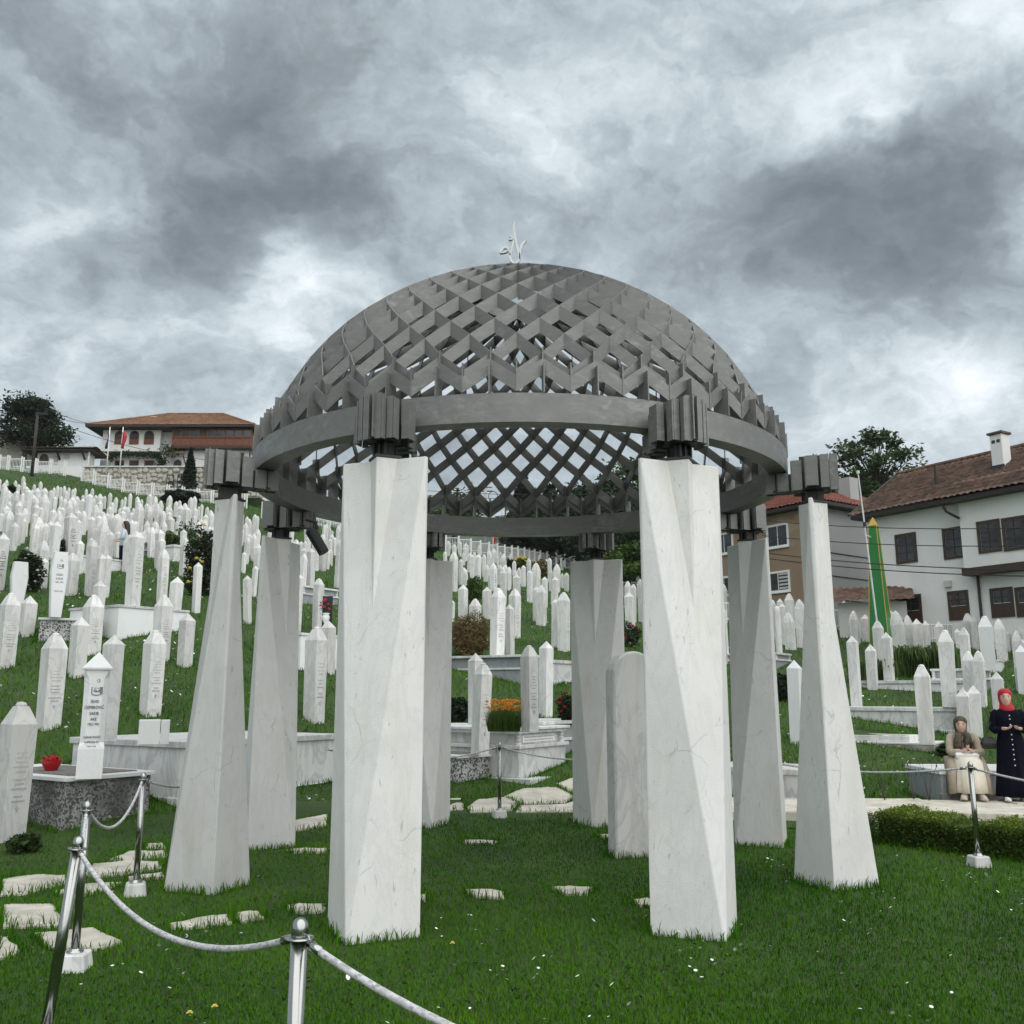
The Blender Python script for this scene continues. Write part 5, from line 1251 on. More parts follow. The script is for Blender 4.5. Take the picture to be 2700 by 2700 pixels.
def window(t, x0, x1, z0, z1, y=0.0, fr=.07, frame='wood_dark', mull=(1, 2), arch=False, split=None, panes='glass', sill=True, proud=.045):
    """frame proud of the wall at y, panes as sub-parts; local y grows into the house"""
    mb = MB(); n = 10
    if arch:
        cx, rx = (x0+x1)/2, (x1-x0)/2; zr = z1-rx
        o = [(x0, z0)]+[(cx-rx*math.cos(a), zr+rx*math.sin(a)) for a in np.linspace(0, math.pi, n)]+[(x1, z0)]
        ri = rx-fr; i_ = [(x0+fr, z0+fr)]+[(cx-ri*math.cos(a), zr+ri*math.sin(a)) for a in np.linspace(0, math.pi, n)]+[(x1-fr, z0+fr)]
        m = len(o); V = [(u, y-proud, v) for u, v in o]+[(u, y-proud, v) for u, v in i_]+[(u, y+.05, v) for u, v in o]+[(u, y+.05, v) for u, v in i_]
        F = []
        for k in range(m):
            q = (k+1) % m; F += [(k, q, m+q, m+k), (2*m+k, 3*m+k, 3*m+q, 2*m+q), (k, 2*m+k, 2*m+q, q), (m+k, m+q, 3*m+q, 3*m+k)]
        mb.add(V, F)
    else:
        yc, dd = y+.0-proud/2+.025, proud+.05
        mb.box(((x0+x1)/2, yc, z1-fr/2), (x1-x0, dd, fr)); mb.box(((x0+x1)/2, yc, z0+fr/2), (x1-x0, dd, fr))
        mb.box((x0+fr/2, yc, (z0+z1)/2), (fr, dd, z1-z0-2*fr)); mb.box((x1-fr/2, yc, (z0+z1)/2), (fr, dd, z1-z0-2*fr))
    w_ = mb.build('window', M[frame], t)
    gx0, gx1, gz0, gz1 = x0+fr, x1-fr, z0+fr, z1-fr
    if arch:
        MB().loft([[(u, y-.005, v) for u, v in i_], [(u, y+.02, v) for u, v in i_]]).build('pane', M[panes], w_)
        boxpart('mullion', w_, frame, (x0+x1)/2-.02, (x0+x1)/2+.02, y-.02, y-.006, gz0, gz1-.02); boxpart('shutter', w_, 'wood_red', gx0, gx1, y-.03, y-.008, gz0, gz0+(gz1-gz0)*.36)
        return w_
    nx, nz = mull
    lo = gz0 if split is None else gz0+(gz1-gz0)*split
    if split is not None:
        boxpart('shutter', w_, 'wood', gx0, gx1, y-.028, y+.0, gz0, lo-.01)
    px_, pz_ = (gx1-gx0)/nx, (gz1-lo)/nz
    for i in range(nx):
        for j in range(nz): boxpart('pane', w_, panes, gx0+px_*i+.012, gx0+px_*(i+1)-.012, y-.006, y+.02, lo+pz_*j+.012, lo+pz_*(j+1)-.012)
    mb = MB()
    for i in range(1, nx): mb.box((gx0+px_*i, y-.012, (lo+gz1)/2), (.03, .03, gz1-lo))
    for j in range(1, nz): mb.box(((gx0+gx1)/2, y-.0125, lo+pz_*j), (gx1-gx0, .026, .028))
    if nx+nz > 2: mb.build('muntins', M[frame], w_)
    if sill: boxpart('sill', w_, frame, x0-.04, x1+.04, y-.09, y-proud-.001, z0-.05, z0-.001)
    return w_
def tile_roof(name, t, A_, B_, C_, D_, mat, pitch_=.27, course=.36, amp=.055, kind=True):
    """tiled slope: eave A->B, ridge D->C; rolls run up the slope, courses step"""
    A_, B_, C_, D_ = map(Vector, (A_, B_, C_, D_))
    W = max((B_-A_).length, (C_-D_).length); H = ((D_+C_)/2-(A_+B_)/2).length
    nu = max(6, min(260, int(W/pitch_*4))); nv = max(3, int(H/course))
    nrm = (B_-A_).cross(D_-A_).normalized(); nrm = nrm if nrm.z > 0 else -nrm
    uu = np.linspace(0, 1, nu+1); V = []; F = []
    for j in range(nv):
        for e, lift in ((0, .028), (1, -.004)):
            v = (j+e)/nv
            l = np.array(A_.lerp(D_, v)); r = np.array(B_.lerp(C_, v))
            ww = (Vector(r)-Vector(l)).length; phase = np.abs(np.sin(uu*W/pitch_*math.pi))
            row = l+(r-l)*uu[:, None]+np.array(nrm)*(amp*phase+lift+.006*np.sin(uu*91+j*7))[:, None]
            V.append(row)
    V = np.concatenate(V); n1 = nu+1
    for j in range(nv*2-1):
        k = np.arange(nu); F.append(np.stack([j*n1+k, j*n1+k+1, (j+1)*n1+k+1, (j+1)*n1+k], 1))
    o = link(name, npmesh(name, V, np.concatenate(F), M[mat]), t)
    if kind: o['kind'] = 'stuff'
    return o
# --- white house at right ------------------------------------------------
def white_house():
    F = Wall((15.45, 40.0), (.52, -.854)); t = empty('white_house', F.P); t.matrix_world = F.mat(); tag(t, 'white plastered house with brown windows and weathered tile roof at right', 'house')
    z0, ze = 2.6, 9.05; L = 14.0
    uj, _ = F.uz(2560, 1450); ub, zb = F.uz(2575, 1518)
    boxpart('wall', t, 'plaster_white', -.02, L, 0, 6.5, z0, ze)
    boxpart('upper_bay', t, 'plaster_white', uj, L, -.55, -.002, zb+.26, ze-.1)
    boxpart('bay_beam', t, 'wood', uj-.08, L, -.60, -.003, zb-.02, zb+.25)
    for (a, b, c, d, lowr) in ((2362, 1406, 2418, 1485, 0), (2487, 1390, 2546, 1473, 0), (2578, 1371, 2640, 1457, 2), (2644, 1362, 2706, 1451, 2), (2376, 1568, 2432, 1650, 1), (2501, 1557, 2556, 1635, 1), (2613, 1549, 2674, 1628, 1), (2679, 1546, 2742, 1626, 1)):
        off = .55 if lowr == 2 else 0
        u0, za = F.uz(a, (b+d)/2, off); u1, _ = F.uz(c, (b+d)/2, off); _, zt_ = F.uz((a+c)/2, b, off); _, zl = F.uz((a+c)/2, d, off)
        window(t, u0, u1, zl, zt_, -off, .11, 'wood', (2, 3) if lowr != 1 else (2, 2), split=.48 if lowr == 1 else None, sill=False)
    # eaves and roof
    ov = .55
    boxpart('eaves', t, 'wood_dark', -.5, L+.5, -ov, 7.0, ze, ze+.16)
    boxpart('bay_eaves', t, 'wood_dark', uj-.5, L+.5, -1.05, -ov-.002, ze-.14, ze+.02)
    zr, yr = ze+2.45, 3.0
    tile_roof('roof', t, (-.55, -ov-.05, ze+.16), (L+.5, -ov-.05, ze+.16), (L+.5, yr, zr), (-.55, yr, zr), 'tile_brown')
    tile_roof('roof', t, (L+.5, 7.0, ze+.16), (-.55, 7.0, ze+.16), (-.55, yr, zr), (L+.5, yr, zr), 'tile_brown')
    tile_roof('bay_roof', t, (uj-.55, -1.1, ze+.03), (L+.5, -1.1, ze+.03), (L+.5, .15, ze+.86), (uj-.55, .15, ze+.86), 'tile_brown')
    MB().add([(-.3, -ov, ze+.1), (-.3, 6.9, ze+.1), (-.3, yr, zr-.08)], [(0, 1, 2)]).build('gable', M['plaster_white'], t)
    MB().tube([(-.56, yr, zr+.05), (L+.5, yr, zr+.05)], .11, 8).build('ridge_tiles', M['tile_brown'], t)
    MB().tube([(-.58, -ov-.05, ze+.2), (-.58, yr, zr+.06)], .05, 6).build('verge', M['wood_dark'], t)
    # chimney
    uc, zc = F.uz(2632, 1230, -1.2)
    ch = boxpart('chimney', t, 'plaster_white', uc-.24, uc+.24, 1.2, 1.75, ze+1.0, ze+2.72, .01)
    MB().box((uc, 1.47, ze+2.78), (.62, .70, .08)).build('chimney_cap', M['tile_brown'], ch)
    boxpart('vent', ch, 'black', uc-.17, uc-.03, 1.185, 1.198, ze+2.38, ze+2.50); boxpart('vent', ch, 'black', uc+.04, uc+.17, 1.185, 1.198, ze+2.38, ze+2.50)
    boxpart('flashing', ch, 'black', uc-.28, uc+.28, 1.10, 1.196, ze+1.05, ze+1.46)
    u, z = F.uz(2463, 1300, -.6); MB().tube([(u, .8, ze+1.0), (u, .8, ze+1.9)], .05).build('vent_pipe', M['cable'], t)
    # rain pipe
    ug, zg = F.uz(2556, 1382, .3)
    MB().tube([(uj-.45, -.95, ze-.05), (uj-.3, -.9, ze-.45), (uj+.05, -.62, ze-.75)], .055, 8).build('gutter_spout', M['wood_dark'], t)
    u1, z1 = F.uz(2590, 1600); MB().tube([(u1, -.09, z0), (u1-.02, -.09, zb)], .055, 8).build('rain_pipe', M['wood_dark'], t)
    u, z = F.uz(2502, 1540); boxpart('wall_lamp', t, 'plaster_old', u-.13, u+.13, -.16, -.002, z-.13, z+.13, .01)
    u, z = F.uz(2361, 1577)
    pl = boxpart('number_plate', t, 'signgreen', u-.19, u+.15, -.03, -.002, z-.17, z+.17)
    q = link('lettering', text_mesh('24', .20, M['petal']), pl, (u-.02, -.034, z+.03)); q.rotation_euler.x = math.pi/2
    boxpart('stripe', pl, 'petal', u-.13, u+.09, -.034, -.0305, z-.12, z-.09)
    for (a, b, c) in ((2290, 1352, 1),):
        MB().tube([(.05, -.3, ze), (.05, -.25, ze-.9)], .02).build('cable_drop', M['cable'], t)
white_house()
# --- brown and grey house behind the right column ------------------------
def brown_house():
    F = Wall((10.5, 49.5), (.56, -.83)); t = empty('brown_house', F.P); t.matrix_world = F.mat(); tag(t, 'brown rendered house with peeling plaster, grey side wall and red tile roof', 'house')
    u2, _ = F.uz(2158, 1450); ze = 10.35; z0 = 2.5; D = 8.5
    boxpart('wall', t, 'plaster_brown', 0, u2, 0, D, z0, ze); boxpart('side_wall', t, 'plaster_grey', u2+.002, u2+.12, -.01, D, z0, ze-.02)
    for (a, b, c, d) in ((2022, 1382, 2080, 1444), (2022, 1506, 2084, 1562), (1886, 1405, 1934, 1462), (1886, 1520, 1934, 1572)):
        u0, _ = F.uz(a, (b+d)/2); u1, _ = F.uz(c, (b+d)/2); _, zt_ = F.uz((a+c)/2, b); _, zl = F.uz((a+c)/2, d)
        w_ = window(t, u0, u1, zl, zt_, 0, .10, 'white_paint', (2, 1)); 
        if b > 1500 and a > 2000:
            for k in range(5): boxpart('blind_slat', w_, 'plaster_old', (u0+u1)/2+.05, u1-.12, -.02, -.008, zl+.15+k*.17, zl+.24+k*.17)
    _, zband = F.uz(1930, 1590)
    boxpart('plinth_band', t, 'plaster_grey', -.02, u2, -.06, -.002, z0, zband-.25)
    boxpart('eaves', t, 'wood_dark', -.5, u2+.7, -.55, D+.5, ze, ze+.16)
    zr = ze+2.1; ry = D/2; a, b, yc0, yc1 = -.5, u2+.7, -.6, D+.5
    tile_roof('roof', t, (a, yc0, ze+.17), (b, yc0, ze+.17), (b-3.6, ry, zr), (a+1, ry, zr), 'tile_brick', .24)
    tile_roof('roof', t, (b, yc0, ze+.17), (b, yc1, ze+.17), (b-3.6, ry, zr), (b-3.6, ry-.01, zr), 'tile_brick', .24)
    tile_roof('roof', t, (b, yc1, ze+.17), (a, yc1, ze+.17), (a+1, ry, zr), (b-3.6, ry, zr), 'tile_brick', .24)
    tile_roof('roof', t, (a, yc1, ze+.17), (a, yc0, ze+.17), (a+1, ry, zr), (a+1, ry+.01, zr), 'tile_brick', .24)
    boxpart('chimney', t, 'plaster_grey', b-1.9, b-1.2, 3.4, 4.1, ze+.6, ze+2.0)
    for k in range(3): MB().tube([(u2+.14, .2+k*0, 6.0+k*1.1), (u2+.14, D, 5.9+k*1.1)], .02, 5).build('wall_cable', M['cable'], t)
brown_house()
def shed():
    p = at(2212, 1640, 38.5); F = Wall((p.x, p.y), (.93, -.36)); t = empty('shed', F.P); t.matrix_world = F.mat(); tag(t, 'low white shed with brown tiled lean to roof left of the green obelisk', 'shed')
    zt = at(2250, 1590, 38.5).z; boxpart('wall', t, 'plaster_old', 0, 2.6, 0, 2.5, 2.0, zt)
    boxpart('opening_shade_panel', t, 'wood_dark', 1.15, 2.5, -.03, -.002, 2.4, zt-.75)  # flat panel on the wall, the opening's inner shade painted as dark colour
    tile_roof('roof', t, (-.3, -.5, zt-.02), (2.9, -.5, zt-.02), (2.9, 1.6, zt+.75), (-.3, 1.6, zt+.75), 'tile_brown')
shed()
# --- house on the left hill ----------------------------------------------
YH = 80.0
def hx(px, py=1200): return at(px, py, YH).x
def hz(py, px=400): return at(px, py, YH).z
def hill_house():
    t = empty('hill_house', (0, YH, 0)); tag(t, 'white two storey house with arched windows, brown wooden gallery and terracotta roof on the hill', 'house')
    xa, xb, xc, xd = hx(267), hx(420), hx(458), hx(664)
    ze = at(400, 1119, YH-1.3).z-.15; zo = hz(1190); zg = hz(1245); zgal0, zgal1 = hz(1181), ze
    boxpart('upper_wall', t, 'plaster_white', xa, xb, 0, 9, zo, ze)
    boxpart('jetty_beam', t, 'wood_dark', xa+.5, xb-.1, -.04, .5, zo-.20, zo-.002)
    boxpart('lower_wall', t, 'plaster_white', xa-.3, xd-.05, .55, 9, zg-1.5, zo-.21)
    boxpart('recess_wall', t, 'plaster_white', xb+.002, xc, .7, 9, zo-.2, ze)
    boxpart('lower_gallery_wall', t, 'plaster_white', xc, xd-.2, .25, .548, zg-1.5, zgal0-.02)
    for (a, c) in ((299, 325), (338, 363), (377, 403)): window(t, hx(a), hx(c), hz(1172), hz(1136), 0, .09, 'wood_red', arch=True)
    for (a, c) in ((298, 322), (336, 361), (376, 401)): window(t, hx(a), hx(c), hz(1232), hz(1210), .55, .08, 'wood_red', (4, 3))
    window(t, hx(457), hx(478), hz(1236), hz(1210), .25, .08, 'wood_red', arch=True)
    # gallery: frame, panels, panes
    g = boxpart('gallery', t, 'wood_red', xc, xd, -.5, 3, zgal0, zgal1-.001)
    zm = hz(1157)
    n = 9
    for k in range(n):
        a, b = xc+(xd-xc)*k/n, xc+(xd-xc)*(k+1)/n
        boxpart('panel', g, 'wood_red', a+.05, b-.05, -.54, -.502, zgal0+.12, zm-.08)
        if k not in (0, 3): boxpart('pane', g, 'glass', a+.06, b-.06, -.53, -.502, zm+.05, zgal1-.14)
        else: boxpart('shutter', g, 'wood', a+.06, b-.06, -.53, -.502, zm+.05, zgal1-.14)
    for k in range(n+1):
        x = xc+(xd-xc)*k/n; boxpart('stud', g, 'wood_red', x-.05, x+.05, -.58, -.541, zgal0, zgal1-.05)
    boxpart('rail', g, 'wood_red', xc, xd, -.62, -.581, zm-.06, zm+.05); boxpart('floor_beam', g, 'wood_dark', xc, xd+.05, -.6, 2, zgal0-.17, zgal0-.002)
    boxpart('side_post', t, 'wood_dark', xd-.12, xd, -.45, -.33, zg-1, zgal0-.175)
    # roof
    e0, e1 = hx(234), hx(677); zr, zr2 = hz(1088), hz(1099); yF = -1.15; yB = 9.5
    boxpart('eaves', t, 'wood_dark', e0, e1, yF, yB, ze, ze+.14)
    r0, r1 = hx(400, 1087), hx(512, 1087)
    yr = 3.6
    tile_roof('roof', t, (e0, yF, ze+.15), (e1, yF, ze+.15), (r1+1.5, yr, zr+.9), (r0, yr, zr+.9), 'tile_red', .26, .42)
    tile_roof('roof', t, (e0, yB, ze+.15), (e0, yF, ze+.15), (r0, yr, zr+.9), (r0, yr+.02, zr+.9), 'tile_red', .26, .42)
    tile_roof('roof', t, (e1, yF, ze+.15), (e1, yB, ze+.15), (r1+1.5, yr+.02, zr+.9), (r1+1.5, yr, zr+.9), 'tile_red', .26, .42)
    tile_roof('roof', t, (e1, yB, ze+.15), (e0, yB, ze+.15), (r0, yr, zr+.9), (r1+1.5, yr, zr+.9), 'tile_red', .26, .42)
    MB().tube([(r0, yr, zr+.95), (r1+1.5, yr, zr+.95)], .14).build('ridge_tiles', M['tile_red'], t)
    MB().tube([(e0, yF, ze+.2), (r0, yr, zr+.95)], .11).build('hip_tiles', M['tile_red'], t); MB().tube([(e1, yF, ze+.2), (r1+1.5, yr, zr+.95)], .11).build('hip_tiles', M['tile_red'], t)
    boxpart('chimney', t, 'plaster_old', hx(364), hx(379), 2.2, 2.9, ze+1, hz(1083)+.15)
    # door canopy
    xq = hx(463); zq = hz(1201)
    tile_roof('canopy', t, (xq-1.0, -.75, zq), (xq+1.0, -.75, zq), (xq+.85, .22, zq+.5), (xq-.85, .22, zq+.5), 'tile_red', .24)
    for s in (-.85, .85): MB().tube([(xq+s, .2, zq-.75), (xq+s, -.6, zq-.05)], .05, 5).build('bracket', M['wood_dark'], t)
hill_house()
def vine():
    t = empty('climbing_vine', (0, YH, 0)); tag(t, 'climbing vine trained along the wall over the lower windows', 'vine')
    path = [(300, 1210), (292, 1207), (305, 1200), (335, 1199), (365, 1201), (395, 1199), (415, 1204), (428, 1214), (436, 1222), (418, 1228)]
    P = [(hx(a), -.25, hz(b)) for a, b in path]; MB().tube(P, .04, 5).build('stem', M['bark'], t)
    C = np.concatenate([np.array(P[i])+(np.array(P[i+1])-np.array(P[i]))*RNG.uniform(0, 1, 90)[:, None]+RNG.normal(0, .16, (90, 3)) for i in range(len(P)-1)])
    P2_ = [(hx(450), -.4, hz(1190)), (hx(462), -.5, hz(1184))]; C = np.vstack([C, np.array(P2_[0])+RNG.normal(0, .32, (260, 3))])
    leaf_cloud(C, .12, 'foliage', M['leaf'], t)['kind'] = 'stuff'
vine()
def retaining_wall():
    Yw = 76.0; a, b = at(224, 1232, Yw), at(690, 1232, Yw); zt = a.z; zb = zt-2.6
    t = empty('retaining_wall', (a.x, Yw, 0)); tag(t, 'rubble stone retaining wall with pale coping below the hill house', 'wall')
    L = b.x-a.x; boxpart('core', t, 'mortar', 0, L, 0, .6, zb, zt); boxpart('coping', t, 'marble_slab', -.1, L+.1, -.12, .7, zt, zt+.10)
    ms = []
    for k in range(7):
        r = random.Random(k); n = r.choice((5, 6, 7)); pl = []
        for i in range(n):
            q = 2*math.pi*(i+r.uniform(-.2, .2))/n; pl.append((.5*math.cos(q)*r.uniform(.88, 1.08), .5*math.sin(q)*r.uniform(.88, 1.08)))
        mb = MB(); mb.loft([[(x*1.06, 0, z*1.06) for x, z in pl], [(x, -.07, z) for x, z in pl], [(x*.7, -.10, z*.7) for x, z in pl]]); ms.append(mb.mesh('stone', M['stone']))
    x = .0; cnt = 0; hrow = .40; nr = 6
    for r in range(nr):
        x = random.uniform(-.2, .0)
        while x < L and cnt < 290:
            wd = random.uniform(.24, .70); z = zb+.25+r*hrow+random.uniform(-.12, .12)
            o = link('stone', random.choice(ms), t, (x+wd/2, 0, z), 0, 0, (wd*1.04, random.uniform(.7, 1.3), hrow*random.uniform(.75, 1.35))); cnt += 1
            x += wd*.97
    for px in (450, 478):
        q = at(px, 1268, Yw); window(t, q.x-a.x-.3, q.x-a.x+.3, q.z-.55, q.z+.5, -.06, .06, 'wood_dark', (2, 3), proud=.08)
retaining_wall()
def gatehouse():
    Yg = 78.0; X = lambda px: at(px, 1210, Yg).x; Z = lambda py: at(160, py, Yg).z
    t = empty('gatehouse', (0, Yg, 0)); tag(t, 'small white gatehouse with tiled roof and arched red door on the hill', 'gatehouse')
    boxpart('wall', t, 'plaster_white', X(98), X(233), 0, 1.2, Z(1262), Z(1187))
    w_ = window(t, X(104), X(129), Z(1226), Z(1197), 0, .09, 'wood_red', arch=True)
    boxpart('notice_board', t, 'plaster_old', X(131), X(140), -.05, -.002, Z(1208), Z(1202)); boxpart('meter_box', t, 'plaster_grey', X(142), X(153), -.12, -.002, Z(1224), Z(1202)); boxpart('notice_board', t, 'plaster_old', X(168), X(184), -.04, -.002, Z(1210), Z(1199))
    tile_roof('roof', t, (X(62), -1.1, Z(1189)), (X(256), -1.1, Z(1190)), (X(246), .6, Z(1174)), (X(76), .6, Z(1177)), 'tile_red', .24)
    tile_roof('roof', t, (X(256), 2.2, Z(1190)), (X(62), 2.2, Z(1189)), (X(76), .6, Z(1177)), (X(246), .6, Z(1174)), 'tile_red', .24)
    boxpart('eaves', t, 'wood_dark', X(66), X(252), -.9, 2.1, Z(1194), Z(1190.5))
    for px in (93, 158, 224): MB().tube([(X(px), -.02, Z(1212)), (X(px)+.05, -.8, Z(1195))], .09, 5).build('bracket', M['wood_dark'], t)
    boxpart('porch_post', t, 'white_paint', X(239), X(242), -.5, -.38, Z(1232), Z(1194))
    boxpart('garden_wall', t, 'white_paint', X(172), X(226), -.6, -.3, Z(1265), Z(1234))
gatehouse()
def old_wall():
    Yw = 84.0; t = empty('stone_building', (0, Yw, 0)); tag(t, 'stone building with curved dark roof edge cut by the left border', 'building'); X = lambda px: at(px, 1160, Yw).x; Z = lambda py: at(40, py, Yw).z
    prof = [(-60, 1142), (0, 1142), (25, 1148), (50, 1160), (78, 1182)]
    MB().loft([[(X(a), y, Z(b+4)) for a, b in prof]+[(X(78), y, Z(1215)), (X(-60), y, Z(1215))] for y in (0, 2)]).build('wall', M['stone'], t)
    mb = MB()
    for (a, b), (c, d) in zip(prof[:-1], prof[1:]): mb.loft([[(X(a), -.5, Z(b)), (X(a), 2.4, Z(b)), (X(a), 2.4, Z(b-6)), (X(a), -.5, Z(b-6))], [(X(c), -.5, Z(d)), (X(c), 2.4, Z(d)), (X(c), 2.4, Z(d-6)), (X(c), -.5, Z(d-6))]])
    mb.build('roof_edge', M['wood_dark'], t)
old_wall()

# ================================================================== fences, poles, wires
def fence(name, label, P, h=1.0, post=.09, mat='white_paint', bars=9, double=True, drop=.4):
    """stepped metal fence through ground points P: a level panel between each pair of posts"""
    O = P[0]; t = empty(name, O); tag(t, label, 'fence')
    pm = MB().box((0, 0, (h-drop)/2+.05), (post, post, h+drop+.1)).mesh('post', M[mat])
    for i, p in enumerate(P):
        q = p-O; link('post', pm, t, q)
        if double and 0 < i: link('post', pm, t, (q.x-post*1.9, q.y, q.z+(P[i-1].z-p.z)*.5))
    for a, b in zip(P[:-1], P[1:]):
        qa, qb = a-O, b-O; z = max(qa.z, qb.z)*.5+min(qa.z, qb.z)*.5; d = Vector((qb.x-qa.x, qb.y-qa.y, 0)); mb = MB()
        for zz_ in (h*.90, h*.22): mb.tube([qa.xy.to_3d()+Vector((0, 0, z+zz_)), qb.xy.to_3d()+Vector((0, 0, z+zz_))], .028, 4)
        for k in range(1, bars+1):
            c = qa.xy.to_3d().lerp(qb.xy.to_3d(), k/(bars+1)); mb.box((c.x, c.y, z+h*.5), (.028, .028, h*.92))
        mb.build('panel', M[mat], t)['kind'] = 'stuff'
def gpts(L, lo=58, hi=74):
    out_ = []
    for px, py in L:
        p = hit(px, py)
        if not lo <= p.y <= hi:
            y = min(max(p.y, lo), hi); r = pray(px, py); x = r.x/r.y*y; p = Vector((x, y, max(tz(x, y), EYE+r.z/r.y*y-.5)))
        out_.append(p)
    return out_
b0 = [(0, 1224), (24, 1229), (61, 1234), (98, 1240), (136, 1246), (173, 1252)]
fence('metal_fence', 'white barred metal fence on the hilltop left of the gatehouse wall', gpts(b0, 66, 74), 1.15)
b1 = [(215, 1262), (251, 1268), (290, 1276), (328, 1283), (367, 1293), (405, 1300), (445, 1305), (485, 1308), (524, 1313), (562, 1322), (610, 1332), (650, 1340)]
fence('metal_fence', 'white barred metal fence stepping down the bank in front of the stone wall', gpts(b1, 64, 73), 1.0)
fence('metal_fence', 'white barred metal fence seen between the two left columns and the large one', gpts([(690, 1372), (735, 1378), (780, 1384), (825, 1389), (870, 1394), (915, 1399)], 62, 73), 1.0)
b2 = [(1140, 1428), (1176, 1432), (1210, 1434), (1242, 1441), (1267, 1446), (1290, 1450), (1312, 1454), (1331, 1460), (1350, 1464), (1366, 1469), (1383, 1474), (1396, 1478), (1410, 1482), (1425, 1486), (1443, 1490), (1467, 1495), (1489, 1500), (1515, 1506)]
fence('metal_fence', 'white stepped metal fence with tall posts at the top of the centre field', gpts(b2, 56, 73), 1.05, .13, bars=7, double=False)
b3 = [(1640, 1562), (1690, 1570), (1740, 1576)]
fence('metal_fence', 'white picket rails between the rear and the large right column', gpts(b3, 40, 52), 1.0, .06, double=False)
b4 = [(1880, 1612), (1940, 1618), (2000, 1622), (2060, 1628), (2120, 1632), (2180, 1638), (2240, 1645), (2300, 1650), (2345, 1655)]
fence('metal_fence', 'white picket fence at the foot of the brown house and the shed', gpts(b4, 36, 41), 1.0, .06, double=False)
b5 = [(2380, 1672), (2440, 1675), (2500, 1678), (2560, 1682), (2620, 1685), (2690, 1690), (2760, 1695)]
fence('metal_fence', 'low white picket fence along the white house wall', gpts(b5, 34, 37), .8, .05, double=False)
def pole(name, label, p, h, r0, r1, mat, parts=()):
    t = empty(name, p); tag(t, label, 'pole'); MB().tube([(0, 0, -.5), (0, 0, h)], [r0, r1], 10).build('shaft', M[mat], t, smooth=True)
    for nm, mb, m in parts: mb.build(nm, M[m], t)
    return t
p = at(85, 1238, 69); pole('utility_pole', 'thin wooden utility pole with lamp in front of the hilltop fence', p, at(92, 1088, 69).z-p.z, .13, .10, 'bark', [('lamp', MB().box((.3, 0, at(92, 1088, 69).z-p.z-.1), (.9, .22, .12)), 'blackplastic')])
p = at(1279, 1462, 74); hq = at(1279, 1292, 74).z-p.z
pole('utility_pole', 'pale concrete utility pole seen through the lattice above the stepped fence', p, hq+.6, .17, .13, 'plaster_grey', [('crossarm', MB().box((0, 0, hq-.1), (1.2, .08, .08)).box((.3, -.1, hq+.2), (.5, .06, .06)), 'cable'), ('cable_coil', MB().tube([(.62+.36*math.cos(a), -.1, hq-.55+.42*math.sin(a)) for a in np.linspace(0, 6.28, 22)], .03, 5), 'cable')])
p = at(1300, 1440, 70)
t = empty('red_flag', p); tag(t, 'small folded red flag on a short pole by the concrete utility pole', 'flag'); MB().tube([(0, 0, -.6), (0, 0, 1.0)], .03, 6).build('staff', M['white_paint'], t)
MB().loft([[(.0, 0, .15), (.1, .02, .15), (.12, -.03, .15)], [(.02, 0, .5), (.25, .03, .55), (.22, -.04, .5)], [(.05, 0, .95), (.42, .02, 1.0), (.35, -.03, .9)]]).build('cloth', M['redplastic'], t)
for px, lab, fm in ((281, 'left white flagpole with a limp dark blue flag before the hill house', 'flag_blue'), (316, 'right white flagpole with a limp red flag before the hill house', 'flag_red')):
    p = at(px, 1236, 75); h = at(px+2, 1126, 75).z-p.z; t = pole('flagpole', lab, p, h, .05, .04, 'white_paint')
    mb = MB(); mb.loft([[(-.02+.03*math.sin(k), -.04, h-.45-k*.34), (.22+.10*math.sin(k*1.3)-.38*(px < 300), -.09, h-.5-k*.34), (.25+.10*math.sin(k*1.3)-.38*(px < 300), .05, h-.5-k*.34), (0, .05, h-.45-k*.34)] for k in range(5)]); mb.build('flag', M[fm], t, smooth=True)
def cable(label, A_, B_, sag, r=.022):
    A_, B_ = Vector(A_), Vector(B_); t = [A_.lerp(B_, f)-A_-Vector((0, 0, sag*4*f*(1-f))) for f in np.linspace(0, 1, 18)]
    o = MB().tube(t, r, 5).build('power_cable', M['cable'], None, A_); tag(o, label, 'cable', 'overhead power cables')
cable('thin overhead cable from the left pole past the gatehouse to the hill house', at(92, 1092, 69), at(560, 1214, 76), .6)
cable('upper thin cable from the ash tree to the hill house roof', at(130, 1078, 75), at(248, 1118, 78), .2, .018)
cable('lower thin cable from the ash tree to the hill house roof', at(150, 1100, 75), at(240, 1116, 78), .15, .018)
cable('topmost cable crossing the houses at right', at(2010, 1372, 34), at(2760, 1390, 25), .15, .014)
cable('second cable from the top crossing the houses at right', at(2010, 1412, 34), at(2760, 1438, 25), .15, .014)
cable('third cable from the top crossing the houses at right', at(1990, 1454, 34), at(2760, 1503, 25), .15, .016)
cable('lowest cable crossing the houses at right', at(1990, 1468, 34), at(2760, 1520, 25), .15, .016)
for k, (y0, y1) in enumerate(((1292, 1296), (1304, 1306), (1378, 1384), (1392, 1399))):
    cable('%s cable seen through the lattice behind the dome' % ('topmost thin', 'second thin', 'third thin', 'lowest thin')[k], at(1100, y0, 72), at(1760, y1, 60), .3, .02)
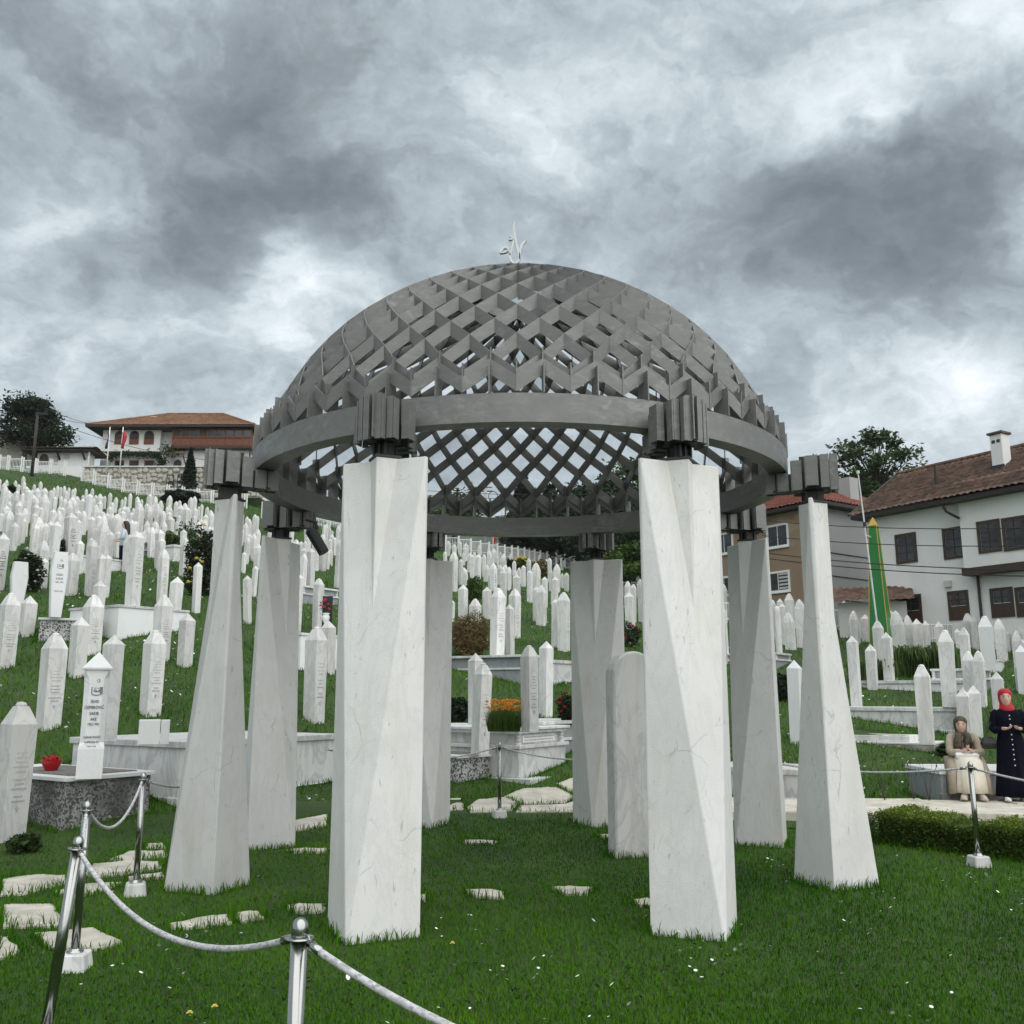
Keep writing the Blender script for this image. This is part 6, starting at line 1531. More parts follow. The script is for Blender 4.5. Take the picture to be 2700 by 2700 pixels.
# green obelisk and its flagpole
p = at(2324, 1676, 33.0); p.z = tz(p.x, p.y); topq = at(2305, 1364, p.y); hO = topq.z-p.z
t = empty('green_obelisk', p, R(-37)); tag(t, 'tall green tapering obelisk with gold tip and gold edges, beside the flagpole', 'obelisk')
k0, k1 = .36, .135; hc = hO-.32
MB().loft([[(-k0, -k0, -.3), (k0, -k0, -.3), (k0, k0, -.3), (-k0, k0, -.3)], [(-k1, -k1, hc), (k1, -k1, hc), (k1, k1, hc), (-k1, k1, hc)]]).build('shaft', M['green'], t)
MB().loft([[(-k1*1.1, -k1*1.1, hc), (k1*1.1, -k1*1.1, hc), (k1*1.1, k1*1.1, hc), (-k1*1.1, k1*1.1, hc)], [(-.01, -.01, hO), (.01, -.01, hO), (.01, .01, hO), (-.01, .01, hO)]]).build('tip', M['gold'], t)
for sx in (-1, 1):
    for sy in (-1, 1): MB().tube([(sx*k0, sy*k0, -.3), (sx*k1, sy*k1, hc)], .014, 6).build('edge_strip', M['gold'], t)
q = at(2312, 1640, p.y-1.0); qt = at(2262, 1245, p.y-1.0); t = empty('flagpole', q); tag(t, 'thin grey metal flagpole leaning beside the green obelisk', 'flagpole')
v = qt-q; MB().tube([-v*.12, v*.62, v], [.035, .03, .022], 8).build('shaft', M['steel_light'], t); MB().tube([v*.63, v*.66], .05, 8).build('collar', M['blackplastic'], t)
MB().tube([v*.57, at(2295, 1416, p.y-.2)-q], .03, 6).build('stay_arm', M['steel_light'], t); MB().tube([v*.99, v*1.01], .06, 8).build('finial', M['steel_light'], t)

# ================================================================== small things on tombs
q = on1(124, 2036)
t = empty('flower_bowl', (q.x, q.y+.1, h1+.01)); tag(t, 'red plastic bowl of red flowers on the low speckled tomb', 'flower bowl')
MB().lathe([(.06, 0), (.075, .01), (.115, .09), (.125, .13), (.118, .13), (.1, .09)], 14).build('bowl', M['redplastic'], t)
leaf_cloud(ball(240, (.10, .10, .05), (0, 0, .14), .2), .02, 'petals', M['red'], t)['kind'] = 'stuff'
q = on2(405, 1962)
t = empty('marble_block', (q.x, q.y, h2), R(20)); tag(t, 'square white marble block with a crack down its right side, on the long tomb', 'block')
MB().box((-.06, 0, .15), (.25, .25, .30)).build('block', M['marble_white'], t, bevel=.004); MB().box((.125, 0, .148), (.105, .25, .296)).build('broken_piece', M['marble_white'], t, bevel=.004)
q = hit(862, 1650); 
t = empty('flower_vase', at(858, 1652, 24)); tag(t, 'white urn of pink flowers before a dark frame, left of the large column', 'vase')
MB().lathe([(.06, 0), (.07, .02), (.03, .07), (.09, .16), (.10, .26), (.07, .30), (.11, .34)], 12).build('urn', M['marble_white'], t, smooth=True)
leaf_cloud(ball(160, (.14, .14, .16), (0, 0, .52), .3), .03, 'leaves', M['leaf'], t)['kind'] = 'stuff'
for k in range(9): link('flower', FLOWER('pink', .05), t, (random.uniform(-.13, .13), random.uniform(-.14, 0), random.uniform(.42, .68)))
t = empty('dark_frame', at(862, 1640, 24.6)); tag(t, 'dark framed plaque standing behind the white urn', 'plaque'); MB().box((0, 0, .2), (.26, .05, .95)).build('board', M['blackplastic'], t)
q = at(168, 1480, 33); t = empty('flag_staff', q); tag(t, 'dark green furled flag leaning by the tall black lettered stone', 'flag')
MB().tube([(0, 0, -.2), (.15, 0, 1.6)], [.06, .05], 6).build('furled_cloth', M['signgreen'], t); MB().tube([(.15, 0, 1.6), (.17, 0, 1.75)], .015, 5).build('staff', M['bark'], t)
# low wall the woman sits on
sa, sb = at(2470, 2040, 14.75), at(2680, 2040, 14.75)
seat = empty('tomb', (sa.x, 14.62, 0)); tag(seat, 'low grey kerbed tomb that the seated woman sits on', 'tomb')
boxpart('body', seat, 'marble_grey', 0, 2.4, 0, 1.2, -.2, .46, .01); boxpart('top_slab', seat, 'marble_slab', -.03, 2.43, -.03, 1.23, .46, .53, .01); boxpart('foot_course', seat, 'concrete', -.05, 2.45, -.09, -.001, -.2, .20, .01)
MASK.append([(sa.x-.05, 14.5), (sa.x+2.5, 14.5), (sa.x+2.5, 15.9), (sa.x-.05, 15.9)])

# ================================================================== people
def skin_body(name, joints, edges, mat, parent, root='pelvis', sub=2):
    me = bpy.data.meshes.new(name); bm = bmesh.new(); L = bm.verts.layers.skin.verify(); V = {}
    for k, (p, r) in joints.items():
        v = bm.verts.new(p); V[k] = v; v[L].radius = r if isinstance(r, tuple) else (r, r); v[L].use_root = (k == root)
    for a, b in edges: bm.edges.new((V[a], V[b]))
    bm.to_mesh(me); bm.free(); me.materials.append(mat)
    for p in me.polygons: p.use_smooth = True
    o = link(name, me, parent); m = o.modifiers.new('skin', 'SKIN'); m.use_smooth_shade = True
    s = o.modifiers.new('sub', 'SUBSURF'); s.levels = sub; s.render_levels = sub
    return o
def hand_joints(J, E, key, wrist, palm_dir, up, side, s=1.0):
    """palm and five unequal, curled fingers; up = the way the open palm faces"""
    w_ = Vector(wrist); d = Vector(palm_dir).normalized(); u = Vector(up).normalized(); sd = d.cross(u).normalized()*side
    pm = w_+d*.052*s; J[key+'palm'] = (pm, (.030*s, .015*s)); E.append((key+'wrist', key+'palm'))
    for k, (off, L) in enumerate(((-.026, .066), (-.009, .076), (.009, .072), (.026, .056))):
        b = pm+d*.038*s+sd*off*s; m1 = b+(d*.62+u*.28).normalized()*L*.5*s; t = m1+(d*.55+u*.75).normalized()*L*.5*s
        for n, q, r in (('b', b, .0095), ('m', m1, .0085), ('t', t, .0065)): J['%s%d%s' % (key, k, n)] = (q, r*s)
        E += [(key+'palm', '%s%db' % (key, k)), ('%s%db' % (key, k), '%s%dm' % (key, k)), ('%s%dm' % (key, k), '%s%dt' % (key, k))]
    tb = pm-d*.012*s-sd*.030*s; t1 = tb+(d*.6-sd*.6+u*.3).normalized()*.032*s; t2 = t1+(d*.9+u*.3).normalized()*.028*s
    for n, q, r in (('b', tb, .011), ('m', t1, .0095), ('t', t2, .0075)): J[key+'th'+n] = (q, r*s)
    E += [(key+'palm', key+'thb'), (key+'thb', key+'thm'), (key+'thm', key+'tht')]
def head_parts(t, c, yaw, s=1.0, glasses=False):
    """eyes, brows, lips on the face of a head centred at c; face looks to -y turned by yaw"""
    Mx = Matrix.Translation(c) @ Matrix.Rotation(yaw, 4, 'Z') @ Matrix.Scale(s, 4)
    for sx in (-1, 1):
        MB().lathe([(.001, -.007), (.010, -.004), (.013, 0), (.010, .004), (.001, .007)], 10, M=Mx @ Matrix.Translation((sx*.031, -.0835, .012)) @ Matrix.Scale(.55, 4, (0, 1, 0))).build('eye', M['hair'], t, smooth=True)
        MB().tube([(sx*.050, -.076, .030), (sx*.033, -.088, .037), (sx*.014, -.090, .033)], [.0018, .0034, .0026], 6, M=Mx).build('eyebrow', M['hair'], t, smooth=True)
    MB().tube([(-.022, -.082, -.048), (-.008, -.0945, -.044), (0, -.0955, -.046), (.008, -.0945, -.044), (.022, -.082, -.048)], [.002, .0055, .005, .0055, .002], 8, M=Mx).build('lips', M['lip'], t, smooth=True)
def face_mesh(mb, c, yaw, s=1.0):
    """head as one lofted form: jaw, cheeks, brow, skull and nose"""
    Mx = Matrix.Translation(c) @ Matrix.Rotation(yaw, 4, 'Z') @ Matrix.Scale(s, 4)
    rings = []; n = 28
    for z, rx, yf, yb in ((-.125, .038, .045, .06), (-.105, .045, .070, .065), (-.088, .052, .083, .07), (-.065, .060, .090, .078), (-.045, .066, .0925, .085), (-.02, .071, .092, .092), (.005, .0745, .0915, .098), (.03, .076, .092, .100), (.06, .075, .088, .098), (.09, .066, .072, .085), (.112, .045, .045, .058), (.122, .015, .015, .02)):
        R_ = []
        for j in range(n):
            a = 2*math.pi*j/n; x = rx*math.sin(a); cy = -math.cos(a); y = cy*(yf if cy < 0 else yb)
            if cy < -.96:                        # nose
                y -= {-.045: .010, -.02: .022, .005: .013, .03: .006}.get(z, 0)*1.0
            elif cy < -.8: y -= {-.02: .006, .005: .002}.get(z, 0); 
            if z in (.005, .03) and -.93 < cy < -.72: y += .006
            R_.append(Mx @ Vector((x, y, z)))
        rings.append(R_)
    mb.loft(rings); return mb
def robe(rings, name, mat, t, n=48, folds=0, seed=0, smooth=True):
    """cloth lofted through (centre, rx, ry, tilt, fold) rings"""
    r = random.Random(seed); ph = [r.uniform(0, 6.28) for _ in range(4)]; RR = []
    for (c, rx, ry, tl, fo) in rings:
        R_ = []; rot = Matrix.Rotation(tl, 3, 'X')
        for j in range(n):
            a = 2*math.pi*j/n; k = 1+fo*(math.sin(7*a+ph[0])*.6+math.sin(11*a+ph[1])*.5+math.sin(4*a+ph[2])*.4)
            R_.append(Vector(c)+rot @ Vector((rx*math.sin(a)*k, -ry*math.cos(a)*k, 0)))
        RR.append(R_)
    return MB().loft(RR).build(name, mat, t, smooth=smooth)
def shoe(t, p, rz, mat, s=1.0):
    R_ = []
    for y, wx, zt in ((-.155, .018, .03), (-.14, .036, .045), (-.09, .046, .058), (-.03, .045, .082), (.03, .040, .105), (.075, .036, .10), (.09, .02, .07)):
        R_.append([Vector((wx*math.sin(a), y, .004+zt/2-zt/2*math.cos(a))) for a in np.linspace(0, 2*math.pi, 13)[:-1]])
    mb = MB(); mb.loft(R_, M=Matrix.Scale(s, 4)); mb.box((0, -.032*s, .010), (.085*s, .235*s, .02)); return mb.build('shoe', M[mat], t, Vector(p), rz, smooth=True)
def standing_woman():
    p = at(2668, 2000, 14.15); zf = .145
    t = empty('person', (p.x, p.y, zf), R(-16)); tag(t, 'standing woman in red headscarf and long dark navy dress holding her hands open', 'person')
    J, E = {}, []
    J['pelvis'] = ((0, 0, .84), (.13, .10)); J['chest'] = ((0, 0, 1.12), (.13, .09)); J['neck'] = ((0, .005, 1.30), .05); J['skull'] = ((0, .01, 1.40), (.045, .045))
    E += [('pelvis', 'chest'), ('chest', 'neck'), ('neck', 'skull')]
    for s, k in ((-1, 'l'), (1, 'r')):
        J[k+'sh'] = ((s*.165, .01, 1.245), .05); J[k+'el'] = ((s*.205, .00, 1.01), .034); J[k+'wrist'] = ((s*.115, -.20, 1.015), .024)
        J[k+'hip'] = ((s*.09, 0, .78), .08); J[k+'kn'] = ((s*.09, -.01, .43), .055); J[k+'an'] = ((s*.09, .02, .09), .038); J[k+'toe'] = ((s*.10, -.11, .045), .03)
        E += [('chest', k+'sh'), (k+'sh', k+'el'), (k+'el', k+'wrist'), ('pelvis', k+'hip'), (k+'hip', k+'kn'), (k+'kn', k+'an'), (k+'an', k+'toe')]
        hand_joints(J, E, k, J[k+'wrist'][0], (-s*.62, -.75, .08), (0, -.25, 1), s)
    b = skin_body('body', J, E, M['skin'], t)
    mb = MB(); face_mesh(mb, Vector((-.01, -.01, 1.455)), R(-6)); mb.build('head', M['skin'], t, smooth=True); head_parts(t, Vector((-.01, -.01, 1.455)), R(-6))
    robe([((0, .01, .05), .245, .21, 0, .10), ((0, .01, .30), .22, .185, 0, .085), ((0, .01, .60), .195, .165, 0, .05), ((0, .01, .84), .178, .15, 0, .015), ((0, .005, .98), .145, .12, 0, .008), ((0, .0, 1.10), .175, .135, 0, .005),
          ((0, .0, 1.18), .185, .13, 0, 0), ((0, .005, 1.25), .175, .105, 0, 0), ((0, .01, 1.29), .115, .08, 0, 0), ((0, .01, 1.32), .06, .06, 0, 0)], 'dress', M['navy'], t, folds=1)
    for s in (-1, 1):
        MB().tube([(s*.13, .01, 1.26), (s*.165, .01, 1.22), (s*.195, .008, 1.11), (s*.212, 0, 1.0), (s*.20, -.06, .985), (s*.155, -.13, .995), (s*.12, -.19, 1.012)], [.05, .066, .060, .056, .052, .047, .042], 14).build('sleeve', M['navy'], t, smooth=True)
        shoe(t, (s*.105, -.06, 0), R(-14 if s < 0 else 8), 'shoe')
    robe([((0, .01, 1.235), .095, .085, 0, .02), ((0, .0, 1.29), .105, .10, 0, .02), ((-.005, .015, 1.335), .092, .088, 0, .01), ((-.008, .020, 1.37), .082, .082, 0, 0), ((-.01, .030, 1.42), .090, .088, 0, 0), ((-.01, .028, 1.465), .094, .096, 0, 0), ((-.01, .014, 1.495), .096, .104, 0, 0),
          ((-.01, .006, 1.53), .093, .106, 0, 0), ((-.01, .006, 1.56), .078, .092, 0, 0), ((-.01, .01, 1.582), .05, .058, 0, 0), ((-.01, .01, 1.592), .012, .015, 0, 0)], 'headscarf', M['scarf_red'], t)
    bm_ = MB().lathe([(.007, -.003), (.009, 0), (.006, .003)], 8, M=Matrix.Rotation(math.pi/2, 4, 'X')).mesh('button', M['petal'])
    for z in (1.20, 1.15, 1.07, .93, .86, .79, .72, .65, .58, .50): link('button', bm_, t, (-.005, -.137-(1.20-z)*.085, z))
    bag = empty('handbag', (p.x-.30, p.y+.04, zf+.72)); tag(bag, 'small black shoulder bag at the side of the standing woman', 'bag')
    MB().loft([[(-.09, -.03, 0), (.09, -.03, 0), (.09, .03, 0), (-.09, .03, 0)], [(-.11, -.045, .08), (.11, -.045, .08), (.11, .045, .08), (-.11, .045, .08)], [(-.07, -.02, .17), (.07, -.02, .17), (.07, .02, .17), (-.07, .02, .17)]]).build('pouch', M['blackplastic'], bag, bevel=.01)
    MB().tube([(-.06, 0, .16), (.05, .0, .36), (.18, .0, .55)], .007, 6).build('strap', M['blackplastic'], bag)
standing_woman()
def seated_woman():
    p = at(2550, 2000, 14.42); zf = .145
    t = empty('person', (p.x, p.y, zf), R(-14)); tag(t, 'seated woman in patterned olive headscarf, beige coat and long cream skirt', 'person')
    J, E = {}, []
    J['pelvis'] = ((0, .26, .50), (.13, .11)); J['chest'] = ((0, .24, .78), (.13, .09)); J['neck'] = ((0, .22, .95), .05); J['skull'] = ((0, .21, 1.03), .05)
    E += [('pelvis', 'chest'), ('chest', 'neck'), ('neck', 'skull')]
    for s, k in ((-1, 'l'), (1, 'r')):
        J[k+'sh'] = ((s*.165, .23, .89), .05); J[k+'el'] = ((s*.20, .10, .66), .036); J[k+'wrist'] = ((s*.085, -.06, .665), .023)
        J[k+'hip'] = ((s*.09, .20, .46), .08); J[k+'kn'] = ((s*.11, -.14, .48), .058); J[k+'an'] = ((s*.11, -.12, .09), .038); J[k+'toe'] = ((s*.12, -.25, .045), .03)
        E += [('chest', k+'sh'), (k+'sh', k+'el'), (k+'el', k+'wrist'), ('pelvis', k+'hip'), (k+'hip', k+'kn'), (k+'kn', k+'an'), (k+'an', k+'toe')]
        hand_joints(J, E, k, J[k+'wrist'][0], (-s*.75, -.35, .50), (0, -.5, .9), s)
    skin_body('body', J, E, M['skin'], t)
    c = Vector((-.012, .185, 1.045)); mb = MB(); face_mesh(mb, c, R(-10)); mb.build('head', M['skin'], t, smooth=True); head_parts(t, c, R(-10))
    robe([((0, -.16, .09), .195, .15, 0, .10), ((0, -.17, .25), .19, .15, 0, .075), ((0, -.15, .40), .185, .145, R(-12), .025), ((0, -.10, .50), .185, .13, R(-38), .01), ((0, .0, .535), .18, .105, R(-72), .0), ((0, .14, .55), .175, .11, R(-80), 0), ((0, .26, .58), .15, .10, R(-40), 0)], 'skirt', M['cream'], t)
    robe([((0, .26, .36), .225, .16, 0, .05), ((0, .27, .50), .195, .15, 0, .035), ((0, .25, .64), .165, .135, 0, .03), ((0, .24, .78), .172, .135, 0, .02), ((0, .23, .87), .165, .11, 0, 0), ((0, .225, .92), .12, .085, 0, 0), ((0, .22, .95), .06, .06, 0, 0)], 'coat', M['coat'], t)
    for s in (-1, 1):
        MB().tube([(s*.12, .23, .90), (s*.155, .225, .87), (s*.190, .17, .77), (s*.208, .10, .66), (s*.180, .04, .645), (s*.13, -.02, .655), (s*.095, -.05, .662)], [.045, .066, .062, .060, .056, .050, .045], 14).build('sleeve', M['coat'], t, smooth=True)
        MB().loft([[(s*.17, .22, .60), (s*.27, .30, .58), (s*.25, .10, .57), (s*.17, .02, .58)], [(s*.16, -.02, .50), (s*.29, .20, .42), (s*.27, -.08, .42), (s*.19, -.16, .46)], [(s*.18, -.08, .30), (s*.29, .12, .25), (s*.28, -.10, .25), (s*.205, -.18, .28)], [(s*.19, -.06, .09), (s*.30, .12, .05), (s*.30, -.12, .06), (s*.215, -.19, .08)]]).build('coat_skirt', M['coat'], t, smooth=True)
        shoe(t, (s*.115, -.19, 0), R(-18 if s < 0 else 6), 'shoe_beige')
        MB().loft([[(s*.02, .075, .88), (s*.10, .085, .93), (s*.13, .12, .93)], [(s*.03, .085, .74), (s*.115, .095, .80), (s*.14, .11, .84)]]).build('lapel', M['coat'], t)
    robe([((-.02, .16, .80), .105, .085, 0, .03), ((-.01, .185, .88), .115, .10, 0, .03), ((-.01, .20, .925), .096, .09, 0, .02), ((-.012, .208, .96), .082, .080, 0, 0), ((-.012, .224, 1.01), .090, .088, 0, 0), ((-.012, .222, 1.055), .094, .096, 0, 0), ((-.012, .209, 1.085), .096, .104, 0, 0),
          ((-.012, .201, 1.12), .093, .106, 0, 0), ((-.012, .201, 1.15), .078, .092, 0, 0), ((-.012, .205, 1.172), .05, .058, 0, 0), ((-.012, .205, 1.182), .012, .015, 0, 0)], 'headscarf', M['scarf_olive'], t)
    for s, x in ((1, -.085), (2, .05)):
        MB().tube([(x*.8, .10, .93), (x, .075, .85), (x*1.1, .07, .74), (x*1.15, .06, .66+.04*s)], [.045, .055, .06, .045], 12).build('scarf_end', M['scarf_olive'], t, smooth=True)
    b = empty('handbag', (p.x-.02, p.y-.03, zf+.575), R(-14)); tag(b, 'flat white handbag lying on the lap of the seated woman', 'bag')
    MB().loft([[(-.155, -.08, 0), (.155, -.08, 0), (.15, .08, .02), (-.15, .08, .02)], [(-.165, -.085, .05), (.165, -.085, .05), (.16, .08, .07), (-.16, .08, .07)], [(-.14, -.04, .085), (.14, -.04, .075), (.14, .07, .095), (-.14, .07, .095)]]).build('pouch', M['shoe'], b, bevel=.008)
    MB().tube([(-.165, -.088, .045), (0, -.09, .038), (.165, -.088, .05)], .004, 5).build('zip', M['steel_light'], b)
seated_woman()
def far_woman():
    Y = 31.0; hd = at(331, 1384, Y); z0 = hd.z-1.52
    t = empty('person', (hd.x, Y, z0), R(-75)); tag(t, 'dark haired woman in pale blue seen from the side among the left gravestones', 'person')
    J, E = {}, []
    J['pelvis'] = ((0, 0, .88), (.12, .10)); J['chest'] = ((0, 0, 1.16), (.12, .10)); J['neck'] = ((0, .0, 1.36), .05); J['skull'] = ((0, 0, 1.45), .05); E += [('pelvis', 'chest'), ('chest', 'neck'), ('neck', 'skull')]
    for s, k in ((-1, 'l'), (1, 'r')):
        J[k+'sh'] = ((s*.17, .01, 1.29), .05); J[k+'el'] = ((s*.20, -.02, 1.05), .04); J[k+'wrist'] = ((s*.16, -.22, .98), .026); J[k+'hip'] = ((s*.09, 0, .80), .08); J[k+'kn'] = ((s*.09, 0, .45), .06); J[k+'an'] = ((s*.09, .02, .08), .04); J[k+'toe'] = ((s*.09, -.12, .04), .03)
        E += [('chest', k+'sh'), (k+'sh', k+'el'), (k+'el', k+'wrist'), ('pelvis', k+'hip'), (k+'hip', k+'kn'), (k+'kn', k+'an'), (k+'an', k+'toe')]
        hand_joints(J, E, k, J[k+'wrist'][0], (0, -.9, -.2), (0, 0, 1), s)
    skin_body('body', J, E, M['skin'], t, sub=1)
    c = Vector((0, 0, 1.52)); mb = MB(); face_mesh(mb, c, 0); mb.build('head', M['skin'], t, smooth=True); head_parts(t, c, 0)
    robe([((0, 0, .80), .19, .15, 0, .02), ((0, 0, 1.0), .165, .13, 0, .01), ((0, 0, 1.2), .185, .135, 0, 0), ((0, 0, 1.31), .15, .10, 0, 0), ((0, 0, 1.37), .06, .06, 0, 0)], 'blouse', M['blueshirt'], t)
    for s in (-1, 1): MB().tube([(s*.14, 0, 1.30), (s*.19, 0, 1.24), (s*.205, -.01, 1.08), (s*.19, -.10, 1.02)], [.04, .065, .06, .055], 10).build('sleeve', M['blueshirt'], t, smooth=True)
    robe([((0, .02, .10), .13, .12, 0, 0), ((0, 0, .5), .16, .13, 0, 0), ((0, 0, .82), .185, .145, 0, 0)], 'trousers', M['navy'], t)
    robe([((0, .10, 1.02), .085, .05, 0, .04), ((0, .105, 1.2), .105, .06, 0, .03), ((0, .085, 1.36), .105, .075, 0, .02), ((0, .05, 1.47), .100, .092, 0, .01), ((0, .03, 1.55), .098, .105, 0, 0), ((0, .015, 1.61), .085, .098, 0, 0), ((0, .01, 1.65), .05, .06, 0, 0), ((0, .01, 1.66), .01, .01, 0, 0)], 'hair', M['hair'], t)
far_woman()

# ================================================================== grass and daisies
def inside(P, polys):
    m = np.zeros(len(P), bool)
    for pl in polys:
        pl = np.asarray(pl, float); lo, hi = pl.min(0), pl.max(0)
        c = np.where((P[:, 0] >= lo[0]) & (P[:, 0] <= hi[0]) & (P[:, 1] >= lo[1]) & (P[:, 1] <= hi[1]) & ~m)[0]
        if not len(c): continue
        q = P[c]; r = np.zeros(len(c), bool); n = len(pl)
        for i in range(n):
            (x0, y0), (x1, y1) = pl[i], pl[(i+1) % n]
            if y0 == y1: continue
            r ^= ((y0 > q[:, 1]) != (y1 > q[:, 1])) & (q[:, 0] < (x1-x0)*(q[:, 1]-y0)/(y1-y0)+x0)
        m[c[r]] = True
    return m
def wave(P, k, s):
    r = np.random.default_rng(s); v = np.zeros(len(P))
    for i in range(5):
        a = r.uniform(0, 6.28); f = k*r.uniform(.6, 1.7); v += np.sin(P[:, 0]*math.cos(a)*f+P[:, 1]*math.sin(a)*f+r.uniform(0, 6.28))
    return v/5
def scatter(n, d0, d1, half, power=1.0):
    """plan points, density falling with distance so that they stay about equally dense in the view"""
    u = RNG.uniform(0, 1, n); b = RNG.uniform(-half, half, n)
    d = d0*(d1/d0)**u if power == 1 else (d0**(1-power)+(d1**(1-power)-d0**(1-power))*u)**(1/(1-power))
    return np.stack([d*np.sin(b), d*np.cos(b)], 1)
def grass(name, P, h, wd, segs, lab=None, hv=.35, lean=.5):
    P = P[~inside(P, MASK)]; n = len(P)
    d = np.linalg.norm(P, axis=1)
    hh = h(d, P)*(1+hv*RNG.normal(0, 1, n)).clip(.35, 2.2); ww = wd(d)*RNG.uniform(.7, 1.3, n)
    a = RNG.uniform(0, 6.28, n); l = hh*RNG.uniform(.05, lean*2, n); dr = np.stack([np.cos(a), np.sin(a)], 1)
    fa = a+math.pi/2+RNG.normal(0, .5, n); sv = np.stack([np.cos(fa), np.sin(fa)], 1)*ww[:, None]/2
    z = terr(P[:, 0], P[:, 1])
    def pt(xy, zz_): return np.concatenate([xy, zz_[:, None]], 1)
    if segs == 1:
        V = np.stack([pt(P-sv, z-.01), pt(P+sv, z-.01), pt(P+dr*l[:, None], z+hh)], 1).reshape(-1, 3)
        F = np.arange(3*n).reshape(-1, 3); k = 3
    else:
        m = P+dr*(l*.35)[:, None]
        V = np.stack([pt(P-sv, z-.01), pt(P+sv, z-.01), pt(m-sv*.8, z+hh*.62), pt(m+sv*.8, z+hh*.62), pt(P+dr*l[:, None], z+hh)], 1).reshape(-1, 3)
        o = np.arange(n)[:, None]*5
        F = np.concatenate([o+[0, 1, 3], o+[0, 3, 2], o+[2, 3, 4]], 0); k = 5
    tn = np.clip(.45+.30*wave(P, 1.1, 3)+.22*wave(P, 4.2, 4)+RNG.normal(0, .13, n), 0, 1)
    return tag(link(name, npmesh(name, V, F, M['grass'], np.repeat(tn, k))), kind='stuff')
P = scatter(520000, 2.4, 17, .74, 1.35); P = P[P[:, 1] < 13.6+.0*P[:, 0]]
grass('lawn_grass', P, lambda d, p: .025+.008*wave(p, 1.1, 8)+.022*np.clip((wave(p, .6, 12)-.2), 0, 1), lambda d: .0030+.00034*d, 2)
P = scatter(300000, 10.5, 90, .72, 1.5); yb = lerp_tab(P[:, 0]/P[:, 1], ((-.6, 11.0), (-.3, 12.6), (-.1, 14.6), (.6, 14.4))); P = P[P[:, 1] > yb]
grass('hill_grass', P, lambda d, p: .048+.024*wave(p, .8, 5)+.0012*d, lambda d: .005+.0006*d, 1, lean=.6)
# longer tufts round the feet of columns, stones and slabs
T = []
for pl in MASK:
    pl = np.asarray(pl); c = pl.mean(0); dist = np.linalg.norm(c)
    if dist > 26: continue
    per = sum(np.linalg.norm(pl[(i+1) % len(pl)]-pl[i]) for i in range(len(pl)))
    for i in range(len(pl)):
        q = pl[(i+1) % len(pl)]-pl[i]; L = np.linalg.norm(q)
        if L < .01: continue
        m = int(L*(190 if dist < 12 else 90)); f = RNG.uniform(0, 1, m)[:, None]; nrm = np.array([q[1], -q[0]])/L
        s = np.sign(np.dot(pl[i]+q/2-c, nrm)) or 1
        T.append(pl[i]+q*f+nrm*s*np.abs(RNG.normal(.006, .03, m))[:, None])
P = np.concatenate(T); P = P[(P[:, 1] > 2)]
P = P[~((P[:, 1] > 12.7) & (P[:, 0] > 2.4) & (P[:, 1] < 14.6))]
grass('edge_grass', P, lambda d, p: .062+.0*d+.02*wave(p, 3, 2), lambda d: .004+.0004*d, 2, hv=.45, lean=.45)
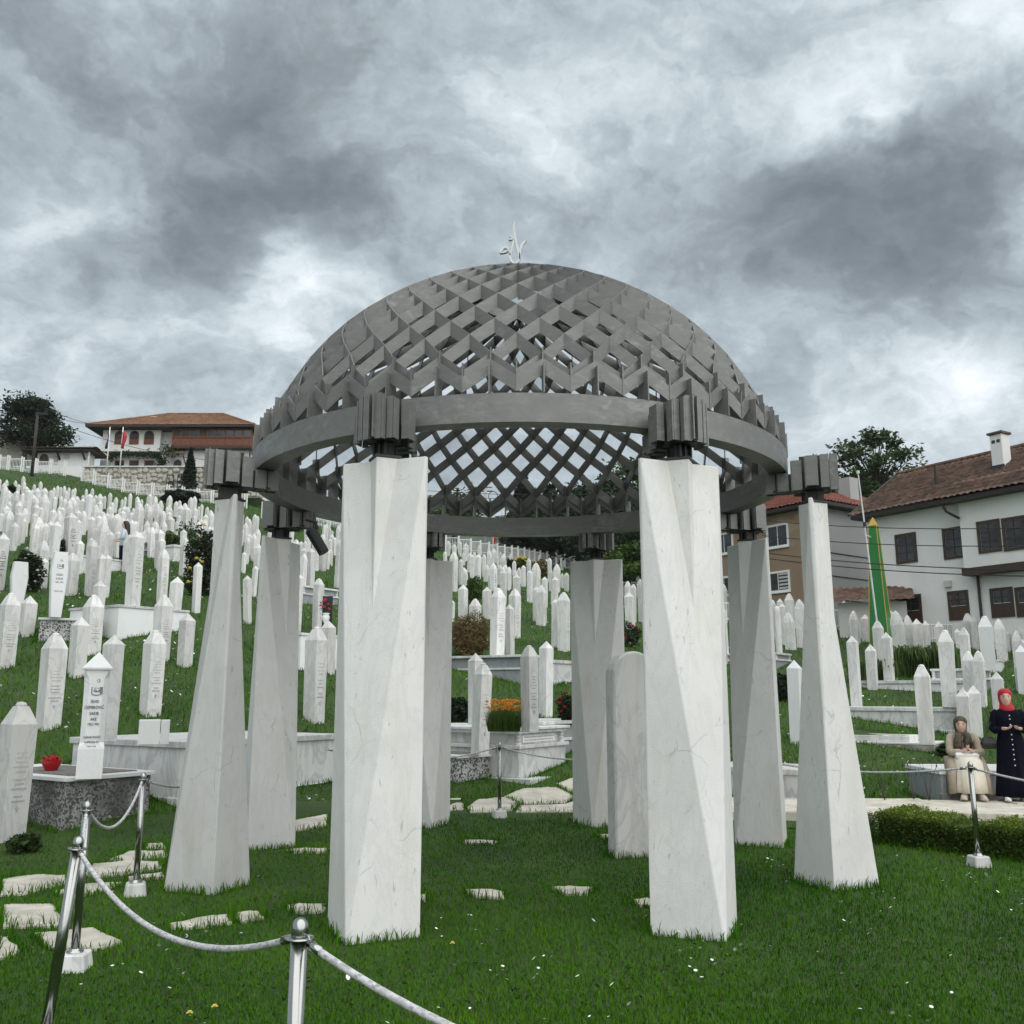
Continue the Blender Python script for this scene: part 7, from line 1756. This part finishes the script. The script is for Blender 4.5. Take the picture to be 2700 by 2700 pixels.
def daisies(name, P, r):
    P = P[~inside(P, MASK)]; n = len(P); d = np.linalg.norm(P, axis=1); rr = r(d)*RNG.uniform(.7, 1.25, n); z = terr(P[:, 0], P[:, 1])+RNG.uniform(.045, .075, n)+.0006*d
    k = 7; a = np.arange(k)*2*math.pi/k; tx, ty = RNG.normal(0, .45, n), RNG.normal(-.25, .4, n)
    ring_ = np.stack([np.cos(a), np.sin(a)], 1)[None]*rr[:, None, None]; zz_ = z[:, None]+ring_[:, :, 0]*tx[:, None]+ring_[:, :, 1]*ty[:, None]
    V = np.concatenate([np.concatenate([P[:, None, :]+ring_, zz_[:, :, None]], 2), np.concatenate([P, (z+rr*.25)[:, None]], 1)[:, None, :]], 1).reshape(-1, 3)
    o = (np.arange(n)*(k+1))[:, None]; F = np.concatenate([o+[i, (i+1) % k, k] for i in range(k)], 0)
    return tag(link(name, npmesh(name, V, F, M['petal'])), kind='stuff')
cl = scatter(90, 3.6, 12.5, .62, 1.2); cl = cl[(cl[:, 0] > -1) | (RNG.uniform(0, 1, len(cl)) < .35)]
P = np.concatenate([cl[RNG.integers(0, len(cl), 430)]+RNG.normal(0, .17, (430, 2)), scatter(170, 3.2, 13, .65, 1.2)]); P = P[P[:, 1] < 12.6]
P = P[~((np.abs(P[:, 0]-.1) < 2.3) & (P[:, 1] > 7.4))]
daisies('daisies', P, lambda d: .0092+.0002*d)
P = scatter(5200, 11.2, 48, .68, 1.3); yb = lerp_tab(P[:, 0]/P[:, 1], ((-.6, 10.6), (-.3, 12.4), (-.1, 15.0), (.6, 14.8))); P = P[(P[:, 1] > yb) & (wave(P, .9, 31) > -.25)]
daisies('daisies', P, lambda d: .013+.0005*d)
for (px, py) in ((566, 2655), (1193, 2488), (500, 2672)):
    q = atz(px, py, .05); f_ = link('dandelion', FLOWER('yellowf', .016), None, q); tag(f_, {566: 'single yellow dandelion left of the foreground post', 1193: 'yellow dandelion between the front columns', 500: 'yellow dandelion nearest the lower left corner'}[px], 'flower')
# clover-like low leaves that break up the turf
P = scatter(16000, 2.6, 11, .72, 1.2); P = P[~inside(P, MASK)]; P = P[wave(P, 1.8, 77) > .12]
tag(leaf_cloud(np.concatenate([P, (terr(P[:, 0], P[:, 1])+RNG.uniform(.012, .035, len(P)))[:, None]], 1), .013, 'clover', M['leaf'], upbias=1), kind='stuff')

# ================================================================== air
hz_m = bpy.data.materials.new('haze'); hz_m.use_nodes = True; ht = hz_m.node_tree; ht.nodes.clear()
ho = ht.nodes.new('ShaderNodeOutputMaterial'); hv = ht.nodes.new('ShaderNodeVolumePrincipled'); hv.inputs['Color'].default_value = (.88, .93, .98, 1); hv.inputs['Density'].default_value = .00018
ht.links.new(hv.outputs[0], ho.inputs['Volume'])
hb = MB().box((0, 0, 180), (3440, 3440, 420)).build('haze', hz_m); tag(hb, kind='stuff')
